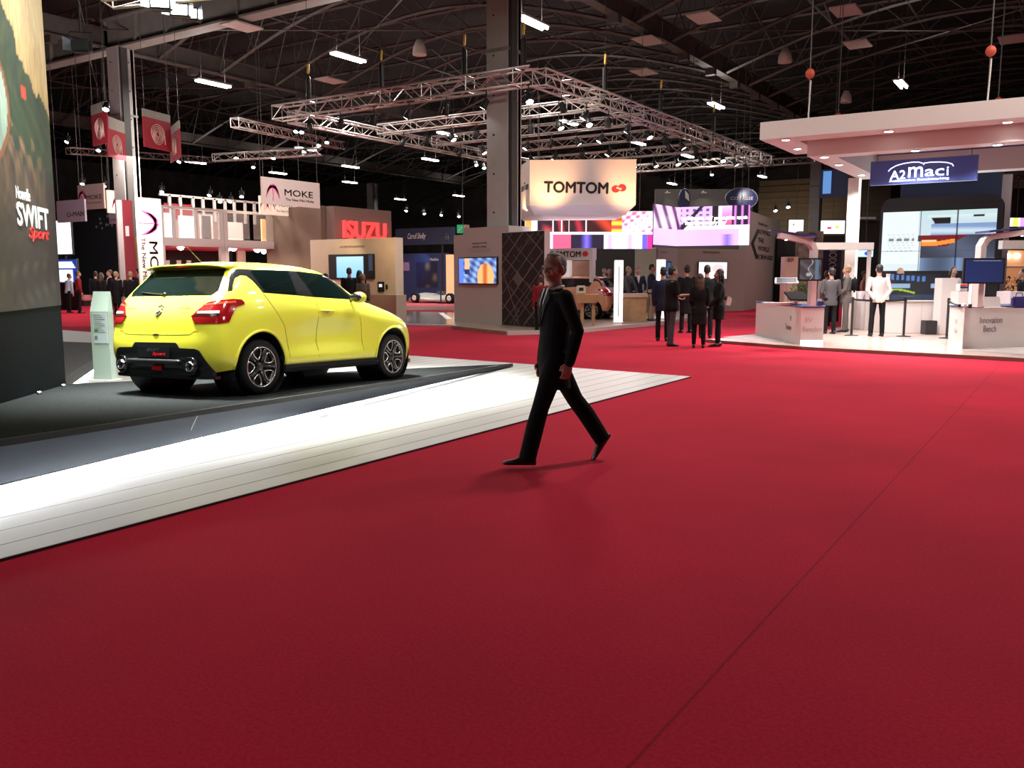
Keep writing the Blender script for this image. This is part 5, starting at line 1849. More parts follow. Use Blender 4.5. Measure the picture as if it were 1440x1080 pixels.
# hanging white header with wordmark (behind the man's head) + podium wall
t = thing('header_board', 'white header board with black wordmark behind the walking man\'s head', 'sign')
YH = hy(762, 360, 0.001).y
Yh = at(800, 360, 30).y
_, (x0_, x1_, z0_, z1_) = xpanel('board', 762, 350, 833, 365.5, Yh, .3, M_OFFW, t)
cc = hy(795, 357.5, Yh) - YD * .01
text('lettering', 'TOMTOM', Vector((cc.x, cc.y, cc.z)), XD, ZD, .20, M_INK, t, 1.20, .006, .01)
p = hy(823.5, 357, Yh) - YD * .02
mb = MB().ell((p.x, p.y, p.z), (.11, .02, .09)); solid('logo_dot', mb, M_REDINK, t, True)
_, _b = xpanel('post', 764, 365.5, 800, 425, Yh, .2, mat('podium_white', (.8, .79, .78), .5, emit=(1, .97, .95), es=.25), t, z0=.1, z1=z0_)
xpanel('post', 829, 365.5, 833, 425, Yh, .2, M_OFFW, t, z0=.1, z1=z0_)
xpanel('inner_wall', 801, 367, 829, 425, Yh + .5, .1, mat('inner_tan', (.40, .25, .17), .6), t, z0=.1)
t = thing('back_wall', 'black back wall of the navigation stand beneath the LED ribbon', 'wall')
xpanel('wall_panel', 700, 352, 895, 425, at(860, 380, 36).y, .2, mat('wall_black', (.016, .014, .014), .7), t, z0=0)
xpanel('wall_panel', 893, 350, 921, 425, at(905, 380, 35).y, .2, mat('wall_taupe', (.30, .26, .21), .7), t, z0=0)

# glowing white pillars
for u0, u1, v0, v1, D, lab in ((863, 875, 366, 456, 27.2, 'glowing white light pillar at the left end of the wooden counter'), (922, 934, 365, 449, 30, 'glowing white light pillar behind the man in beige trousers')):
    p = at((u0 + u1) / 2, v1, D); w = (u1 - u0) / FPX * D
    t = thing('light_pillar', lab, 'light pillar', (p.x, p.y, .112 if D < 29 else .10), YAW)
    h = at(u0, v0, D).z - (.112 if D < 29 else .10)
    MB().cbox((0, 0, h / 2), (w, .12, h), .01).obj('pillar', mat('pillar_glow', (.9, .9, .9), .5, emit=(1, .97, .96), es=1.3), t)
    MB().cbox((0, 0, .01), (w + .1, .3, .02)).obj('foot', M_WHITE, t)
    MB().cbox((0, -.064, h * .5), (w * .1, .004, h * .8)).obj('print', mat('print_grey3', (.5, .5, .5), .6), t)
# wooden counters
def counter(lab, u0, u1, vt, vb, D, m, topm, zf=.10, depth=.7, rz=None, taper=.0):
    p = at((u0 + u1) / 2, vb, D); w = (u1 - u0) / FPX * D
    t = thing('display_counter', lab, 'counter', (p.x, p.y, zf), YAW if rz is None else rz)
    h = at(u0, vt, D).z - zf
    mb = MB(); k = 1 - taper
    mb.ring_loft([[Vector((-w / 2 * k, .0, 0)), Vector((w / 2 * k, 0, 0)), Vector((w / 2 * k, depth, 0)), Vector((-w / 2 * k, depth, 0))],
                  [Vector((-w / 2 * (k + .03), .0, h - .12)), Vector((w / 2 * (k + .03), 0, h - .12)), Vector((w / 2 * (k + .03), depth, h - .12)), Vector((-w / 2 * (k + .03), depth, h - .12))]])
    mb.obj('cabinet', m, t)
    MB().cbox((0, depth / 2 - .03, h - .06), (w + .12, depth + .12, .12), .01).obj('worktop', topm, t)
    return t, h


counter('light wood counter in front of the man in beige trousers', 873, 908, 413, 449, 28.2, M_WOOD, mat('top_pale_wood', (.62, .50, .38), .4))
# wooden table with box beside the orange car
p = at(824, 459, 26.0)
t = thing('demo_table', 'small orange wood table on two legs carrying a white device box', 'table', (p.x, p.y, .112), YAW)
MB().ring_loft([[Vector((sx_ * a, sy_ * b, z)) for sx_, sy_ in ((-1, -1), (1, -1), (1, 1), (-1, 1))] for a, b, z in ((.30, .20, .66), (.36, .25, .92))]).obj('tabletop', M_WOOD, t)
for x in (-.12, .22): MB().cbox((x, .0, .33), (.10, .10, .66), .01).obj('leg', M_WOOD, t)
t = thing('device_box', 'white device box with dark window standing on the small wood table', 'box', (p.x - RT.x * .16, p.y - RT.y * .16, 1.032), YAW)
MB().cbox((0, 0, .13), (.28, .16, .26), .03).obj('housing', mat('cream_gloss', (.75, .68, .55), .3), t)
MB().cbox((0, -.083, .15), (.14, .006, .10), .003).obj('display', M_BLACK, t)

# greige wall with picture, violet side, tall slogan wall
def gw(u, v, D): return at(u, v, D)
t = thing('greige_wall', 'greige stand wall under the violet LED ribbon, with a small caption', 'wall')
q0, q1, q2 = gp(920, 441), gp(951, 439.2), gp(1046, 437)
h1 = at(1000, 345.5, 34).z
M_G2 = mat('greige_wall', (.42, .34, .31), .7)
solid('front', MB().slab((q1.x, q1.y), (q2.x, q2.y), .0, h1, .3, 1), M_G2, t)
solid('side', MB().slab((q0.x, q0.y), (q1.x, q1.y), .0, h1, .3, 1), mat('lilac_wall', (.50, .42, .46), .7), t)
dd = Vector((q2.x - q1.x, q2.y - q1.y, 0)).normalized(); nn = Vector((dd.y, -dd.x, 0))
pc = q1.lerp(q2, .51); Dc = (pc - CAMP).dot(FW)
pp = onp(1000, 355, q1, dd, .004)
text('lettering', 'TRAFFIC TECHNOLOGY', pp, dd, ZD, .08, M_INK, t, .95, .003)
dd0 = Vector((q1.x - q0.x, q1.y - q0.y, 0)).normalized(); nn0 = Vector((dd0.y, -dd0.x, 0))
text('lettering', 'MAPS & DATA', onp(934, 355, q0, dd0, .004), dd0, ZD, .06, mat('print_grey4', (.2, .17, .18), .6), t, .45, .003)
def chart(a, b):
    if ((a - .68) / .22) ** 2 + ((b - .62) / .26) ** 2 < 1: return mixc((236, 160, 160), (250, 215, 215), .5 + .5 * S(60 * a) * S(50 * b))
    return (250, 244, 244)
m0 = onp(980, 393, q1, dd); m1 = onp(1021.5, 368, q1, dd)
monitor('wall_monitor', 'white lit wall monitor with pink chart on the greige wall', m0 + nn * .02, dd, (m1 - m0).dot(dd), m1.z - m0.z, chart, SCR, nn)
m0 = at(934.5, 391, (q0.lerp(q1, .5) - CAMP).dot(FW) - .4); m1 = at(941, 368, (q0.lerp(q1, .5) - CAMP).dot(FW) - .4)
t = thing('tall_display', 'narrow dark blue upright display beside the second light pillar', 'screen', (m0.x - FW.x * .5, m0.y - FW.y * .5, 0), YAW)
MB().cbox((.08, .04, .5), (.05, .05, 1.0)).obj('pole', M_BLACK, t)
MB().cbox((.08, .03, .01), (.3, .3, .02)).obj('foot', M_BLACK, t)
MB().cbox((.08, .0, (m0.z + m1.z) / 2), (.21, .04, m1.z - m0.z), .005).obj('case', M_BLACK, t)
MB().cbox((.08, -.022, (m0.z + m1.z) / 2), (.15, .004, m1.z - m0.z - .08)).obj('display', mat('display_blue', (.02, .05, .1), .3, emit=(.05, .18, .4), es=.6), t)

t = thing('slogan_wall', 'tall greige wall with big black arrow and the slogan in dark letters', 'wall')
s0, s1 = gp(1046, 437), gp(1093, 428)
hs = at(1053, 295, (s0 - CAMP).dot(FW)).z
solid('panel', MB().slab((s0.x, s0.y), (s1.x, s1.y), .0, hs, .3, 1), M_G2, t)
ds = Vector((s1.x - s0.x, s1.y - s0.y, 0)).normalized(); ns = Vector((ds.y, -ds.x, 0))
def sw(u, v):
    d = ray(u, v); o = Vector((s0.x, s0.y, 0)) + ns * .01
    return CAMP + d * ((o - CAMP).dot(ns) / d.dot(ns))
for w_, v_, uu in (('TOMTOM', 316, (1066, 1079)), ('MOVING', 327, (1065, 1083)), ('THE', 338, (1066, 1074)), ('WORLD', 350, (1066, 1082)), ('FORWARD', 362, (1065, 1087))):
    a_, c_ = sw(uu[0], v_), sw(uu[1], v_)
    text('lettering', w_, (a_ + c_) / 2, ds, ZD, .22 if w_ != 'TOMTOM' else .12, M_INK, t, (c_ - a_).length, .004, .01)
mb = MB()
ar = [sw(u, v) for u, v in ((1065, 322), (1056, 342), (1063, 364), (1066, 364), (1060, 342), (1067, 327))]
mb.add(ar + [p + ns * .01 for p in ar], [(0, 1, 4, 5), (1, 2, 3, 4), (6, 11, 10, 7), (7, 10, 9, 8)] + [(i, (i + 1) % 6, (i + 1) % 6 + 6, i + 6) for i in range(6)])
solid('arrow', mb, M_INK, t)

# sandy wall with big monitor, behind the car
t = thing('sand_wall', 'warm sand coloured stand wall with black framed TV, right of the yellow car roof', 'wall')
Ys = at(500, 400, 29.5).y
xpanel('panel', 436, 337.5, 557, 440, Ys, .4, M_SAND, t, z0=0)
xpanel('plinth', 505, 414, 557.5, 440, Ys - .5, .5, mat('sand_plinth', (.50, .40, .30), .6), t, z0=0)
pp = hy(495, 347, Ys) - YD * .012
text('lettering', 'AUTOMOTIVE NAVIGATION', pp, XD, ZD, .075, mat('print_brown', (.25, .16, .10), .6), t, 1.15, .003)
def skyp(a, b): return mixc((120, 180, 225), (170, 205, 235), b) if .17 < a < .80 and .02 < b < .93  else ((6, 7, 9) if not (a > .9 and b > .3) else (40, 50, 66))
a_, c_ = hy(465, 392, Ys), hy(527, 357, Ys)
monitor('wall_monitor', 'big black framed TV with light blue picture on the sand coloured wall', a_ - YD * .0, XD, c_.x - a_.x, c_.z - a_.z, skyp, SCR, -YD, depth=.08)
a_ = hy(532, 410, Ys)
t = thing('wall_device', 'small black wall device with lit screen below right of the big TV', 'device', (a_.x, a_.y, a_.z))
MB().cbox((.14, -.02, .16), (.27, .04, .33), .005).obj('case', M_BLACK, t)
MB().cbox((.14, -.042, .20), (.14, .004, .10)).obj('display', mat('display_white', (.5, .5, .5), .3, emit=(.8, .85, .9), es=.8), t)
MB().cbox((.39, -.02, .16), (.07, .04, .15), .005).obj('handset', M_BLACK, t)
for u in (470, 530): spot('wall_washer', hy(u, 322, Ys - 1.4), hy(u, 380, Ys), 90, 90, .8, (1, .74, .42), .1)

# brown wall with red glowing letters
t = thing('brown_wall', 'tall brown stand wall carrying red glowing letters behind the sand wall', 'wall')
p0_, p1_ = hx(470, 289.5, -27.0), hx(550, 297, -27.0)
solid('panel', MB().box(-27.5, -27.0, p0_.y, p1_.y, 0, p0_.z), mat('brown_panel', (.17, .115, .095), .8), t)
solid('side_panel', MB().box(-31, -27.52, p0_.y - .3, p0_.y, 0, p0_.z + .02), mat('brown_panel2', (.13, .09, .06), .8), t)
a_, c_ = hx(482, 328, -26.98), hx(541, 328, -26.98)
M_RG = mat('red_neon', (.8, .05, .05), .5, emit=(1, .06, .06), es=1.4)
text('lettering', 'ISUZU', (a_ + c_) / 2 + ZD * .12, YD, ZD, .74, M_RG, t, (c_ - a_).length, .12, .012)
area('neon_glow', ((a_ + c_) / 2) + XD * .5, 14, 4.5, .7, (1, .05, .06), (a_ + c_) / 2)
# navy stand behind the map wall with old racing car poster
t = thing('navy_wall', 'navy stand wall with white handwriting and dark posters left of the map wall', 'wall')
Yn = at(600, 400, 50).y
xpanel('panel', 556, 357, 628, 420, Yn, .3, M_BLUEP, t, z0=0)
xpanel('header', 556, 322, 636, 343, Yn - .1, .3, mat('header_navy', (.010, .017, .045), .6), t)
pp = hy(586, 333, Yn - .12)
text('lettering', 'Carroll Shelby', pp, XD, ZD, .42, M_OFFW, t, 1.35, .005, -.005, .5)
text('emblem', '0', hy(628.5, 334, Yn - .12), XD, ZD, .42, M_OFFW, t, .22, .005, .01)
def poster_b(a, b): return mixc((14, 20, 50), (120, 100, 60), max(0, S(9 * a + 3) * S(7 * b + 2)) * .8) if a > .3 else (12, 20, 60)
picture('poster', hy(586, 404, Yn) - YD * .02, XD * 1.55, ZD * 1.45, 30, 30, poster_b, PRINT, t)
picture('poster', hy(567, 381, Yn) - YD * .02, XD * .50, ZD * .50, 12, 12, lambda a, b: (170, 140, 170) if S(20 * a) * S(17 * b) > 0 else (90, 60, 100), PRINT, t)
text('lettering', 'Heuliez', hy(611, 364.5, Yn) - YD * .02, XD, ZD, .16, M_OFFW, t, .62, .004)
p = hy(591, 357, Yn - .9); spot('blue_spot', p, hy(592, 372, Yn), 60, 80, .7, (.4, .6, 1), .05)
xpanel('poster_frame', 627, 358, 641, 392, Yn - .6, .1, mat('warm_panel', (.62, .38, .22), .6, emit=(1, .5, .2), es=.35), t, z0=.3)
solid('wall_post', MB().tube([hy(622, 330, Yn), Vector((hy(622, 330, Yn).x, Yn, 0))], .06, 6), M_BLACK, t)

# reflective low stage edge + strips between the car stand and the map wall
t = thing('low_podium', 'low grey podium with red carpet top in front of the old racing car', 'podium')
pq = [gp(557, 436), gp(640, 436), gp(640, 426), gp(557, 426)]
solid('top', MB().prism([(p.x, p.y) for p in pq], .0, .12), mat('podium_red', (.30, .02, .03), .8), t)
solid('edge', MB().slab(pq[0], pq[1], .0, .13, .06, -1), M_GREYP, t)
t = thing('stand_floor', 'low glossy brown stand floor with pale border behind the yellow car bonnet', 'floor')
pq = [gp(556, 457), gp(640, 459), gp(640, 441), gp(556, 439)]
solid('boards', MB().prism([(p.x, p.y) for p in pq], .0, .05), mat('glossy_brown', (.16, .12, .10), .15), t)
e = MB().slab(pq[0], pq[1], .0, .055, .22, -1); solid('border', e, M_OFFW, t)
solid('border', MB().prism([(p.x, p.y) for p in (gp(617, 440, .05), gp(624, 440, .05), gp(636, 449, .05), gp(628, 449, .05))], .05, .06), M_WHITE, t)
# exit sign above
p = at(651, 322, 44)
t = thing('exit_sign', 'green and white running man exit sign just above the map wall', 'sign', p, YAW)
MB().cbox((-.14, 0, 0), (.32, .08, .42)).obj('green_half', mat('exit_green', (.02, .30, .12), .5, emit=(.02, .4, .15), es=.5), t)
MB().cbox((.18, 0, 0), (.28, .08, .42)).obj('tan_half', mat('exit_tan', (.5, .4, .28), .5), t)
MB().tube([(-.05, -.05, .1), (-.13, -.05, .0), (-.2, -.05, -.1)], .025, 6).obj('figure', M_WHITE, t)
MB().tube([(.18 + .07 * C(a), -.05, .09 * S(a)) for a in np.linspace(0, 2 * PI, 13)[:-1]], .014, 6, close=True).obj('ring_mark', mat('print_red', (.62, .02, .03)), t)
MB().tube([(0, 0, .2), (0, 0, 14.98 - p.z)], .012, 4).obj('wire', M_STEEL, t)
# =================================================================== WHITE CANOPY STAND (right)
ZF = .07
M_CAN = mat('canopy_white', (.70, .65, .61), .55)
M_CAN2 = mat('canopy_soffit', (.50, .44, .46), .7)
M_LACQ = mat('desk_white', (.76, .70, .68), .3)
t = thing('stand_floor', 'pale glossy stand floor with grey patches under the white canopy', 'floor')
fp = [gp(990, 477, ZF), gp(1130, 487.5, ZF), gp(1440, 503.5, ZF)]
fp = [(p.x, p.y) for p in fp]
dx_ = Vector((fp[2][0] - fp[1][0], fp[2][1] - fp[1][1])).normalized()
fp += [(fp[2][0] + dx_.x * 6, fp[2][1] + dx_.y * 6), (6, 33), (-5.9, 33), (-5.9, 24)]
solid('boards', MB().prism(fp, 0.0, ZF), mat('stand_pale_floor', (.50, .38, .33), .22, noise=.04, nscale=1.2), t)
e = MB()
for a_, c_ in zip(fp[:3], fp[1:4]): e.slab(a_, c_, .0, ZF + .002, .03, -1)
solid('edge_strip', e, mat('edge_brown', (.22, .12, .10), .4), t)
M_PATCH = mat('grey_patch', (.28, .245, .235), .6, noise=.1, nscale=5)
for pts in (((1016, 474), (1062, 470), (1100, 474), (1125, 483), (1098, 482)), ((1352, 492), (1440, 487), (1480, 492), (1480, 503), (1440, 500)), ((1190, 471), (1330, 473), (1330, 478), (1190, 474))):
    solid('floor_patch', MB().prism([(q.x, q.y) for q in (gp(u, v, ZF) for u, v in pts)], ZF, ZF + .004), M_PATCH, t)

t = thing('canopy', 'big white stepped canopy with round downlights hung over the stand on the right', 'canopy')
CX0, CX1 = -6.3, 6.5
mb = MB()
mb.box(CX0, CX1, 19.8, 20.5, 4.64, 5.02).box(CX0, CX0 + .7, 20.5, 22.7, 4.64, 5.02)
solid('outer_fascia', mb, M_CAN, t)
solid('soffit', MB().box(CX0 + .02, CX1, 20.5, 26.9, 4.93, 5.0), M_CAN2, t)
mb = MB()
mb.box(-5.45, CX1, 20.62, 21.15, 4.30, 4.93).box(-5.45, -4.9, 21.15, 25.8, 4.30, 4.93).box(-5.45, CX1, 25.8, 26.4, 4.30, 4.93)
solid('inner_fascia', mb, M_CAN, t)
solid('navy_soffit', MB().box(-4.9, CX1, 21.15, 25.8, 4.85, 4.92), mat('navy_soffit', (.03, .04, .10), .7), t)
DL1 = [(1105, 196, 4.64), (1250, 184, 4.64), (1417, 171, 4.64), (1092, 211, 4.64)]
DL2 = [(1152, 217, 4.30), (1282, 207, 4.30), (1400, 198, 4.30), (1153, 233, 4.30), (1188, 247, 4.30)]
DLN = ['front fascia, leftmost', 'front fascia, middle', 'front fascia, rightmost', 'left fascia near the corner', 'inner fascia, leftmost', 'inner fascia, above the blue sign', 'inner fascia, right of the blue sign', 'inner left fascia, nearer one', 'inner left fascia, by the white post']
first = None
for i, (u, v, z) in enumerate(DL1 + DL2):
    p = gp(u, v, z)
    if z > 4.5: p.y = min(max(p.y, 19.95), 22.5); p.x = min(max(p.x, CX0 + .12), 9) if i != 3 else CX0 + .35
    else:
        if i in (7, 8): p.x = -5.17
        else: p.y = 20.88
    if first is None:
        first = q = thing('downlight', '', 'downlight', group='canopy downlights')
        MB().lathe([(.10, 0), (.115, -.012), (.095, -.02), (.09, -.005)], seg=20).obj('ring', M_WHITE, q, True)
        MB().lathe([(.088, -.004), (.08, -.022), (.04, -.03), (.005, -.032)], seg=20).obj('lens', mat('downlight_lens', (1, 1, 1), .5, emit=(1, .97, .95), es=16), q, True)
    else: q = copy_tree(first)
    q.location = (p.x, p.y, z)
    tag(q, 'round lit downlight under the white canopy, ' + DLN[i], 'downlight', 'canopy downlights')
    spot('downlight_beam', (p.x, p.y, z - .06), (p.x + (.3 if i < 4 else 0), p.y - (.5 if i < 3 else -.3), 0), 460, 135, .9, (1, .90, .86), .07)
for x, y in ((-3.5, 22.5), (-1.0, 22.5), (1.5, 22.5), (-3.5, 24.8), (-1.0, 24.8), (1.5, 24.8)):
    spot('downlight_beam', (x, y, 4.8), (x, y, 0), 190, 130, .9, (1, .90, .87), .08)
for u, v in ((1137, 168), (1386, 143), (1178, 165), (1400, 143)):
    pass
hk = None
for u, Y_, lab in ((1136, 20.1, 'red chain hoist holding the left end of the white canopy'), (1386, 20.1, 'red chain hoist holding the right part of the white canopy'), (1178, 25.9, 'red chain hoist further back on the white canopy, left'), (1401, 25.9, 'red chain hoist further back on the white canopy, right')):
    p = hy(u, 180, Y_)
    if hk is None:
        hk = q = thing('chain_hoist', '', 'hoist')
        MB().tube([(0, 0, .0), (0, 0, 9.98)], .014, 4).obj('chain', M_STEEL, q)
        MB().ell((0, 0, 1.0), (.10, .08, .11)).obj('hoist_body', mat('hoist_red', (.55, .08, .04), .5), q, True)
        MB().tube([(0, 0, .0), (.02, 0, .85)], .017, 6).obj('sling', M_OFFW, q)
    else: q = copy_tree(hk)
    q.location = (p.x, p.y, 5.02); tag(q, lab, 'hoist')
t = thing('canopy_post', 'white square post carrying the back left corner of the canopy', 'post')
solid('shaft', MB().box(-5.66, -5.38, 25.82, 26.10, ZF, 4.30), M_CAN, t)
solid('shaft_light', MB().box(-5.375, -5.36, 25.84, 26.08, ZF + .8, 4.29), mat('post_glow', (.9, .9, .9), .5, emit=(1, .93, .9), es=.7), t)

# blue hanging sign
YS = 21.7
t = thing('hanging_sign', 'blue hanging sign with white car outline and wordmark under the white canopy', 'sign')
a_, c_ = hy(1223, 261, YS), hy(1376, 217, YS)
a0, c0 = hy(1223, 228, YS), hy(1376, 253, YS)
zT, zB = (a0.z + c_.z) / 2, (a_.z + c0.z) / 2
M_SIGN = mat('sign_blue', (.075, .12, .42), .45)
solid('panel', MB().box(a_.x, c_.x, YS, YS + .12, zB, zT), M_SIGN, t)
W_, H_ = c_.x - a_.x, zT - zB
sx_ = lambda f, g: Vector((a_.x + W_ * f, YS - .004, zB + H_ * g))
M_NW = mat('neon_white', (.9, .9, .9), .5, emit=(.95, .95, 1), es=1.2)
text('lettering', 'A2', sx_(.270, .38), XD, ZD, H_ * .36, M_NW, t, W_ * .145, .01, .004)
text('lettering', 'm', sx_(.438, .46), XD, ZD, H_ * .42, M_NW, t, W_ * .135, .01, .004)
text('lettering', 'ac', sx_(.615, .40), XD, ZD, H_ * .28, M_NW, t, W_ * .175, .01, .004)
text('lettering', 'i', sx_(.735, .42), XD, ZD, H_ * .34, M_NW, t, W_ * .014, .01, .004)
text('lettering', 'Automotive Benchmarking', sx_(.47, .13), XD, ZD, H_ * .12, M_NW, t, W_ * .56, .008, .002)
solid('car_outline', MB().tube([sx_(x, y) for x, y in ((.175, .55), (.20, .66), (.25, .77), (.32, .84), (.40, .87), (.46, .86), (.50, .80), (.515, .74))], .012, 6), M_NW, t)
solid('car_outline', MB().tube([sx_(x, y) for x, y in ((.51, .80), (.57, .82), (.65, .81), (.72, .77), (.77, .70), (.785, .60))], .012, 6), M_NW, t)
for f in (.06, .94):
    solid('wire', MB().tube([sx_(f, 1) + YD * .05, Vector((sx_(f, 1).x, YS + .05, 4.86))], .008, 4), M_STEEL, t)
spot('sign_light', sx_(.02, 1.6) - YD * .6, sx_(.06, .5), 34, 80, .8, (.75, .8, 1), .05)
spot('sign_light', sx_(.98, 1.6) - YD * .6, sx_(.94, .5), 55, 80, .8, (.75, .8, 1), .05)

# LED wall in black rounded frame
YL = 28.0
t = thing('led_wall', 'large black framed video wall showing a silver car tail lamp close up', 'screen')
l0, l1 = hy(1233, 400, YL), hy(1413, 272, YL)
x0_, x1_, z1_ = l0.x, l1.x, (hy(1240, 279, YL).z + l1.z) / 2
def rrect(x0, x1, z0, z1, r, n=6):
    P_ = []
    for cx, cz, a0 in ((x1 - r, z1 - r, 0), (x0 + r, z1 - r, PI / 2), (x0 + .02, z0 + .02, PI), (x1 - .02, z0 + .02, 3 * PI / 2)):
        rr = r if a0 < 2 else .02
        for k in range(n + 1):
            a = a0 + PI / 2 * k / n; P_.append((cx + rr * C(a), cz + rr * S(a)))
    return P_
pf = rrect(x0_, x1_, ZF, z1_, .35)
solid('frame', MB().ring_loft([[Vector((x, YL, z)) for x, z in pf], [Vector((x, YL + .4, z)) for x, z in pf]]), mat('frame_black', (.012, .013, .017), .45), t)


def tailpic(a, b):
    # a across, b up
    if a < .33 or (a < .36 and b < .5):
        c = (238, 246, 248) if b > .12 else (225, 238, 242)
        if .30 < b < .62 and a > .05 and abs(((b * 22) % 1) - .5) < .18 and S(140 * a + 40 * b) > -.2 and a < .30: c = (196, 205, 205)
        if .50 < b < .55 and .05 < a < .30 and S(90 * a) > -.5: c = (120, 130, 132)
    else:
        c = (206, 226, 234)
        if b > .80 and a > .40: c = mixc((232, 246, 248), (190, 214, 224), (1 - b) * 4)
        if .70 < b < .88 and .44 + (.88 - b) * .35 < a + .0 and a < .61 and b > .74: c = (14, 14, 16)
        if b < .78 and a > .44: c = mixc((130, 160, 205), (214, 232, 240), max(0, S((b - .62) * 22 + a)) * .9)
        if b < .60: c = mixc((48, 54, 70), (84, 94, 118), .5 + .5 * S(8 * a + 6 * b))
        if .40 < b < .60 and .35 < a < .78 - (.6 - b) * 1.0: c = (120, 14, 16)
        if abs(b - (.455 + max(0, (a - .50)) * .28)) < .035 and .36 < a < .66: c = (255, 150, 60)
        if abs(b - .50) < .02 and .36 < a < .5: c = (255, 210, 160)
        if b < .22: c = mixc((120, 150, 190), (70, 84, 110), abs(S(9 * a)))
        if b > .93: c = (200, 226, 226)
        if .80 < a < .90 and abs(b - .90) < .022: c = (20, 24, 30)
    for k in (.345, .67):
        if abs(a - k) < .0035: c = mixc(c, (10, 20, 30), .75)
    for k in (.33, .66):
        if abs(b - k) < .004: c = mixc(c, (40, 60, 80), .35)
    return c


s0_, s1_ = hy(1238, 381, YL), hy(1403, 293, YL)
zt_ = (hy(1240, 299, YL).z + s1_.z) / 2
picture('display', Vector((s0_.x, YL - .006, s0_.z)), XD * (s1_.x - s0_.x), ZD * (zt_ - s0_.z), 150, 90, tailpic, attr_mat('video_wall', 1.05), t)
area('video_wash', ((s0_ + s1_) / 2) - YD * .4, 90, 3.0, 1.6, (.85, .93, 1), ((s0_ + s1_) / 2) - YD * 9)
# navy panel and pale column above the video wall
t = thing('navy_backdrop', 'plain navy panel rising above the video wall behind the blue sign', 'panel')
xpanel('panel', 1268, 240, 1399, 400, 30, .1, M_BLUEP, t, z0=ZF)
t = thing('backdrop_post', 'pale pink square column right of the navy panel over the video wall', 'post')
xpanel('shaft', 1399, 246, 1413, 400, 30.3, .3, M_CAN2, t, z0=ZF)
t = thing('blue_banner', 'narrow light blue banner by a navy panel under the left side of the canopy', 'banner')
Yb = 31.0
xpanel('light_stripe', 1158, 241, 1168, 272, Yb - .03, .03, mat('banner_blue', (.12, .35, .75), .5, emit=(.15, .4, .9), es=.5), t)
xpanel('navy_cloth', 1153, 239, 1192, 277, Yb, .05, M_BLUEP, t)
q_ = hy(1172, 239, Yb); solid('wire', MB().tube([q_, Vector((q_.x, Yb, 14.98))], .01, 4), M_STEEL, t)

# ---- left angular desk
def desk(lab, pts, zt, words, glow=None, top=None):
    t = thing('info_desk', lab, 'desk')
    P_ = [gp(u, v, ZF) for u, v in pts]
    P2 = [Vector((p.x, p.y)) for p in P_]
    poly = P2 + [P2[-1] + P2[-1].normalized() * 1.0, P2[0] + P2[0].normalized() * 1.0]
    solid('cabinet', MB().prism(poly, ZF + .0, zt), M_LACQ, t)
    solid('top_edge', MB().prism([p + (p - sum(poly, Vector((0, 0))) / len(poly)).normalized() * .03 for p in poly], zt, zt + .025), mat('top_navy', (.02, .03, .10), .3), t)
    for (i, f, z, s_, h_, w_, m_) in words:
        a, b = P_[i], P_[i + 1]
        d = (b - a); d.z = 0
        nn = Vector((d.y, -d.x, 0)).normalized()
        text('lettering', s_, Vector((a.x, a.y, 0)) + d * f + ZD * z + nn * .004, d.normalized(), ZD, h_, m_, t, w_, .003)
    if glow is not None:
        a, b = P2[glow], P2[glow + 1]
        solid('base_glow', MB().slab(a, b, ZF, ZF + .10, .012, -1), mat('base_glow', (.9, .9, .9), .5, emit=(1, .97, .95), es=1.0), t)
    return t, P2
M_TXT = mat('text_grey', (.16, .14, .17), .6)
M_TXP = mat('text_pale', (.50, .42, .42), .6)
tL, PL = desk('white angular info desk on the left of the canopy stand, lettered for benchmarking', [(1062, 470), (1125, 485), (1157, 485)], .89,
      [(0, .80, .62, 'TV', .11, .12, M_TXT), (0, .76, .42, 'Techno', .12, .42, M_TXT), (1, .35, .62, 'EV', .10, .16, M_TXP), (1, .52, .42, 'Benchm', .11, .42, M_TXP)], 1)
tR, PR = desk('white angular info desk at the right edge, lettered Innovation Bench', [(1333, 486), (1353, 490.5), (1462, 487)], .93,
      [(1, .34, .66, 'Innovation', .13, .60, M_TXT), (1, .33, .48, 'Bench', .13, .34, M_TXT), (0, .5, .62, 'EV', .09, .10, M_TXP), (0, .5, .42, 'Tech', .09, .18, M_TXP)], 0)


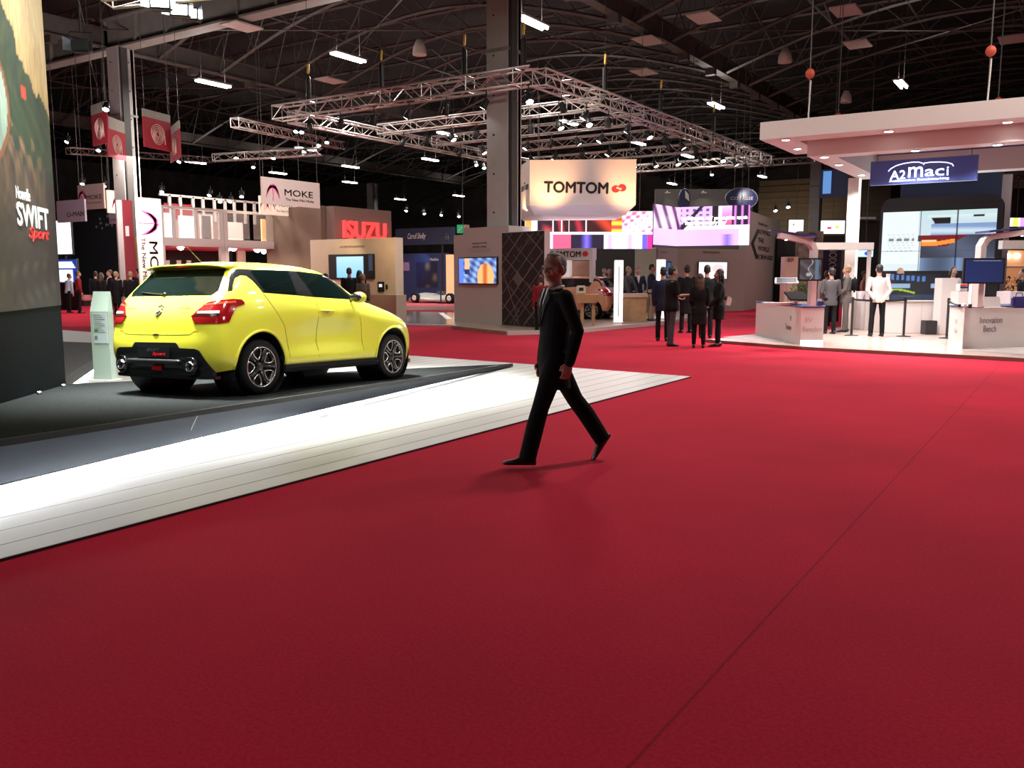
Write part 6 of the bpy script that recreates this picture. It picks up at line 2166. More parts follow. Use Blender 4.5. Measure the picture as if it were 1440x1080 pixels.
def arch_lamp(lab, base, h, reach, sgn, wid=.22):
    """white post that bends over into a flat cantilever with a blue blade on top"""
    t = thing('arch_stand', lab, 'display stand', (base.x, base.y, base.z), YAW)
    path = [(0, 0), (0, h * .70), (0, h * .84), (sgn * .06, h * .92), (sgn * .16, h * .97), (sgn * reach * .6, h * 1.01), (sgn * reach, h * 1.05)]
    R_ = []
    for i, (x, z) in enumerate(path):
        a = Vector(path[max(i - 1, 0)]); b = Vector(path[min(i + 1, len(path) - 1)])
        d = (b - a).normalized(); n = Vector((-d.y, d.x)) * .055
        R_.append([Vector((x + n.x, -wid / 2, z + n.y)), Vector((x + n.x, wid / 2, z + n.y)), Vector((x - n.x, wid / 2, z - n.y)), Vector((x - n.x, -wid / 2, z - n.y))])
    MB().ring_loft(R_).obj('arm', M_LACQ, t)
    xs = sorted((sgn * -.05, sgn * reach * 1.25))
    mb = MB()
    mb.add([(sgn * .02, -.25, h * 1.02), (sgn * .02, .30, h * 1.02), (sgn * reach * 1.25, .12, h * 1.12), (sgn * reach * 1.25, -.05, h * 1.12),
            (sgn * .02, -.25, h * 1.05), (sgn * .02, .30, h * 1.05), (sgn * reach * 1.25, .12, h * 1.135), (sgn * reach * 1.25, -.05, h * 1.135)],
           [(0, 3, 2, 1), (4, 5, 6, 7), (0, 1, 5, 4), (1, 2, 6, 5), (2, 3, 7, 6), (3, 0, 4, 7)])
    mb.obj('blue_blade', mat('blade_blue', (.05, .06, .22), .4), t)
    for k in (.45, .8):
        MB().lathe([(.025, 0), (.02, -.012), (.003, -.014)], (sgn * reach * k, -.02, h * 1.0 - .045 + .03 * k), seg=10).obj('lamp', M_LAMP, t)
    return t


b1 = at(1141, 430, 18.4); b1.z = .955
arch_lamp('white arch stand bending left with blue blade, rising from the left info desk', b1, at(1141, 336, 18.4).z - .955, .75, -1)
b2 = at(1374, 432, 17.6); b2.z = .955
arch_lamp('white arch stand bending right with blue blade, rising from the right info desk', b2, at(1374, 330, 17.6).z - .955, 1.0, 1)
def tvpic(a, b):
    c = mixc((70, 66, 70), (120, 116, 120), max(0, S(7 * a + 9 * b)) * .6)
    if .72 < a < .9: c = (100, 130, 150)
    if ((a - .42) / .12) ** 2 + ((b - .25) / .1) ** 2 < 1: c = (190, 186, 190)
    if abs(a - .5 - .1 * S(9 * b)) < .02: c = (200, 196, 196)
    return c
def tvblue(a, b): return (200, 215, 235) if (.93 < b < .955 and .2 < a < .92 and S(160 * a) > -.3) else mixc((22, 52, 110), (16, 40, 88), a * .6 + b * .3)
Dt = 18.1
m0, m1 = at(1121, 395, Dt), at(1156, 363, Dt)
monitor('desk_monitor', 'grey picture monitor fixed to the left arch stand above the desk', m0, RT, (m1 - m0).dot(RT), m1.z - m0.z, tvpic, SCRD, -FW, depth=.05)
Dt = 17.3
m0, m1 = at(1352, 399, Dt), at(1412, 363, Dt)
monitor('desk_monitor', 'deep blue monitor fixed to the right arch stand', m0, RT, (m1 - m0).dot(RT), m1.z - m0.z, tvblue, SCRD, -FW, depth=.05)
for b, z0_, lab in ((b1, None, ''), (b2, None, '')):
    pass
# horizontal white beams behind
t = thing('white_beam', 'horizontal white beam between the left arch stand and the video wall', 'beam')
Yq = at(1188, 346, 24.0)
solid('beam', MB().slab(at(1146, 346, 24.0), at(1229, 346, 24.0), at(1188, 351, 24).z, at(1188, 341, 24).z, .2, 1), M_CAN, t)
solid('support', MB().slab(at(1148, 346, 24.05), at(1151, 346, 24.05), ZF, at(1188, 351, 24).z, .1, 1), M_CAN, t)
solid('support', MB().slab(at(1222, 346, 24.05), at(1226, 346, 24.05), ZF, at(1188, 351, 24).z, .1, 1), M_CAN, t)
t = thing('white_beam', 'horizontal white beam at the right edge below the blue blade', 'beam')
solid('beam', MB().slab(at(1410, 344, 23.0), at(1500, 344, 23.0), at(1425, 350, 23).z, at(1425, 338, 23).z, .2, 1), M_CAN, t)
solid('support', MB().slab(at(1470, 344, 23.05), at(1476, 344, 23.05), ZF, at(1425, 350, 23).z, .1, 1), M_CAN, t)

# desk things
def tilted(lab, p, w, d, h, tilt, rz, m=M_BLACK, pole=True, faced=None):
    t = thing('tilted_display', lab, 'display', p, rz)
    R_ = Matrix.Rotation(tilt, 4, 'X')
    me = MB().cbox((0, 0, 0), (w, d, .03), .006).mesh('panel', m); me.transform(Matrix.Translation((0, 0, h)) @ R_)
    link('panel', me, t)
    if faced:
        me = MB().cbox((0, 0, .018), (w * .85, d * .8, .004)).mesh('display', faced); me.transform(Matrix.Translation((0, 0, h)) @ R_); link('display', me, t)
    MB().cbox((0, .02, (h - .03) / 2), (.05, .05, h - .03)).obj('stand', m if not pole else M_CAN, t)
    MB().cbox((0, .02, .008), (.18, .14, .016)).obj('foot', m, t)
    return t
p = at(1105, 425, 19.2); p.z = .955
tilted('tilted tablet kiosk on a thin pole behind the left info desk', p, .50, .36, at(1107, 395, 19.2).z - .955, .35, YAW - .3, mat('kiosk_grey', (.3, .28, .28), .4), True, mat('kiosk_dark', (.03, .035, .06), .2))
p = at(1120, 428, 18.6); p.z = .955
tilted('black tilted touch screen lying on the left info desk', p, .50, .30, .20, .6, YAW + .35, mat('soft_black', (.008, .008, .009), .8, spec=.08))
p = at(1108, 428, 18.7)
t = thing('desk_tray', 'low white tray on the left info desk', 'tray', (p.x - RT.x * .2, p.y - RT.y * .2, .955), YAW)
MB().cbox((0, .1, .03), (.6, .35, .055), .01).obj('tray', M_LACQ, t)
p = at(1152, 431, 18.3)
t = thing('brochure_box', 'blue and white brochure box at the right end of the left info desk', 'box', (p.x, p.y, .955), YAW)
MB().cbox((0, 0, .05), (.11, .10, .10), .008).obj('box', mat('brochure_blue', (.05, .06, .30), .4), t)
MB().cbox((0, 0, .125), (.09, .02, .05)).obj('leaflet', M_WHITE, t)
for u, D, h, lab in ((1357, 17.0, .10, 'small white cup on the right info desk, left of the arch stand'), (1364, 17.0, .08, 'dark small bottle on the right info desk')):
    p = at(u, 433, D)
    t = thing('cup' if 'cup' in lab else 'small_bottle', lab, 'cup' if 'cup' in lab else 'bottle', (p.x, p.y, .955))
    MB().lathe([(.005, 0), (.03, 0), (.035, h), (.03, h), (.025, .01)], seg=14).obj('cup_body' if 'cup' in lab else 'bottle_body', M_WHITE if 'cup' in lab else M_BLACK, t, True)
p = at(1400, 433, 17.0)
t = thing('laptop', 'pale open laptop lying on the right info desk near the edge', 'laptop', (p.x, p.y, .955), YAW)
MB().cbox((0, 0, .01), (.34, .24, .02), .004).obj('keyboard_deck', M_LACQ, t)
me = MB().cbox((0, 0, .11), (.34, .012, .22), .004).mesh('lid', M_LACQ); me.transform(Matrix.Translation((0, .12, .01)) @ Matrix.Rotation(-.3, 4, 'X')); link('lid', me, t)
p = at(1432, 433, 16.9)
t = thing('blue_bag', 'dark blue bag standing on the right info desk at the edge', 'bag', (p.x, p.y, .955), YAW)
MB().cbox((0, 0, .12), (.26, .14, .22), .03).obj('bag', mat('bag_blue', (.03, .04, .22), .5), t)
MB().tube([(-.07, 0, .22), (-.05, 0, .30), (.05, 0, .30), (.07, 0, .22)], .01, 6).obj('handle', mat('bag_blue', (.03, .04, .22)), t)

# stanchions with belts
def stanchion(p, lab, tray=False):
    t = thing('belt_stanchion', lab, 'stanchion', (p.x, p.y, ZF + .004), YAW)
    MB().lathe([(.01, 0), (.17, 0), (.17, .012), (.05, .03), (.03, .035), (.01, .035)], seg=24).obj('base', M_BLACK, t)
    MB().tube([(0, 0, .03), (0, 0, .95)], .03, 12).obj('post', M_BLACK, t)
    MB().lathe([(.005, .98), (.035, .97), (.035, .88), (.03, .87), (.005, .87)], seg=16).obj('belt_head', M_BLACK, t)
    if tray: MB().cbox((.05, 0, .985), (.34, .22, .02), .004).obj('tray', M_BLACK, t)
    return t
sp = [gp(1197, 472, ZF), gp(1270.5, 473.5, ZF), gp(1331, 476, ZF)]
stanchion(sp[0], 'black belt stanchion left of the man in the white shirt')
stanchion(sp[1], 'black belt stanchion with flat tray right of the man in the white shirt', True)
stanchion(sp[2], 'black belt stanchion next to the right info desk')
for a_, b_, lab in ((sp[0], sp[1], 'black belt stretched behind the man in the white shirt'), (sp[2], at(1350, 422, 17.4), 'short black belt from the stanchion to the right info desk')):
    a2 = Vector((a_.x, a_.y, .99)); b2_ = Vector((b_.x, b_.y, .99))
    n = 10; d = (b2_ - a2); mb = MB(); R_ = []
    side_ = Vector((-d.y, d.x, 0)).normalized() * .003
    for k in range(n + 1):
        p = a2 + d * k / n - ZD * (.03 * 4 * (k / n) * (1 - k / n))
        R_.append([p + side_ + ZD * .025, p - side_ + ZD * .025, p - side_ - ZD * .025, p + side_ - ZD * .025])
    mb.ring_loft(R_)
    tt = thing('barrier_belt', lab, 'belt')
    solid('webbing', mb, M_BLACK, tt)
    solid('belt_clip', MB().cbox(tuple(b2_), (.05, .05, .06)), M_BLACK, tt)

# white reception block with dark showcase
def blk(name, lab, cat, u0, u1, vt, vb, D, dep, m, zf=ZF + .0, bev=.01, z0=None):
    p = at((u0 + u1) / 2, 430, D); w = (u1 - u0) / FPX * D
    z0 = zf if z0 is None else z0
    zt = at(u0, vt, D).z
    t = thing(name, lab, cat, (p.x, p.y, z0), YAW)
    MB().cbox((0, dep / 2, (zt - z0) / 2), (w, dep, zt - z0), bev).obj('body', m, t)
    return t, w, zt - z0
tw, w, h = blk('reception_counter', 'long white reception counter beneath the dark showcase', 'counter', 1245, 1322, 424, 470, 22.9, .7, M_LACQ)
for k in range(1, 3): MB().box(-w / 2 + w * k / 3 - .004, -w / 2 + w * k / 3 + .004, -.003, .0, .04, h - .03).obj('door_gap', M_TXP, tw)
MB().box(-w / 2 - .02, w / 2 + .02, -.05, .72, h, h + .03).obj('worktop', M_LACQ, tw)
def showpic(a, b):
    c = (18, 26, 40)
    if b > .62 and a < .72 and S(60 * a) > -.2 and .66 < b - .12 * (1 - a) < .86: c = (90, 140, 220)
    if .45 < b < .62 and (a < .4 or a > .8): c = (170, 205, 240)
    if abs(b - (.30 + .10 * S(5 * a + 1))) < .035 and a < .5: c = (180, 225, 60)
    if b < .2: c = (30, 60, 90)
    return c
p = at(1250, 424, 23.2)
t = thing('showcase', 'dark glass showcase with blue car pictures on the white reception counter', 'showcase')
a_, c_ = at(1251, 424, 23.2), at(1323, 385, 23.2)
zb2_ = .10 + h + 0.0
zb2_ = ZF + h + .03
solid('back_panel', MB().slab(a_, c_, zb2_, c_.z, .08, 1), mat('showcase_dark', (.01, .013, .02), .3), t)
dq = Vector((c_.x - a_.x, c_.y - a_.y, 0))
picture('display', Vector((a_.x, a_.y, zb2_)) - FW * .012, dq, ZD * (c_.z - zb2_), 60, 36, showpic, SCRD, t)
solid('frame_post', MB().slab(at(1246, 424, 23.15), at(1250, 424, 23.15), zb2_, c_.z, .08, 1), M_LACQ, t)
blk('tall_cabinet', 'tall white cabinet under the smiling attendant\'s head', 'cabinet', 1323, 1345, 391, 470, 22.4, .4, M_LACQ)
blk('low_cabinet', 'lower white cabinet step right of the tall white cabinet', 'cabinet', 1347, 1366, 410, 470, 21.7, .4, M_LACQ)
t_, w, h = blk('white_pedestal', 'narrow white pedestal carrying the deep blue monitor', 'pedestal', 1366, 1384, 399, 470, 18.6, .16, M_LACQ)
blk('white_pedestal', 'narrow white pedestal under the grey picture monitor', 'pedestal', 1133, 1151, 395, 470, 18.45, .12, M_LACQ) if False else None
t_, w, h = blk('small_speaker_box', 'small black box on the floor in front of the white reception counter', 'box', 1304, 1320, 451, 469, 22.3, .3, M_BLACK)
t_, w, h = blk('literature_rack', 'small literature rack with booklets on the lower white cabinet', 'rack', 1348, 1359, 399, 410, 21.8, .2, M_WHITE, z0=at(1346, 410, 21.7).z + .002)
for k in range(3): MB().box(-w / 2 + .01, w / 2 - .01, -.02, -.002, .02 + k * .06, .06 + k * .06).obj('booklet', [M_GREYP, M_BLUEP, M_REDINK][k], t_)
for u0, u1, vt, D, lab, m in ((1211, 1246, 410, 24.5, 'low pale counter with blue pattern behind the white shirted man', M_LACQ), (1420, 1440, 410, 20.5, 'pale low counter at the right edge behind the info desk', M_CAN2)):
    t_, w, h = blk('side_counter', lab, 'counter', u0, u1, vt, 470, D, .6, m)
    if 'blue' in lab:
        for sg in (-1, 1):
            MB().tube([(sg * .05, -.006, h - .18), (sg * .28, -.006, h - .10), (sg * .32, -.006, h - .22), (sg * .05, -.006, h - .20)], .03, 6, flat=.2).obj('ribbon_print', mat('ribbon_blue', (.08, .12, .5), .5), t_)

# =================================================================== far background at right
t = thing('slatted_wall', 'brown horizontally slatted far wall lit from below, left of the white canopy post', 'wall')
Yw = at(1160, 300, 78).y
a_, c_ = hy(1068, 255, Yw), hy(1245, 420, Yw)
mb = MB().box(a_.x, c_.x, Yw, Yw + .3, 0, a_.z)
for k in range(int(a_.z / .55)): mb.box(a_.x, c_.x, Yw - .12, Yw, k * .55, k * .55 + .32)
solid('slats', mb, mat('slat_brown', (.16, .115, .075), .8, noise=.2, nscale=.4), t)
spot('wall_washer', hy(1110, 320, Yw - 6), hy(1120, 280, Yw), 350, 110, .9, (1, .78, .5), .3)
def scr(lab, u0, v0, u1, v1, D, fn, m, ex=''):
    m0, m1 = at(u0, v1, D), at(u1, v0, D)
    t = monitor('far_screen', lab, m0, RT, (m1 - m0).dot(RT), m1.z - m0.z, fn, m, -FW, nx=24, ny=16, frame=.05)
    solid('wire', MB().tube([Vector(((m0.x + m1.x) / 2, (m0.y + m1.y) / 2, m1.z)) - FW * .03, Vector(((m0.x + m1.x) / 2, (m0.y + m1.y) / 2, 14.98)) - FW * .03], .015, 4), M_STEEL, t)
    return t
scr('blank white lit screen far off, left of the dark column', 1107, 308, 1131, 330, 52, lambda a, b: (120, 120, 120) if abs(a - .35) < .06 and abs(b - .7) < .1 and a > b - .4 else (252, 252, 250), SCR)
scr('white lit screen with coloured dots far off, between dark column and white post', 1152, 309, 1189, 330, 52, lambda a, b: (200, 60, 90) if (a - .36) ** 2 + (b - .45) ** 2 < .012 else ((190, 210, 60) if (a - .68) ** 2 + (b - .5) ** 2 < .012 else (252, 252, 248)), SCR)
scr('pale screen with yellow and violet blots at the right edge', 1412, 305, 1446, 320, 44, lambda a, b: (225, 230, 90) if abs(a - .45) < .12 else ((215, 150, 230) if a > .65 else (252, 248, 232)), SCR)
scr('small white screen with blue oval emblem beside the white post', 1204, 350, 1229, 363, 34, lambda a, b: (40, 80, 190) if ((a - .66) / .26) ** 2 + ((b - .5) / .34) ** 2 < 1 else (190, 230, 250), SCR)
def stand_block(name, lab, cat, u0, v0, u1, v1, D, m, dep=.5, z0=0.0):
    a, c = at(u0, v0, D), at(u1, v1, D)
    t = thing(name, lab, cat)
    zz = z0 if z0 is not None else c.z
    solid('body', MB().slab(a, Vector((c.x, c.y)), zz, a.z, dep, 1), m, t)
    return t, a, c
t, a_, c_ = stand_block('mosaic_wall', 'brown patterned far wall with round spiral mark above the left arch stand', 'wall', 1124, 325, 1155, 400, 44, mat('mosaic_brown', (.18, .12, .10), .7, noise=.6, nscale=4))
mc = at(1141, 335, 43.9)
solid('spiral_mark', MB().tube([mc + RT * (.30 * C(a) * (1 - a / 30)) + ZD * (.30 * S(a) * (1 - a / 30)) for a in np.linspace(0, 4 * PI, 40)], .03, 6), mat('print_dusk', (.05, .03, .03), .6), t)
t, a_, c_ = stand_block('dark_banner', 'dark purple upright banner with white vertical letters left of the white post', 'banner', 1158, 349, 1180, 430, 30, mat('banner_purple', (.03, .015, .05), .6), .05)
text('lettering', 'MAXION', at(1172, 366, 29.9), -ZD, RT, .26, M_OFFW, t, .95, .003, .01) if False else text('lettering', 'MAXION', at(1171, 367, 29.9), ZD, -RT, .26, M_OFFW, t, .95, .003, .01)
stand_block('dark_stand', 'dark stand wall with orange glow above the white beam', 'wall', 1153, 331, 1187, 347, 50, mat('stand_dark2', (.02, .012, .012), .8), .3, None)
t, a_, c_ = stand_block('dark_stand', 'unlit dark stand wall between white post and video wall', 'wall', 1206, 310, 1234, 420, 50, mat('stand_dark3', (.03, .02, .018), .8), .3)
solid('rail', MB().slab(at(1208, 306, 49.5), at(1232, 306, 49.5), at(1208, 308, 49.5).z, at(1208, 305, 49.5).z, .1, 1), M_OFFW, t)
t, a_, c_ = stand_block('tan_kiosk', 'tall tan kiosk beside the tilted tablet', 'kiosk', 1104, 361, 1120, 430, 27, mat('tan_kiosk', (.52, .33, .26), .6), .4)
solid('top_print', MB().slab(at(1108, 362, 26.98), at(1116, 362, 26.98), at(1108, 367, 26.9).z, at(1108, 362.5, 26.9).z, .02, -1), mat('kiosk_print', (.2, .08, .06), .6), t)
t, a_, c_ = stand_block('dark_gap_wall', 'dark low stand wall right of the slogan wall', 'wall', 1094, 330, 1122, 430, 46, mat('stand_dark4', (.02, .014, .015), .8), .3)
rr_ = random.Random(8)
t = thing('hedge', 'green hedge planter behind the left arch stand', 'plant')
p = at(1128, 402, 25)
mb = MB()
for k in range(260):
    c = p + RT * rr_.uniform(-.35, .35) + FW * rr_.uniform(-.15, .15) + ZD * rr_.uniform(-.45, .12)
    a, b_ = Vector((rr_.uniform(-1, 1), rr_.uniform(-1, 1), rr_.uniform(-.3, 1))).normalized() * .06, Vector((rr_.uniform(-1, 1), rr_.uniform(-1, 1), 0)).normalized() * .025
    mb.add([c - a, c + b_, c + a, c - b_], [(0, 1, 2, 3)])
solid('leaves', mb, mat('leaf_green', (.06, .12, .03), .6), t)
solid('planter', MB().cbox((p.x, p.y, (p.z - .45) / 2), (.8, .35, p.z - .45), .01), M_GREYP, t)
t = thing('hedge', 'dark green hedge along the low wall under the deep blue monitor at right', 'plant')
p = at(1425, 397, 27)
mb = MB()
for k in range(420):
    c = p + RT * rr_.uniform(-1.0, .9) + FW * rr_.uniform(-.2, .2) + ZD * rr_.uniform(-.55, .18)
    a, b_ = Vector((rr_.uniform(-1, 1), rr_.uniform(-1, 1), rr_.uniform(-.3, 1))).normalized() * .08, Vector((rr_.uniform(-1, 1), rr_.uniform(-1, 1), 0)).normalized() * .03
    mb.add([c - a, c + b_, c + a, c - b_], [(0, 1, 2, 3)])
solid('leaves', mb, mat('leaf_dark', (.03, .05, .02), .6), t)
solid('planter', MB().slab(p - RT * 1.1 , p + RT * 1.0, .07, p.z - .5, .4, 1), M_BLACK, t)
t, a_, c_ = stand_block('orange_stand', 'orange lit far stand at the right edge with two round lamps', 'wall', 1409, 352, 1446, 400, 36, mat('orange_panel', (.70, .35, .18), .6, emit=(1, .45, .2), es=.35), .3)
for u in (1418, 1431): solid('lamp', MB().ell(tuple(at(u, 360, 35.9)), (.10, .05, .10)), M_LAMP, t)
solid('shelf', MB().slab(at(1409, 375, 35.8), at(1446, 375, 35.8), at(1409, 376.5, 35.8).z, at(1409, 374.5, 35.8).z, .3, 1), M_WHITE, t)
t, a_, c_ = stand_block('brown_header', 'brown far header wall with dark lettering at the right edge', 'sign', 1413, 243, 1450, 264, 44, mat('header_brown', (.20, .13, .12), .7), .3, None)
text('lettering', 'LABOR', at(1427, 249, 43.9), RT, ZD, .30, M_INK, t, 1.0, .004, .01)
text('lettering', 'CARS 10', at(1428, 259, 43.9), RT, ZD, .26, M_INK, t, 1.05, .004, .01)
for u in (1414, 1449): solid('leg', MB().slab(at(u, 300, 44.1), at(u + 2, 300, 44.1), 0, at(u, 264, 44.1).z, .1, 1), mat('header_brown', (.2, .13, .12)), t)
scr('unlit brown far panel under the lettered header', 1414, 267, 1449, 304, 45, lambda a, b: (40, 28, 28), PRINT)
# oval hanging globe signs above the violet ribbon
t = thing('oval_sign', 'dark blue oval hanging sign with pale letters over the violet ribbon', 'sign')
p = at(1043, 279, 38)
mb = MB()
R_ = [[p + RT * C(a) * .70 * k + ZD * S(a) * .46 * k + FW * e_ for a in np.linspace(0, 2 * PI, 33)[:-1]] for k, e_ in ((.96, 0), (1, .05), (1, .2))]
mb.ring_loft(R_); solid('disc', mb, mat('oval_blue', (.015, .02, .10), .35), t)
solid('rim', MB().tube([p + RT * C(a) * .70 + ZD * S(a) * .46 + FW * .02 for a in np.linspace(0, 2 * PI, 41)[:-1]], .014, 6, close=True), M_ALU, t)
text('lettering', 'COTRISSE', p - FW * .03, RT, ZD, .13, M_OFFW, t, .98, .005)
for sg in (-.3, .3): solid('wire', MB().tube([p + RT * sg + FW * .1 + ZD * .35, Vector(((p + RT * sg + FW * .1).x, (p + RT * sg + FW * .1).y, 14.98))], .012, 4), M_STEEL, t)
spot('oval_spot', at(1062, 268, 37), p + RT * .3, 60, 60, .6, (1, .95, .9), .05)
t = thing('round_sign', 'dark blue and white round hanging sign seen nearly edge on', 'sign')
p = at(963, 280, 38)
R_ = [[p + RT * C(a) * .26 * k + ZD * S(a) * .46 * k + FW * e_ for a in np.linspace(0, 2 * PI, 25)[:-1]] for k, e_ in ((.96, 0), (1, .05), (1, .3))]
solid('disc', MB().ring_loft(R_), mat('oval_blue', (.015, .02, .10)), t)
solid('print', MB().add([p - FW * .01 + RT * x + ZD * z for x, z in ((.0, .38), (.16, .2), (.2, -.1), (.02, .05))], [(0, 1, 2, 3)]), M_WHITE, t)
solid('wire', MB().tube([p + ZD * .4 + FW * .1, Vector(((p + FW * .1).x, (p + FW * .1).y, 14.98))], .012, 4), M_STEEL, t)
t = thing('dark_curtain_wall', 'dark far wall with two pools of lamp light above the violet ribbon', 'wall')
aw_, cw_ = at(922, 262, 49), at(1057, 330, 49)
solid('panel', MB().slab(aw_, cw_, .0, at(1000, 266, 49).z, .3, 1), mat('wall_sooty', (.10, .095, .09), .8), t)
for u in (939, 990):
    q = at(u, 271, 48.2)
    spot('pool_spot', q, at(u, 300, 48.9), 190 if u > 950 else 100, 95, .8, (1, .95, .82), .05)
    tt = thing('arm_lamp', 'small arm lamp throwing a light pool on the dark far wall, ' + ('right' if u > 950 else 'left') + ' one', 'lamp', q, YAW)
    MB().tube([(0, .5, .1), (0, .1, .1), (0, 0, .03)], .02, 6).obj('arm', M_OFFW, tt)
    MB().cbox((0, 0, 0), (.3, .12, .05), .01).obj('lamp_head', M_OFFW, tt)
# =================================================================== LEFT BACKGROUND
M_SIGNW = mat('sign_fabric', (.70, .58, .54), .7)
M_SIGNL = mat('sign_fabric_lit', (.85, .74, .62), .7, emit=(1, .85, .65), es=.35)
M_PALM = mat('palm_pink', (.85, .09, .34), .6)
M_TG = mat('moke_grey', (.12, .10, .11), .6)


def palm(parent, o, xd, up, h, m=M_PALM):
    """palm tree mark: trunk and five drooping fronds"""
    xd, up = Vector(xd).normalized(), Vector(up).normalized()
    n = xd.cross(up).normalized()
    def P_(x, y): return o + xd * x * h + up * y * h + n * .006
    mb = MB().tube([P_(.0, -.5), P_(.03, -.2), P_(.0, .2)], [.02 * h, .018 * h, .022 * h], 6)
    for a in (-2.7, -1.9, -1.0, -.25, .8, 1.7, 2.6):
        pts, rr = [], []
        for k in range(6):
            s_ = k / 5
            x = C(PI / 2 + a * .62) * .46 * s_ ** .8
            y = .22 + S(PI / 2 + a * .62) * .30 * s_ - .42 * s_ * s_ * (.35 + abs(C(PI / 2 + a * .62)))
            pts.append(P_(x, y)); rr.append(h * (.012 + .062 * S(PI * min(s_ * .85 + .15, 1))))
        R_ = []
        for i, p in enumerate(pts):
            d = (pts[min(i + 1, 5)] - pts[max(i - 1, 0)]).normalized(); s2 = n.cross(d).normalized() * rr[i]
            R_.append([p + s2, p + s2 + n * .005, p - s2 + n * .005, p - s2])
        mb.ring_loft(R_)
    return solid('palm_mark', mb, m, parent)


def wires(t, pts, ztop=14.98):
    for p in pts: solid('wire', MB().tube([p, Vector((p.x, p.y, ztop))], .012, 4), M_STEEL, t)


def sign_x(lab, u0, v0, u1, v1, X, m, lit=False):          # board facing +X
    t = thing('hanging_board', lab, 'sign')
    a, b_ = hx(u0, v0, X), hx(u1, v0, X)
    z1, z0 = a.z, hx(u0, v1, X).z
    solid('board', MB().box(X - .08, X, a.y, b_.y, z0, z1), m, t)
    wires(t, [Vector((X - .04, a.y + .1, z1)), Vector((X - .04, b_.y - .1, z1))])
    return t, Vector((X + .004, a.y, z0)), b_.y - a.y, z1 - z0


t, o, L_, H_ = sign_x('big hanging white board with pink palm and grey letters, over the sand wall', 368, 248, 449, 286, -27.5, M_SIGNW)
palm(t, o + YD * L_ * .17 + ZD * H_ * .50, YD, ZD, H_ * .72)
text('lettering', 'MOKE', o + YD * L_ * .62 + ZD * H_ * .50, YD, ZD, H_ * .24, M_TG, t, L_ * .50, .004, .01)
text('lettering', 'The New Mini Moke', o + YD * L_ * .63 + ZD * H_ * .24, YD, ZD, H_ * .10, M_TG, t, L_ * .50, .004, .008)
t, o, L_, H_ = sign_x('lower cream lit board with palms under the big palm board', 365, 275, 424, 301, -29.5, M_SIGNL)
for f in (.10, .24): palm(t, o + YD * L_ * f + ZD * H_ * .55, YD, ZD, H_ * .7, mat('palm_pale', (.75, .30, .32), .6))
text('lettering', 'MOKE', o + YD * L_ * .58 + ZD * H_ * .62, YD, ZD, H_ * .26, M_TG, t, L_ * .45, .004)
text('lettering', 'The New Mini Moke', o + YD * L_ * .62 + ZD * H_ * .25, YD, ZD, H_ * .12, M_TG, t, L_ * .5, .004)
# left pair
Ym = at(128, 278, 42).y
t = thing('hanging_board', 'hanging white board with pink palm and letters right of the poster wall', 'sign')
_, (xa, xb, za, zb_) = xpanel('board', 108.5, 261, 147, 293, Ym, .08, M_SIGNW, t)
wires(t, [Vector((xa + .1, Ym + .04, zb_)), Vector((xb - .1, Ym + .04, zb_))])
palm(t, Vector((xa + (xb - xa) * .18, Ym - .004, za + (zb_ - za) * .52)), XD, ZD, (zb_ - za) * .72)
text('lettering', 'MOKE', Vector((xa + (xb - xa) * .63, Ym - .004, za + (zb_ - za) * .48)), XD, ZD, (zb_ - za) * .18, M_TG, t, (xb - xa) * .60, .004, .01)
text('lettering', 'The New Mini Moke', Vector((xa + (xb - xa) * .63, Ym - .004, za + (zb_ - za) * .26)), XD, ZD, (zb_ - za) * .07, M_TG, t, (xb - xa) * .55, .004)
Xm = xb + .1
t = thing('hanging_board', 'cream lit hanging board with one big pink palm beside the left column', 'sign')
a_ = Vector((Xm, Ym + .1, 0)); b2_ = hx(182, 268, Xm)
z1_ = hx(149, 267, Xm).z; z0_ = hx(149, 299, Xm).z
solid('board', MB().box(Xm - .08, Xm, a_.y, b2_.y, z0_, z1_), M_SIGNL, t)
wires(t, [Vector((Xm - .04, a_.y + .1, z1_)), Vector((Xm - .04, b2_.y - .1, z1_))])
palm(t, Vector((Xm + .004, a_.y + (b2_.y - a_.y) * .5, (z0_ + z1_) / 2)), YD, ZD, (z1_ - z0_) * .75)
# upright banner with turned lettering
t = thing('upright_banner', 'tall upright white banner with sideways palm and letters behind the car window', 'banner')
Xu = hx(208, 340, 0.0001).x if False else at(208, 340, 30).x
a_ = hx(191, 277, Xu); b2_ = hx(226, 280, Xu)
z1_ = a_.z
solid('cloth', MB().box(Xu - .04, Xu, a_.y, b2_.y, .25, z1_), M_SIGNW, t)
solid('base', MB().box(Xu - .3, Xu + .26, a_.y + .1, b2_.y - .1, 0.0, .05), M_BLACK, t)
solid('pole', MB().tube([(Xu - .07, a_.y + .02, .05), (Xu - .07, a_.y + .02, z1_ + .05)], .02, 6), M_ALU, t)
Lb_ = b2_.y - a_.y
oo = Vector((Xu + .004, a_.y, 0))
palm(t, oo + YD * Lb_ * .50 + ZD * (z1_ - .85), -ZD, YD, Lb_ * .95)
text('lettering', 'MOKE', oo + YD * Lb_ * .60 + ZD * (z1_ - 2.35), -ZD, YD, Lb_ * .34, M_TG, t, 1.75, .004, .01)
text('lettering', 'The New Mini Moke', oo + YD * Lb_ * .20 + ZD * (z1_ - 2.5), -ZD, YD, Lb_ * .16, M_INK, t, 2.3, .004, .01)

# red square banners with spiral, grouped round the left column
M_BRED = mat('banner_red', (.22, .006, .016), .8)
M_SPIR = mat('spiral_cream', (.45, .31, .27), .7)


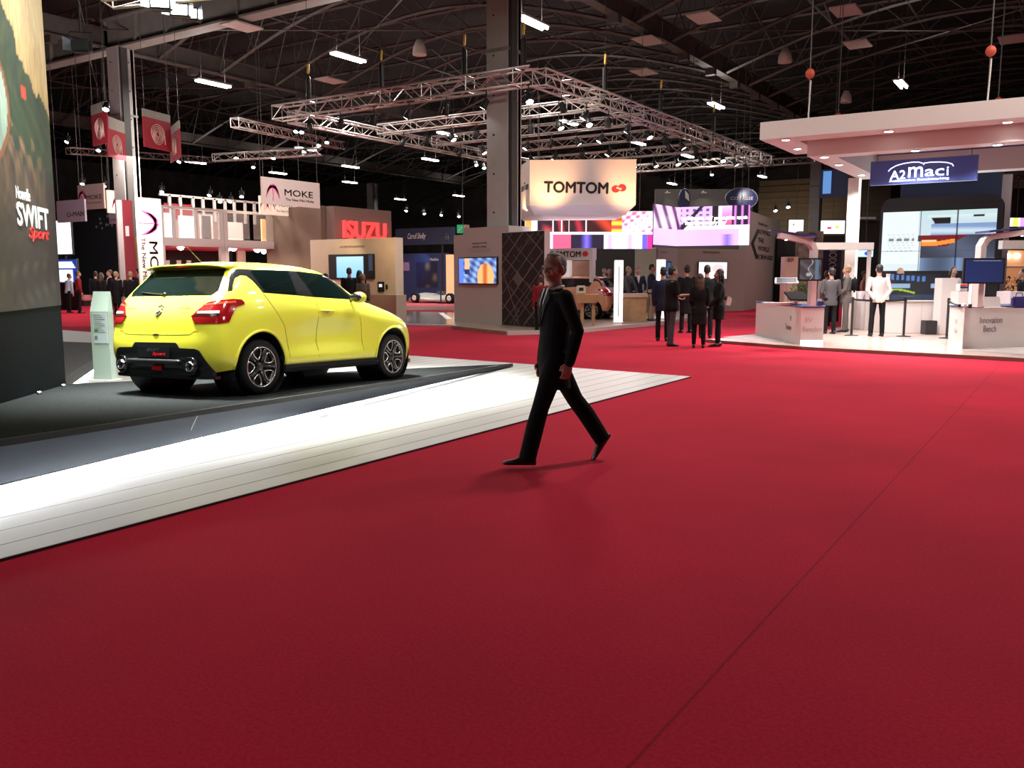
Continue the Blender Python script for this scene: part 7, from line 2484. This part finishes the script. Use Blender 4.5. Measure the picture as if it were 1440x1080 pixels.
def spiral_banner(lab, pa, pb, zb0, zt0, head, lit=1.0, txt='1'):
    t = thing('spiral_banner', lab, 'banner')
    pa, pb = Vector((pa.x, pa.y)), Vector((pb.x, pb.y))
    d = (pb - pa).normalized(); L_ = (pb - pa).length
    solid('cloth', MB().slab(pa, pb, zb0, zt0, .05, 1), M_BRED, t)
    solid('header', MB().slab(pa, pb, zt0, zt0 + head, .05, 1), mat('header_khaki', (.20, .19, .16), .7), t)
    D3_ = Vector((d.x, d.y, 0)); n3 = Vector((d.y, -d.x, 0))
    c = Vector(((pa.x + pb.x) / 2, (pa.y + pb.y) / 2, (zb0 + zt0) / 2)) + n3 * .012
    r = min(L_, zt0 - zb0) * .33
    for k in range(5):
        rr = r * (1 - k * .18)
        solid('ring', MB().tube([c + D3_ * C(a) * rr * (1 + .08 * S(3 * a + k)) + ZD * S(a) * rr for a in np.linspace(0, 2 * PI, 25)[:-1]], r * .034, 5, close=True), M_SPIR, t)
    solid('tail', MB().tube([c + D3_ * r * 1.05 + ZD * 0, c + D3_ * r * 1.08 - ZD * r * .9], r * .042, 5), M_SPIR, t)
    text('lettering', txt, Vector(((pa.x + pb.x) / 2, (pa.y + pb.y) / 2, zt0 + head * .5)) + n3 * .004, D3_, ZD, head * .38, M_SPIR, t, None, .004)
    wires(t, [Vector((pa.x, pa.y, zt0 + head)) + D3_ * .1 + n3 * -.02, Vector((pb.x, pb.y, zt0 + head)) - D3_ * .1 + n3 * -.02])


Db = 33.5
zz = lambda v, D=Db: at(0, v, D).z
spiral_banner('narrow red banner with cream spiral, leftmost of the four on the left column', at(129, 180, 34), at(151, 180, 33.0), zz(203), zz(159), zz(145) - zz(159), txt='1')
spiral_banner('shaded red banner with spiral just left of the left column', at(151, 190, 35.0), at(176, 190, 36.5), zz(212), zz(170), zz(152) - zz(170), txt='1')
spiral_banner('red banner with cream spiral just right of the left column', at(202, 180, 33.5), at(240, 180, 35.0), zz(206), zz(163), zz(152) - zz(163), txt='1 bis')
spiral_banner('slim red banner seen at an angle, rightmost of the four on the left column', at(238, 190, 36.4), at(252, 190, 34.6), zz(215), zz(174), zz(162) - zz(174), txt='1')

# lilac hanging boards and bright screen right of the poster wall
Yl = at(100, 300, 38).y
for lab, u0, v0, u1, v1, w_ in (('lilac hanging board with dark lettering beside the poster wall', 79, 283, 120, 311, 'LI-MAN'), ('small lilac hanging board with lettering left of the red pillar', 153, 299, 171, 314, 'LI-MAN')):
    t = thing('hanging_board', lab, 'sign')
    _, (xa, xb, za, zb_) = xpanel('board', u0, v0, u1, v1, Yl + (0 if u0 < 100 else 4), .08, mat('board_lilac', (.36, .32, .40), .7), t)
    wires(t, [Vector((xa + .1, Yl + .04 + (0 if u0 < 100 else 4), zb_)), Vector((xb - .1, Yl + .04 + (0 if u0 < 100 else 4), zb_))])
    text('lettering', w_, Vector((xa + (xb - xa) * (.68 if u0 < 100 else .5), Yl - .004 + (0 if u0 < 100 else 4), za + (zb_ - za) * .35)), XD, ZD, (zb_ - za) * .22, M_TG, t, (xb - xa) * (.6 if u0 < 100 else .8), .004, .01)
t = thing('bright_screen', 'tall blank white lit screen right of the poster wall', 'screen')
_, (xa, xb, za, zb_) = xpanel('case', 74, 310, 102, 358, Yl + 1.5, .1, M_BLACK, t)
xpanel('display', 75, 311, 101, 357, Yl + 1.48, .02, mat('screen_white', (.9, .9, .95), .5, emit=(.90, .92, 1), es=1.6), t)
solid('leg', MB().box((xa + xb) / 2 - .1, (xa + xb) / 2 + .1, Yl + 1.5, Yl + 1.6, 0, za), M_BLACK, t)
t = thing('bright_screen', 'low blue and white lit screen behind the visitors by the poster wall', 'screen')
xpanel('case', 74, 364, 110, 404, Yl + 1.0, .1, M_BLACK, t, z0=0)
_, (xa, xb, za, zb_) = xpanel('display_frame', 75, 365, 109, 398, Yl + .97, .02, mat('frame_blue', (.02, .04, .15), .5, emit=(.03, .08, .4), es=.5), t)
picture('display', Vector((xa + .05, Yl + .96, za + .05)), XD * (xb - xa - .1), ZD * (zb_ - za - .1), 30, 24, lambda a, b: (250, 252, 255) if (b < .55 and a < .85) or (.66 < b < .92 and a < .5 + .5 * (1 - b) + .3) else (20, 50, 140), SCR, t)
# dark navy rear wall with pale specks
t = thing('dark_wall', 'dark navy stand wall with faint pale marks behind the visitors at left', 'wall')
Yd = Yl + 8
xpanel('panel', 98, 300, 190, 425, Yd, .3, mat('wall_night', (.012, .016, .024), .8), t, z0=0)
mb = MB()
rr_ = random.Random(11)
for u, v in ((141, 308), (142, 314), (136, 319), (144, 321), (150, 316), (153, 316), (158, 317), (167, 319), (152, 304), (165, 313)):
    p = hy(u, v, Yd) - YD * .02; mb.ell((p.x, p.y, p.z), (rr_.uniform(.06, .16), .01, rr_.uniform(.05, .10)), None, 8, 6)
solid('mark', mb, mat('mark_pale', (.25, .28, .33), .6), t)
t = thing('red_pillar', 'dark red upright pillar with white edge left of the upright banner', 'pillar')
Yr = Yl - 2
xpanel('shaft', 171, 281, 180, 430, Yr, .4, mat('pillar_red', (.22, .02, .03), .6), t, z0=0)
xpanel('white_edge', 169.5, 281, 171.5, 430, Yr - .01, .4, M_OFFW, t, z0=0)
xpanel('tag_plate', 176, 318, 181, 332, Yr - .05, .03, M_OFFW, t)
t = thing('tan_wall', 'plain tan wall panel between the red pillar and the upright banner', 'wall')
xpanel('panel', 178, 333, 200, 430, Yr + .6, .2, mat('tan_panel', (.48, .30, .16), .6), t, z0=0)

# two storey stand with glass railing behind the car roof
t = thing('two_storey_stand', 'grey two storey stand with glass railing and round lamps behind the car roof', 'stand')
X2 = -30.5
def hxz(u, v): return hx(u, v, X2)
M_GF = mat('stand_grey', (.52, .48, .45), .6)
M_GLZ = mat('railing_glass', (.55, .50, .50), .1, alpha=.25)
yA, yB = hxz(226, 340).y, hxz(436, 340).y
zd1, zd0 = hxz(330, 334).z, hxz(330, 347).z
z1f = hxz(226, 333).z; z0f = hxz(226, 345).z
yA2 = hx(228, 340, X2 - 6).y
solid('deck', MB().prism([(X2, yA), (X2, yB), (X2 - 6, yB), (X2 - 6, yA2)], z0f, z1f), M_GF, t)
yC = hxz(312, 340).y
zt2 = hxz(312, 298).z
mb = MB()
for u in (230, 247, 278, 312, 318, 392, 398, 434):
    y_ = hxz(u, 340).y; mb.box(X2 - .12, X2 + .02, y_ - (.10 if u in (312, 318, 392, 398) else .05), y_ + (.10 if u in (312, 318, 392, 398) else .05), 0 if u in (230, 312, 318, 392, 398, 434) else z1f, zt2)
solid('post', mb, M_GF, t)
mb = MB().box(X2 - .10, X2 + .04, yA, yB, zt2, zt2 + .10)
solid('handrail', mb, M_ALU, t)
ys = [yA] + [hxz(u, 340).y for u in (247, 278, 312, 355, 395)] + [yB]
for a, b_ in zip(ys[:-1], ys[1:]):
    solid('railing_glass', MB().box(X2 - .04, X2 - .02, a + .12, b_ - .12, z1f + .05, zt2 - .03), M_GLZ, t)
# roof frame above with small square windows
zr = hxz(230, 283).z
mb = MB()
for k, u in enumerate((239, 254, 272, 286, 302, 317, 330, 345, 358)):
    y_ = hx(u, 280, X2 - 6).y; mb.box(X2 - 6.1, X2 - 6, y_ - .06, y_ + .06, zt2, zt2 + 1.15)
mb.box(X2 - 6.1, X2 - 6, yA2, hx(365, 280, X2 - 6).y, zt2 + .5, zt2 + .60).box(X2 - 6.1, X2 - 6, yA2, hx(365, 280, X2 - 6).y, zt2 + 1.08, zt2 + 1.18)
solid('roof_frame', mb, M_GF, t)
solid('back_wall', MB().box(X2 - 6.4, X2 - 6.12, yA2, yB, 0, zt2 + .4), mat('stand_back', (.30, .22, .19), .7, noise=.3, nscale=.8), t)
solid('red_panel', MB().box(X2 - 6.1, X2 - 6.05, hx(232, 295, X2 - 6).y, hx(274, 295, X2 - 6).y, zt2 + .05, zt2 + .75), M_BRED, t)
cols_ = [(.55, .60, .75), (.7, .7, .72), (.6, .5, .42), (.05, .05, .05), (.62, .5, .45), (.75, .5, .2), (.7, .25, .15), (.65, .3, .25)]
for k, (u0, u1, vt, vb) in enumerate(((228, 243, 299, 331), (252, 275, 303, 331), (282, 300, 302, 331), (285, 297, 303, 322), (320, 342, 312, 332), (368, 388, 308, 331), (400, 428, 310, 333), (424, 436, 306, 333))):
    Xk = X2 - 4.2 + .25 * k
    a, b_ = hx(u0, vt, Xk), hx(u1, vb, Xk)
    solid('upper_display', MB().box(Xk - .1, Xk, a.y, b_.y, z1f, max(a.z, z1f + .3)), mat('upper_tone%d' % k, cols_[k], .5), t)
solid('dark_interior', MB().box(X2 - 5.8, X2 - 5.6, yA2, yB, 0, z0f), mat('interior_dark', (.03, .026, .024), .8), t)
for k, u in enumerate((236, 252, 266)):
    a = hx(u - 3, 366, X2 - .6); b_ = hx(u + 3, 372, X2 - .6)
    solid('picture_frame', MB().box(X2 - .65, X2 - .6, a.y, b_.y, a.z - .4, a.z), M_OFFW, t)
solid('inner_wall', MB().box(X2 - 3, X2 - 2.9, hx(332, 350, X2 - 3).y, hx(343, 350, X2 - 3).y, 0, z0f), M_SAND, t)
solid('inner_wall', MB().box(X2 - 3, X2 - 2.9, hx(405, 350, X2 - 3).y, hx(436, 350, X2 - 3).y, 0, z0f), M_SAND, t)
gl = None
for u, v, s_, lab in ((254, 347, .14, 'round bright lamp under the two storey deck, leftmost'), (320, 348, .16, 'round bright lamp under the deck, left of two paired ones'), (328, 348, .16, 'round bright lamp under the deck, right of two paired ones'),
                 (362, 350, .16, 'round bright lamp under the deck, right of the green gap'), (371, 354, .10, 'small round lamp low beside the fourth deck lamp'), (395, 350, .17, 'round bright lamp under the deck, rightmost')):
    p = hx(u, v, X2 - 1.2)
    q = thing('globe_lamp', lab, 'lamp', (p.x, p.y, p.z))
    MB().ell((0, 0, 0), (s_, s_, s_)).obj('globe', M_SPOTLIT, q, True)
    MB().tube([(0, 0, s_ * .9), (0, 0, z0f - p.z - .01)], .012, 5).obj('rod', M_BLACK, q)
area('deck_lamps', hx(330, 350, X2 - .6) - ZD * .1, 220, 5, .5, (1, .85, .7), hx(330, 350, X2 - .6) - ZD * 3)
area('upper_lamps', Vector((X2 - 2.5, (yA + yB) / 2, zt2 + 2.2)), 1000, 8, 2, (1, .86, .78), Vector((X2 - 3.5, (yA + yB) / 2, 0)))
area('sign_flood', at(200, 285, 27), 480, 3, .5, (1, .86, .80), at(280, 300, 42))
area('sign_flood', at(110, 250, 30), 240, 3, .5, (1, .88, .86), at(120, 300, 44))
# low walls behind visitors, pink bench
t = thing('pink_bench', 'small pink bench left of the info pillar', 'bench')
p = gp(117, 430)
solid('seat', MB().cbox((p.x, p.y, .42), (1.0, .6, .30), .05), mat('bench_pink', (.60, .22, .24), .5), t)
for s_ in (-.35, .35): solid('leg', MB().cbox((p.x + s_, p.y, .135), (.06, .4, .27)), M_BLACK, t)

# =================================================================== copper car and old racing car
M_COP = bpy.data.materials.new('copper_paint'); M_COP.use_nodes = True
b_ = M_COP.node_tree.nodes['Principled BSDF']
b_.inputs['Base Color'].default_value = (.62, .27, .15, 1); b_.inputs['Roughness'].default_value = .3; b_.inputs['Coat Weight'].default_value = 1
car2 = hatchback('copper orange hatchback parked on the navigation stand behind the small wood table', M_COP)
p = at(841, 440, 30.2)
car2.location = (p.x, p.y, .105)
hd_ = (RT * -.93 + FW * .36)
car2.rotation_euler = (0, 0, math.atan2(hd_.y, hd_.x))

t = thing('racing_car', 'low silver old racing car on the red podium in front of the navy wall', 'car')
p0_ = gp(562, 425.5, .125); L_ = 4.0
Yc = p0_.y + .2
def rc(x, y, z): return Vector((p0_.x + x, Yc + y, .125 + z))
R_ = []
for x, w_, h_ in ((0, .10, .12), (.15, .5, .28), (.5, .8, .46), (.9, .86, .54), (1.3, .86, .52), (1.7, .80, .42), (2.3, .78, .40), (2.8, .82, .50), (3.3, .86, .60), (3.8, .84, .58), (4.0, .7, .50)):
    R_.append([rc(x, .86 + w_ * C(a), max(.10 + (h_ - .10) * (S(a) ** .6 if S(a) > 0 else 0), .10) if S(a) >= 0 else .10 + .04 * S(a)) for a in np.linspace(0, 2 * PI, 21)[:-1]])
solid('body', MB().ring_loft(R_), mat('race_silver', (.45, .44, .42), .3, .4), t, True)
for x in (.95, 3.3):
    for y in (.0, 1.6):
        wv = bpy.data.objects.new('wheel', None); sc.collection.objects.link(wv); wv.parent = t; wv.location = rc(x, y, .27)
        MB().lathe([(.14, -.12), (.25, -.12), (.27, -.09), (.27, .09), (.25, .12), (.14, .12)], axis='y', seg=28, close=True).obj('tyre', mat('tyre_rubber', (.016, .016, .017)), wv, True)
        MB().lathe([(.02, -.10), (.05, -.125), (.10, -.10), (.145, -.125), (.145, -.09), (.02, -.06)], axis='y', seg=24, close=True).obj('rim', mat('race_rim', (.7, .7, .68), .3, .5), wv, True)
solid('windscreen', MB().add([rc(1.9, .3, .40), rc(1.9, 1.4, .40), rc(2.15, 1.2, .62), rc(2.15, .5, .62)], [(0, 1, 2, 3)]), mat('railing_glass', (.5, .5, .5)), t)
solid('rear_wing', MB().cbox(tuple(rc(3.85, .86, .95)), (.35, 1.5, .04)), M_BLACK, t)
solid('wing_strut', MB().cbox(tuple(rc(3.8, .86, .76)), (.1, .04, .36)), M_BLACK, t)
stanchion2 = thing('podium_post', 'thin black post standing before the old racing car', 'post', hy(620, 424, Yc - .5) * 1.0)
stanchion2.location.z = .125
MB().tube([(0, 0, 0), (0, 0, .95)], .035, 8).obj('post', M_BLACK, stanchion2)
MB().lathe([(.01, 0), (.16, 0), (.16, .02), (.01, .03)], seg=16).obj('base', M_BLACK, stanchion2)
area('race_light', at(600, 330, 44), 260, 3, 1, (1, .93, .88), at(600, 425, 46))

# =================================================================== the other people
def P(label, u, v, D, face, H=1.76, zf=0.0, **k):
    p = at(u, v, D)
    return person(label, (p.x, p.y, zf), face, H=H, **k)


AD = [((-.10, .0, -1), (.02, .12, -1)), ((.10, .0, -1), (-.02, .12, -1))]
# group standing on the carpet
P('stout man in black polo and grey trousers gesturing with bare forearm', 943, 486, 19.5, look(1, .25), 1.80, skin=SKIN_D, top='polo', topm=C_BLACK, legm=mat('cloth_slate', (.055, .055, .065), .85), shortsleeve=True,
  arms=[((-.10, .10, -1), (.05, .9, -.25)), ((.12, .12, -1), (-.05, 1, .08))], bulk=1.18, hem=-.14, headpitch=-.15, vox=.016, legs=((.05, .03), (-.05, .02)))
P('man in dark suit seen from behind, left of the man in the black polo', 931, 480, 21.0, look(.3, 1), 1.80, top='jacket', topm=C_NAVY, legm=C_BLACK, arms=AD)
P('woman in black coat and tights with long brown hair, seen from behind', 982, 489, 19.0, look(.1, 1), 1.64, female=True, hair=H_BROWN, hairlen=.26, top='coat', topm=C_BLACK, hem=-.36, skirt=True, legm=C_BLACK,
  arms=[((-.12, .02, -1), (.3, .5, -.6)), ((.12, .02, -1), (-.3, .5, -.6))], vox=.016)
P('dark haired woman in black jacket turned left, holding out a leaflet', 1009, 487, 19.4, look(-1, .15), 1.74, female=True, skin=SKIN_D, hair=H_DARK, hairlen=.20, top='coat', topm=C_BLACK, hem=-.30, shirt=C_WHITE, legm=C_BLACK,
  arms=[((-.1, .10, -1), (.1, .6, -.6)), ((.25, -.25, -1), (.75, -.5, -.15))], vox=.016, bulk=1.08)
P('man in long dark coat from behind, between the polo man and brown haired woman', 964, 466, 24.0, look(-.2, 1), 1.88, top='coat', topm=C_BLACK, hem=-.42, legm=C_BLACK, arms=AD)
P('broad man in black jacket seen from behind, above the brown haired woman', 992, 472, 22.0, look(.2, 1), 1.86, top='jacket', topm=C_BLACK, legm=C_BLACK, arms=AD, bulk=1.12)
# leaflet in hand
lf = thing('leaflet', 'pale leaflet held out by the dark haired woman', 'leaflet', at(1025, 424, 19.2), YAW + .3)
me = MB().cbox((0, 0, 0), (.12, .01, .17)).mesh('sheet', M_GREYP); me.transform(Matrix.Rotation(.25, 4, 'Y')); link('sheet', me, lf)
# navigation stand
P('man in navy jacket and beige trousers standing by the second light pillar', 915, 449, 28.6, look(1, -.2), 1.86, zf=.105, skin=SKIN_D, top='jacket', topm=C_NAVY, legm=C_BEIGE, arms=[((-.1, .1, -1), (.05, .45, -1)), ((.1, .1, -1), (-.05, .45, -1))], headpitch=-.2)
P('man in open dark jacket and white shirt behind the wooden counter', 896, 440, 30.3, look(.1, -1), 1.78, zf=.105, hair=H_BROWN, top='jacket', topm=C_NAVY, shirt=C_WHITE, legm=C_BLACK, arms=[((-.3, .1, -1), (.2, .6, -.5)), ((.3, .1, -1), (-.2, .6, -.5))])
P('man in grey shirt leaning over the left end of the wooden counter', 879, 444, 29.6, look(.6, -.6), 1.80, zf=.105, hair=H_BLOND, top='shirt', topm=C_GREY, legm=C_BLACK, lean=(0, .18), arms=[((-.1, .5, -1), (0, .4, -1)), ((.1, .5, -1), (0, .4, -1))])
P('grey haired man in dark jacket near the copper car', 856, 440, 33.6, look(-.3, -1), 1.74, zf=.105, hair=H_GREY, top='jacket', topm=C_CHAR, legm=C_BLACK)
P('man in dark clothes with pale collar beyond the copper car', 849, 436, 35.4, look(.8, -.6), 1.78, zf=.105, hair=H_GREY, top='jacket', topm=C_BLACK, shirt=C_WHITE, legm=C_BLACK)
P('person in red top half hidden behind the walking man', 760, 470, 23.6, look(-.2, 1), 1.60, zf=0, hair=H_BROWN, top='shirt', topm=C_RED, legm=C_BLACK)
# by the sand wall
P('man in dark suit from behind watching the big TV', 492, 430, 27.4, look(0, 1), 1.84, skin=SKIN, hair=H_BROWN, top='jacket', topm=C_CHAR, shirt=None, legm=C_BLACK, arms=AD)
P('woman in patterned scarf and bag beside the man watching the TV', 511, 430, 26.6, look(-.2, 1), 1.64, female=True, hair=H_BLOND, top='coat', topm=mat('cloth_patterned', (.12, .11, .08), .9, noise=.9, nscale=30), hem=-.3, legm=C_BLACK)
P('dark haired person left of the man watching the TV', 506, 420, 28.0, look(.1, 1), 1.76, female=True, hair=H_DARK, hairlen=.12, top='coat', topm=C_BLACK, legm=C_BLACK)
P('person seen as a dark head over the car bonnet', 459, 430, 27.6, look(.6, .8), 1.66, hair=H_DARK, top='jacket', topm=C_BLACK, legm=C_BLACK)
P('person with dark round hair behind the rear part of the car roof', 424, 420, 30.5, look(-.4, -1), 1.88, female=True, hair=H_DARK, hairlen=.05, top='coat', topm=C_BLACK, legm=C_BLACK)
# visitors at the left between poster wall and car
P('visitor in dark red waistcoat and white sleeves beside the poster wall', 112, 430, 36.5, look(.8, .5), 1.78, hair=H_BROWN, top='vest', topm=C_RED, legm=C_BLACK, arms=[((-.2, .0, -1), (.1, .2, -1)), ((.2, .0, -1), (-.1, .3, -1))])
P('visitor in pale blue shirt bending beside the poster wall', 97, 432, 37.0, look(.5, .8), 1.68, hair=H_BROWN, top='shirt', topm=C_BLUE, legm=C_BLACK, lean=(0, .15))
P('visitor in black coat behind the top of the info pillar', 137, 436, 34.0, look(-.3, 1), 1.76, hair=H_DARK, top='coat', topm=C_BLACK, legm=C_BLACK)
P('long haired visitor in black right above the info pillar', 145, 436, 33.0, look(.5, 1), 1.70, female=True, hair=H_BROWN, hairlen=.22, top='coat', topm=C_BLACK, legm=C_BLACK)
P('man in dark suit and white collar looking left, between info pillar and car', 157, 430, 35.0, look(-.8, -.6), 1.82, hair=H_BROWN, top='jacket', topm=C_BLACK, shirt=C_WHITE, legm=C_BLACK)
P('fair haired man in black coat with a bag, left of the upright banner', 166, 440, 31.5, look(.3, 1), 1.74, hair=H_BLOND, top='coat', topm=C_BLACK, hem=-.35, legm=C_BLACK)
P('fair haired visitor in black next to the upright banner', 186, 440, 31.0, look(-.2, 1), 1.74, hair=H_BLOND, top='coat', topm=C_BLACK, hem=-.35, legm=C_BLACK)
P('tall dark haired visitor partly behind the upright banner', 198, 438, 31.6, look(-.6, .4), 1.86, hair=H_DARK, top='jacket', topm=C_BLACK, legm=C_BLACK)
P('visitor with pale pink jacket between the two fair haired ones', 176, 438, 34.0, look(.2, -1), 1.74, female=True, hair=H_BLOND, hairlen=.15, top='coat', topm=C_PINK, legm=C_BLACK)
# canopy stand
P('man in white shirt and black trousers with hands clasped behind his back', 1232, 471, 21.6, look(.15, 1), 1.80, zf=ZF, skin=SKIN, hair=H_DARK, top='shirt', topm=mat('cloth_shirt_white', (.58, .49, .48), .8, spec=.12), legm=C_BLACK,
  arms=[((-.26, -.20, -1), (.58, -.22, -.85)), ((.26, -.20, -1), (-.58, -.22, -.85))], vox=.014, hem=-.08, legs=((.0, .0, .06), (.0, .0, .06)), bulk=.95)
P('man in dark grey jacket and black trousers seen from behind, at the left desk', 1166, 465, 22.6, look(-.1, 1), 1.72, zf=ZF, hair=H_DARK, top='jacket', topm=mat('cloth_dusk', (.06, .055, .06), .85), legm=C_BLACK, hem=-.16, arms=[((-.2, .05, -1), (.3, .5, -.6)), ((.2, .05, -1), (-.3, .5, -.6))], vox=.016)
P('man in grey suit with black backpack turned left at the canopy stand', 1188, 463, 23.4, look(-.9, .35), 1.80, zf=ZF, hair=H_BLOND, top='jacket', topm=mat('cloth_taupe', (.11, .095, .09), .85), legm=mat('cloth_taupe', (.11, .095, .09), .85), hem=-.16, bag=('backpack', C_BLACK), vox=.016,
  arms=[((-.1, .15, -1), (.1, .7, -.5)), ((.1, .15, -1), (-.1, .7, -.5))])
P('smiling dark haired attendant in white behind the tall white cabinet', 1337, 440, 23.3, look(.1, -1), 1.76, zf=ZF, skin=SKIN, hair=H_DARK, hairlen=.04, female=True, top='shirt', topm=C_WHITE, legm=C_BLACK)
P('person whose fair hair shows above the dark showcase', 1263, 440, 24.6, look(.3, -1), 1.74, zf=ZF, hair=H_BLOND, top='jacket', topm=C_BLACK, legm=C_BLACK)
P('person in white and red walking past the white post', 1212, 455, 29.0, look(.7, -.5), 1.74, hair=H_BROWN, female=True, top='coat', topm=mat('cloth_coral', (.50, .22, .18), .8), legm=C_BEIGE)
P('person in white shirt behind the man in the dark grey jacket', 1160, 448, 27.5, look(.4, .6), 1.74, zf=0, hair=H_BROWN, top='shirt', topm=C_WHITE, legm=C_BLACK)
P('dark dressed person at the right edge behind the desk', 1436, 430, 23.0, look(-.8, .2), 1.70, zf=ZF, hair=H_DARK, top='jacket', topm=C_BLACK, legm=C_BLACK)
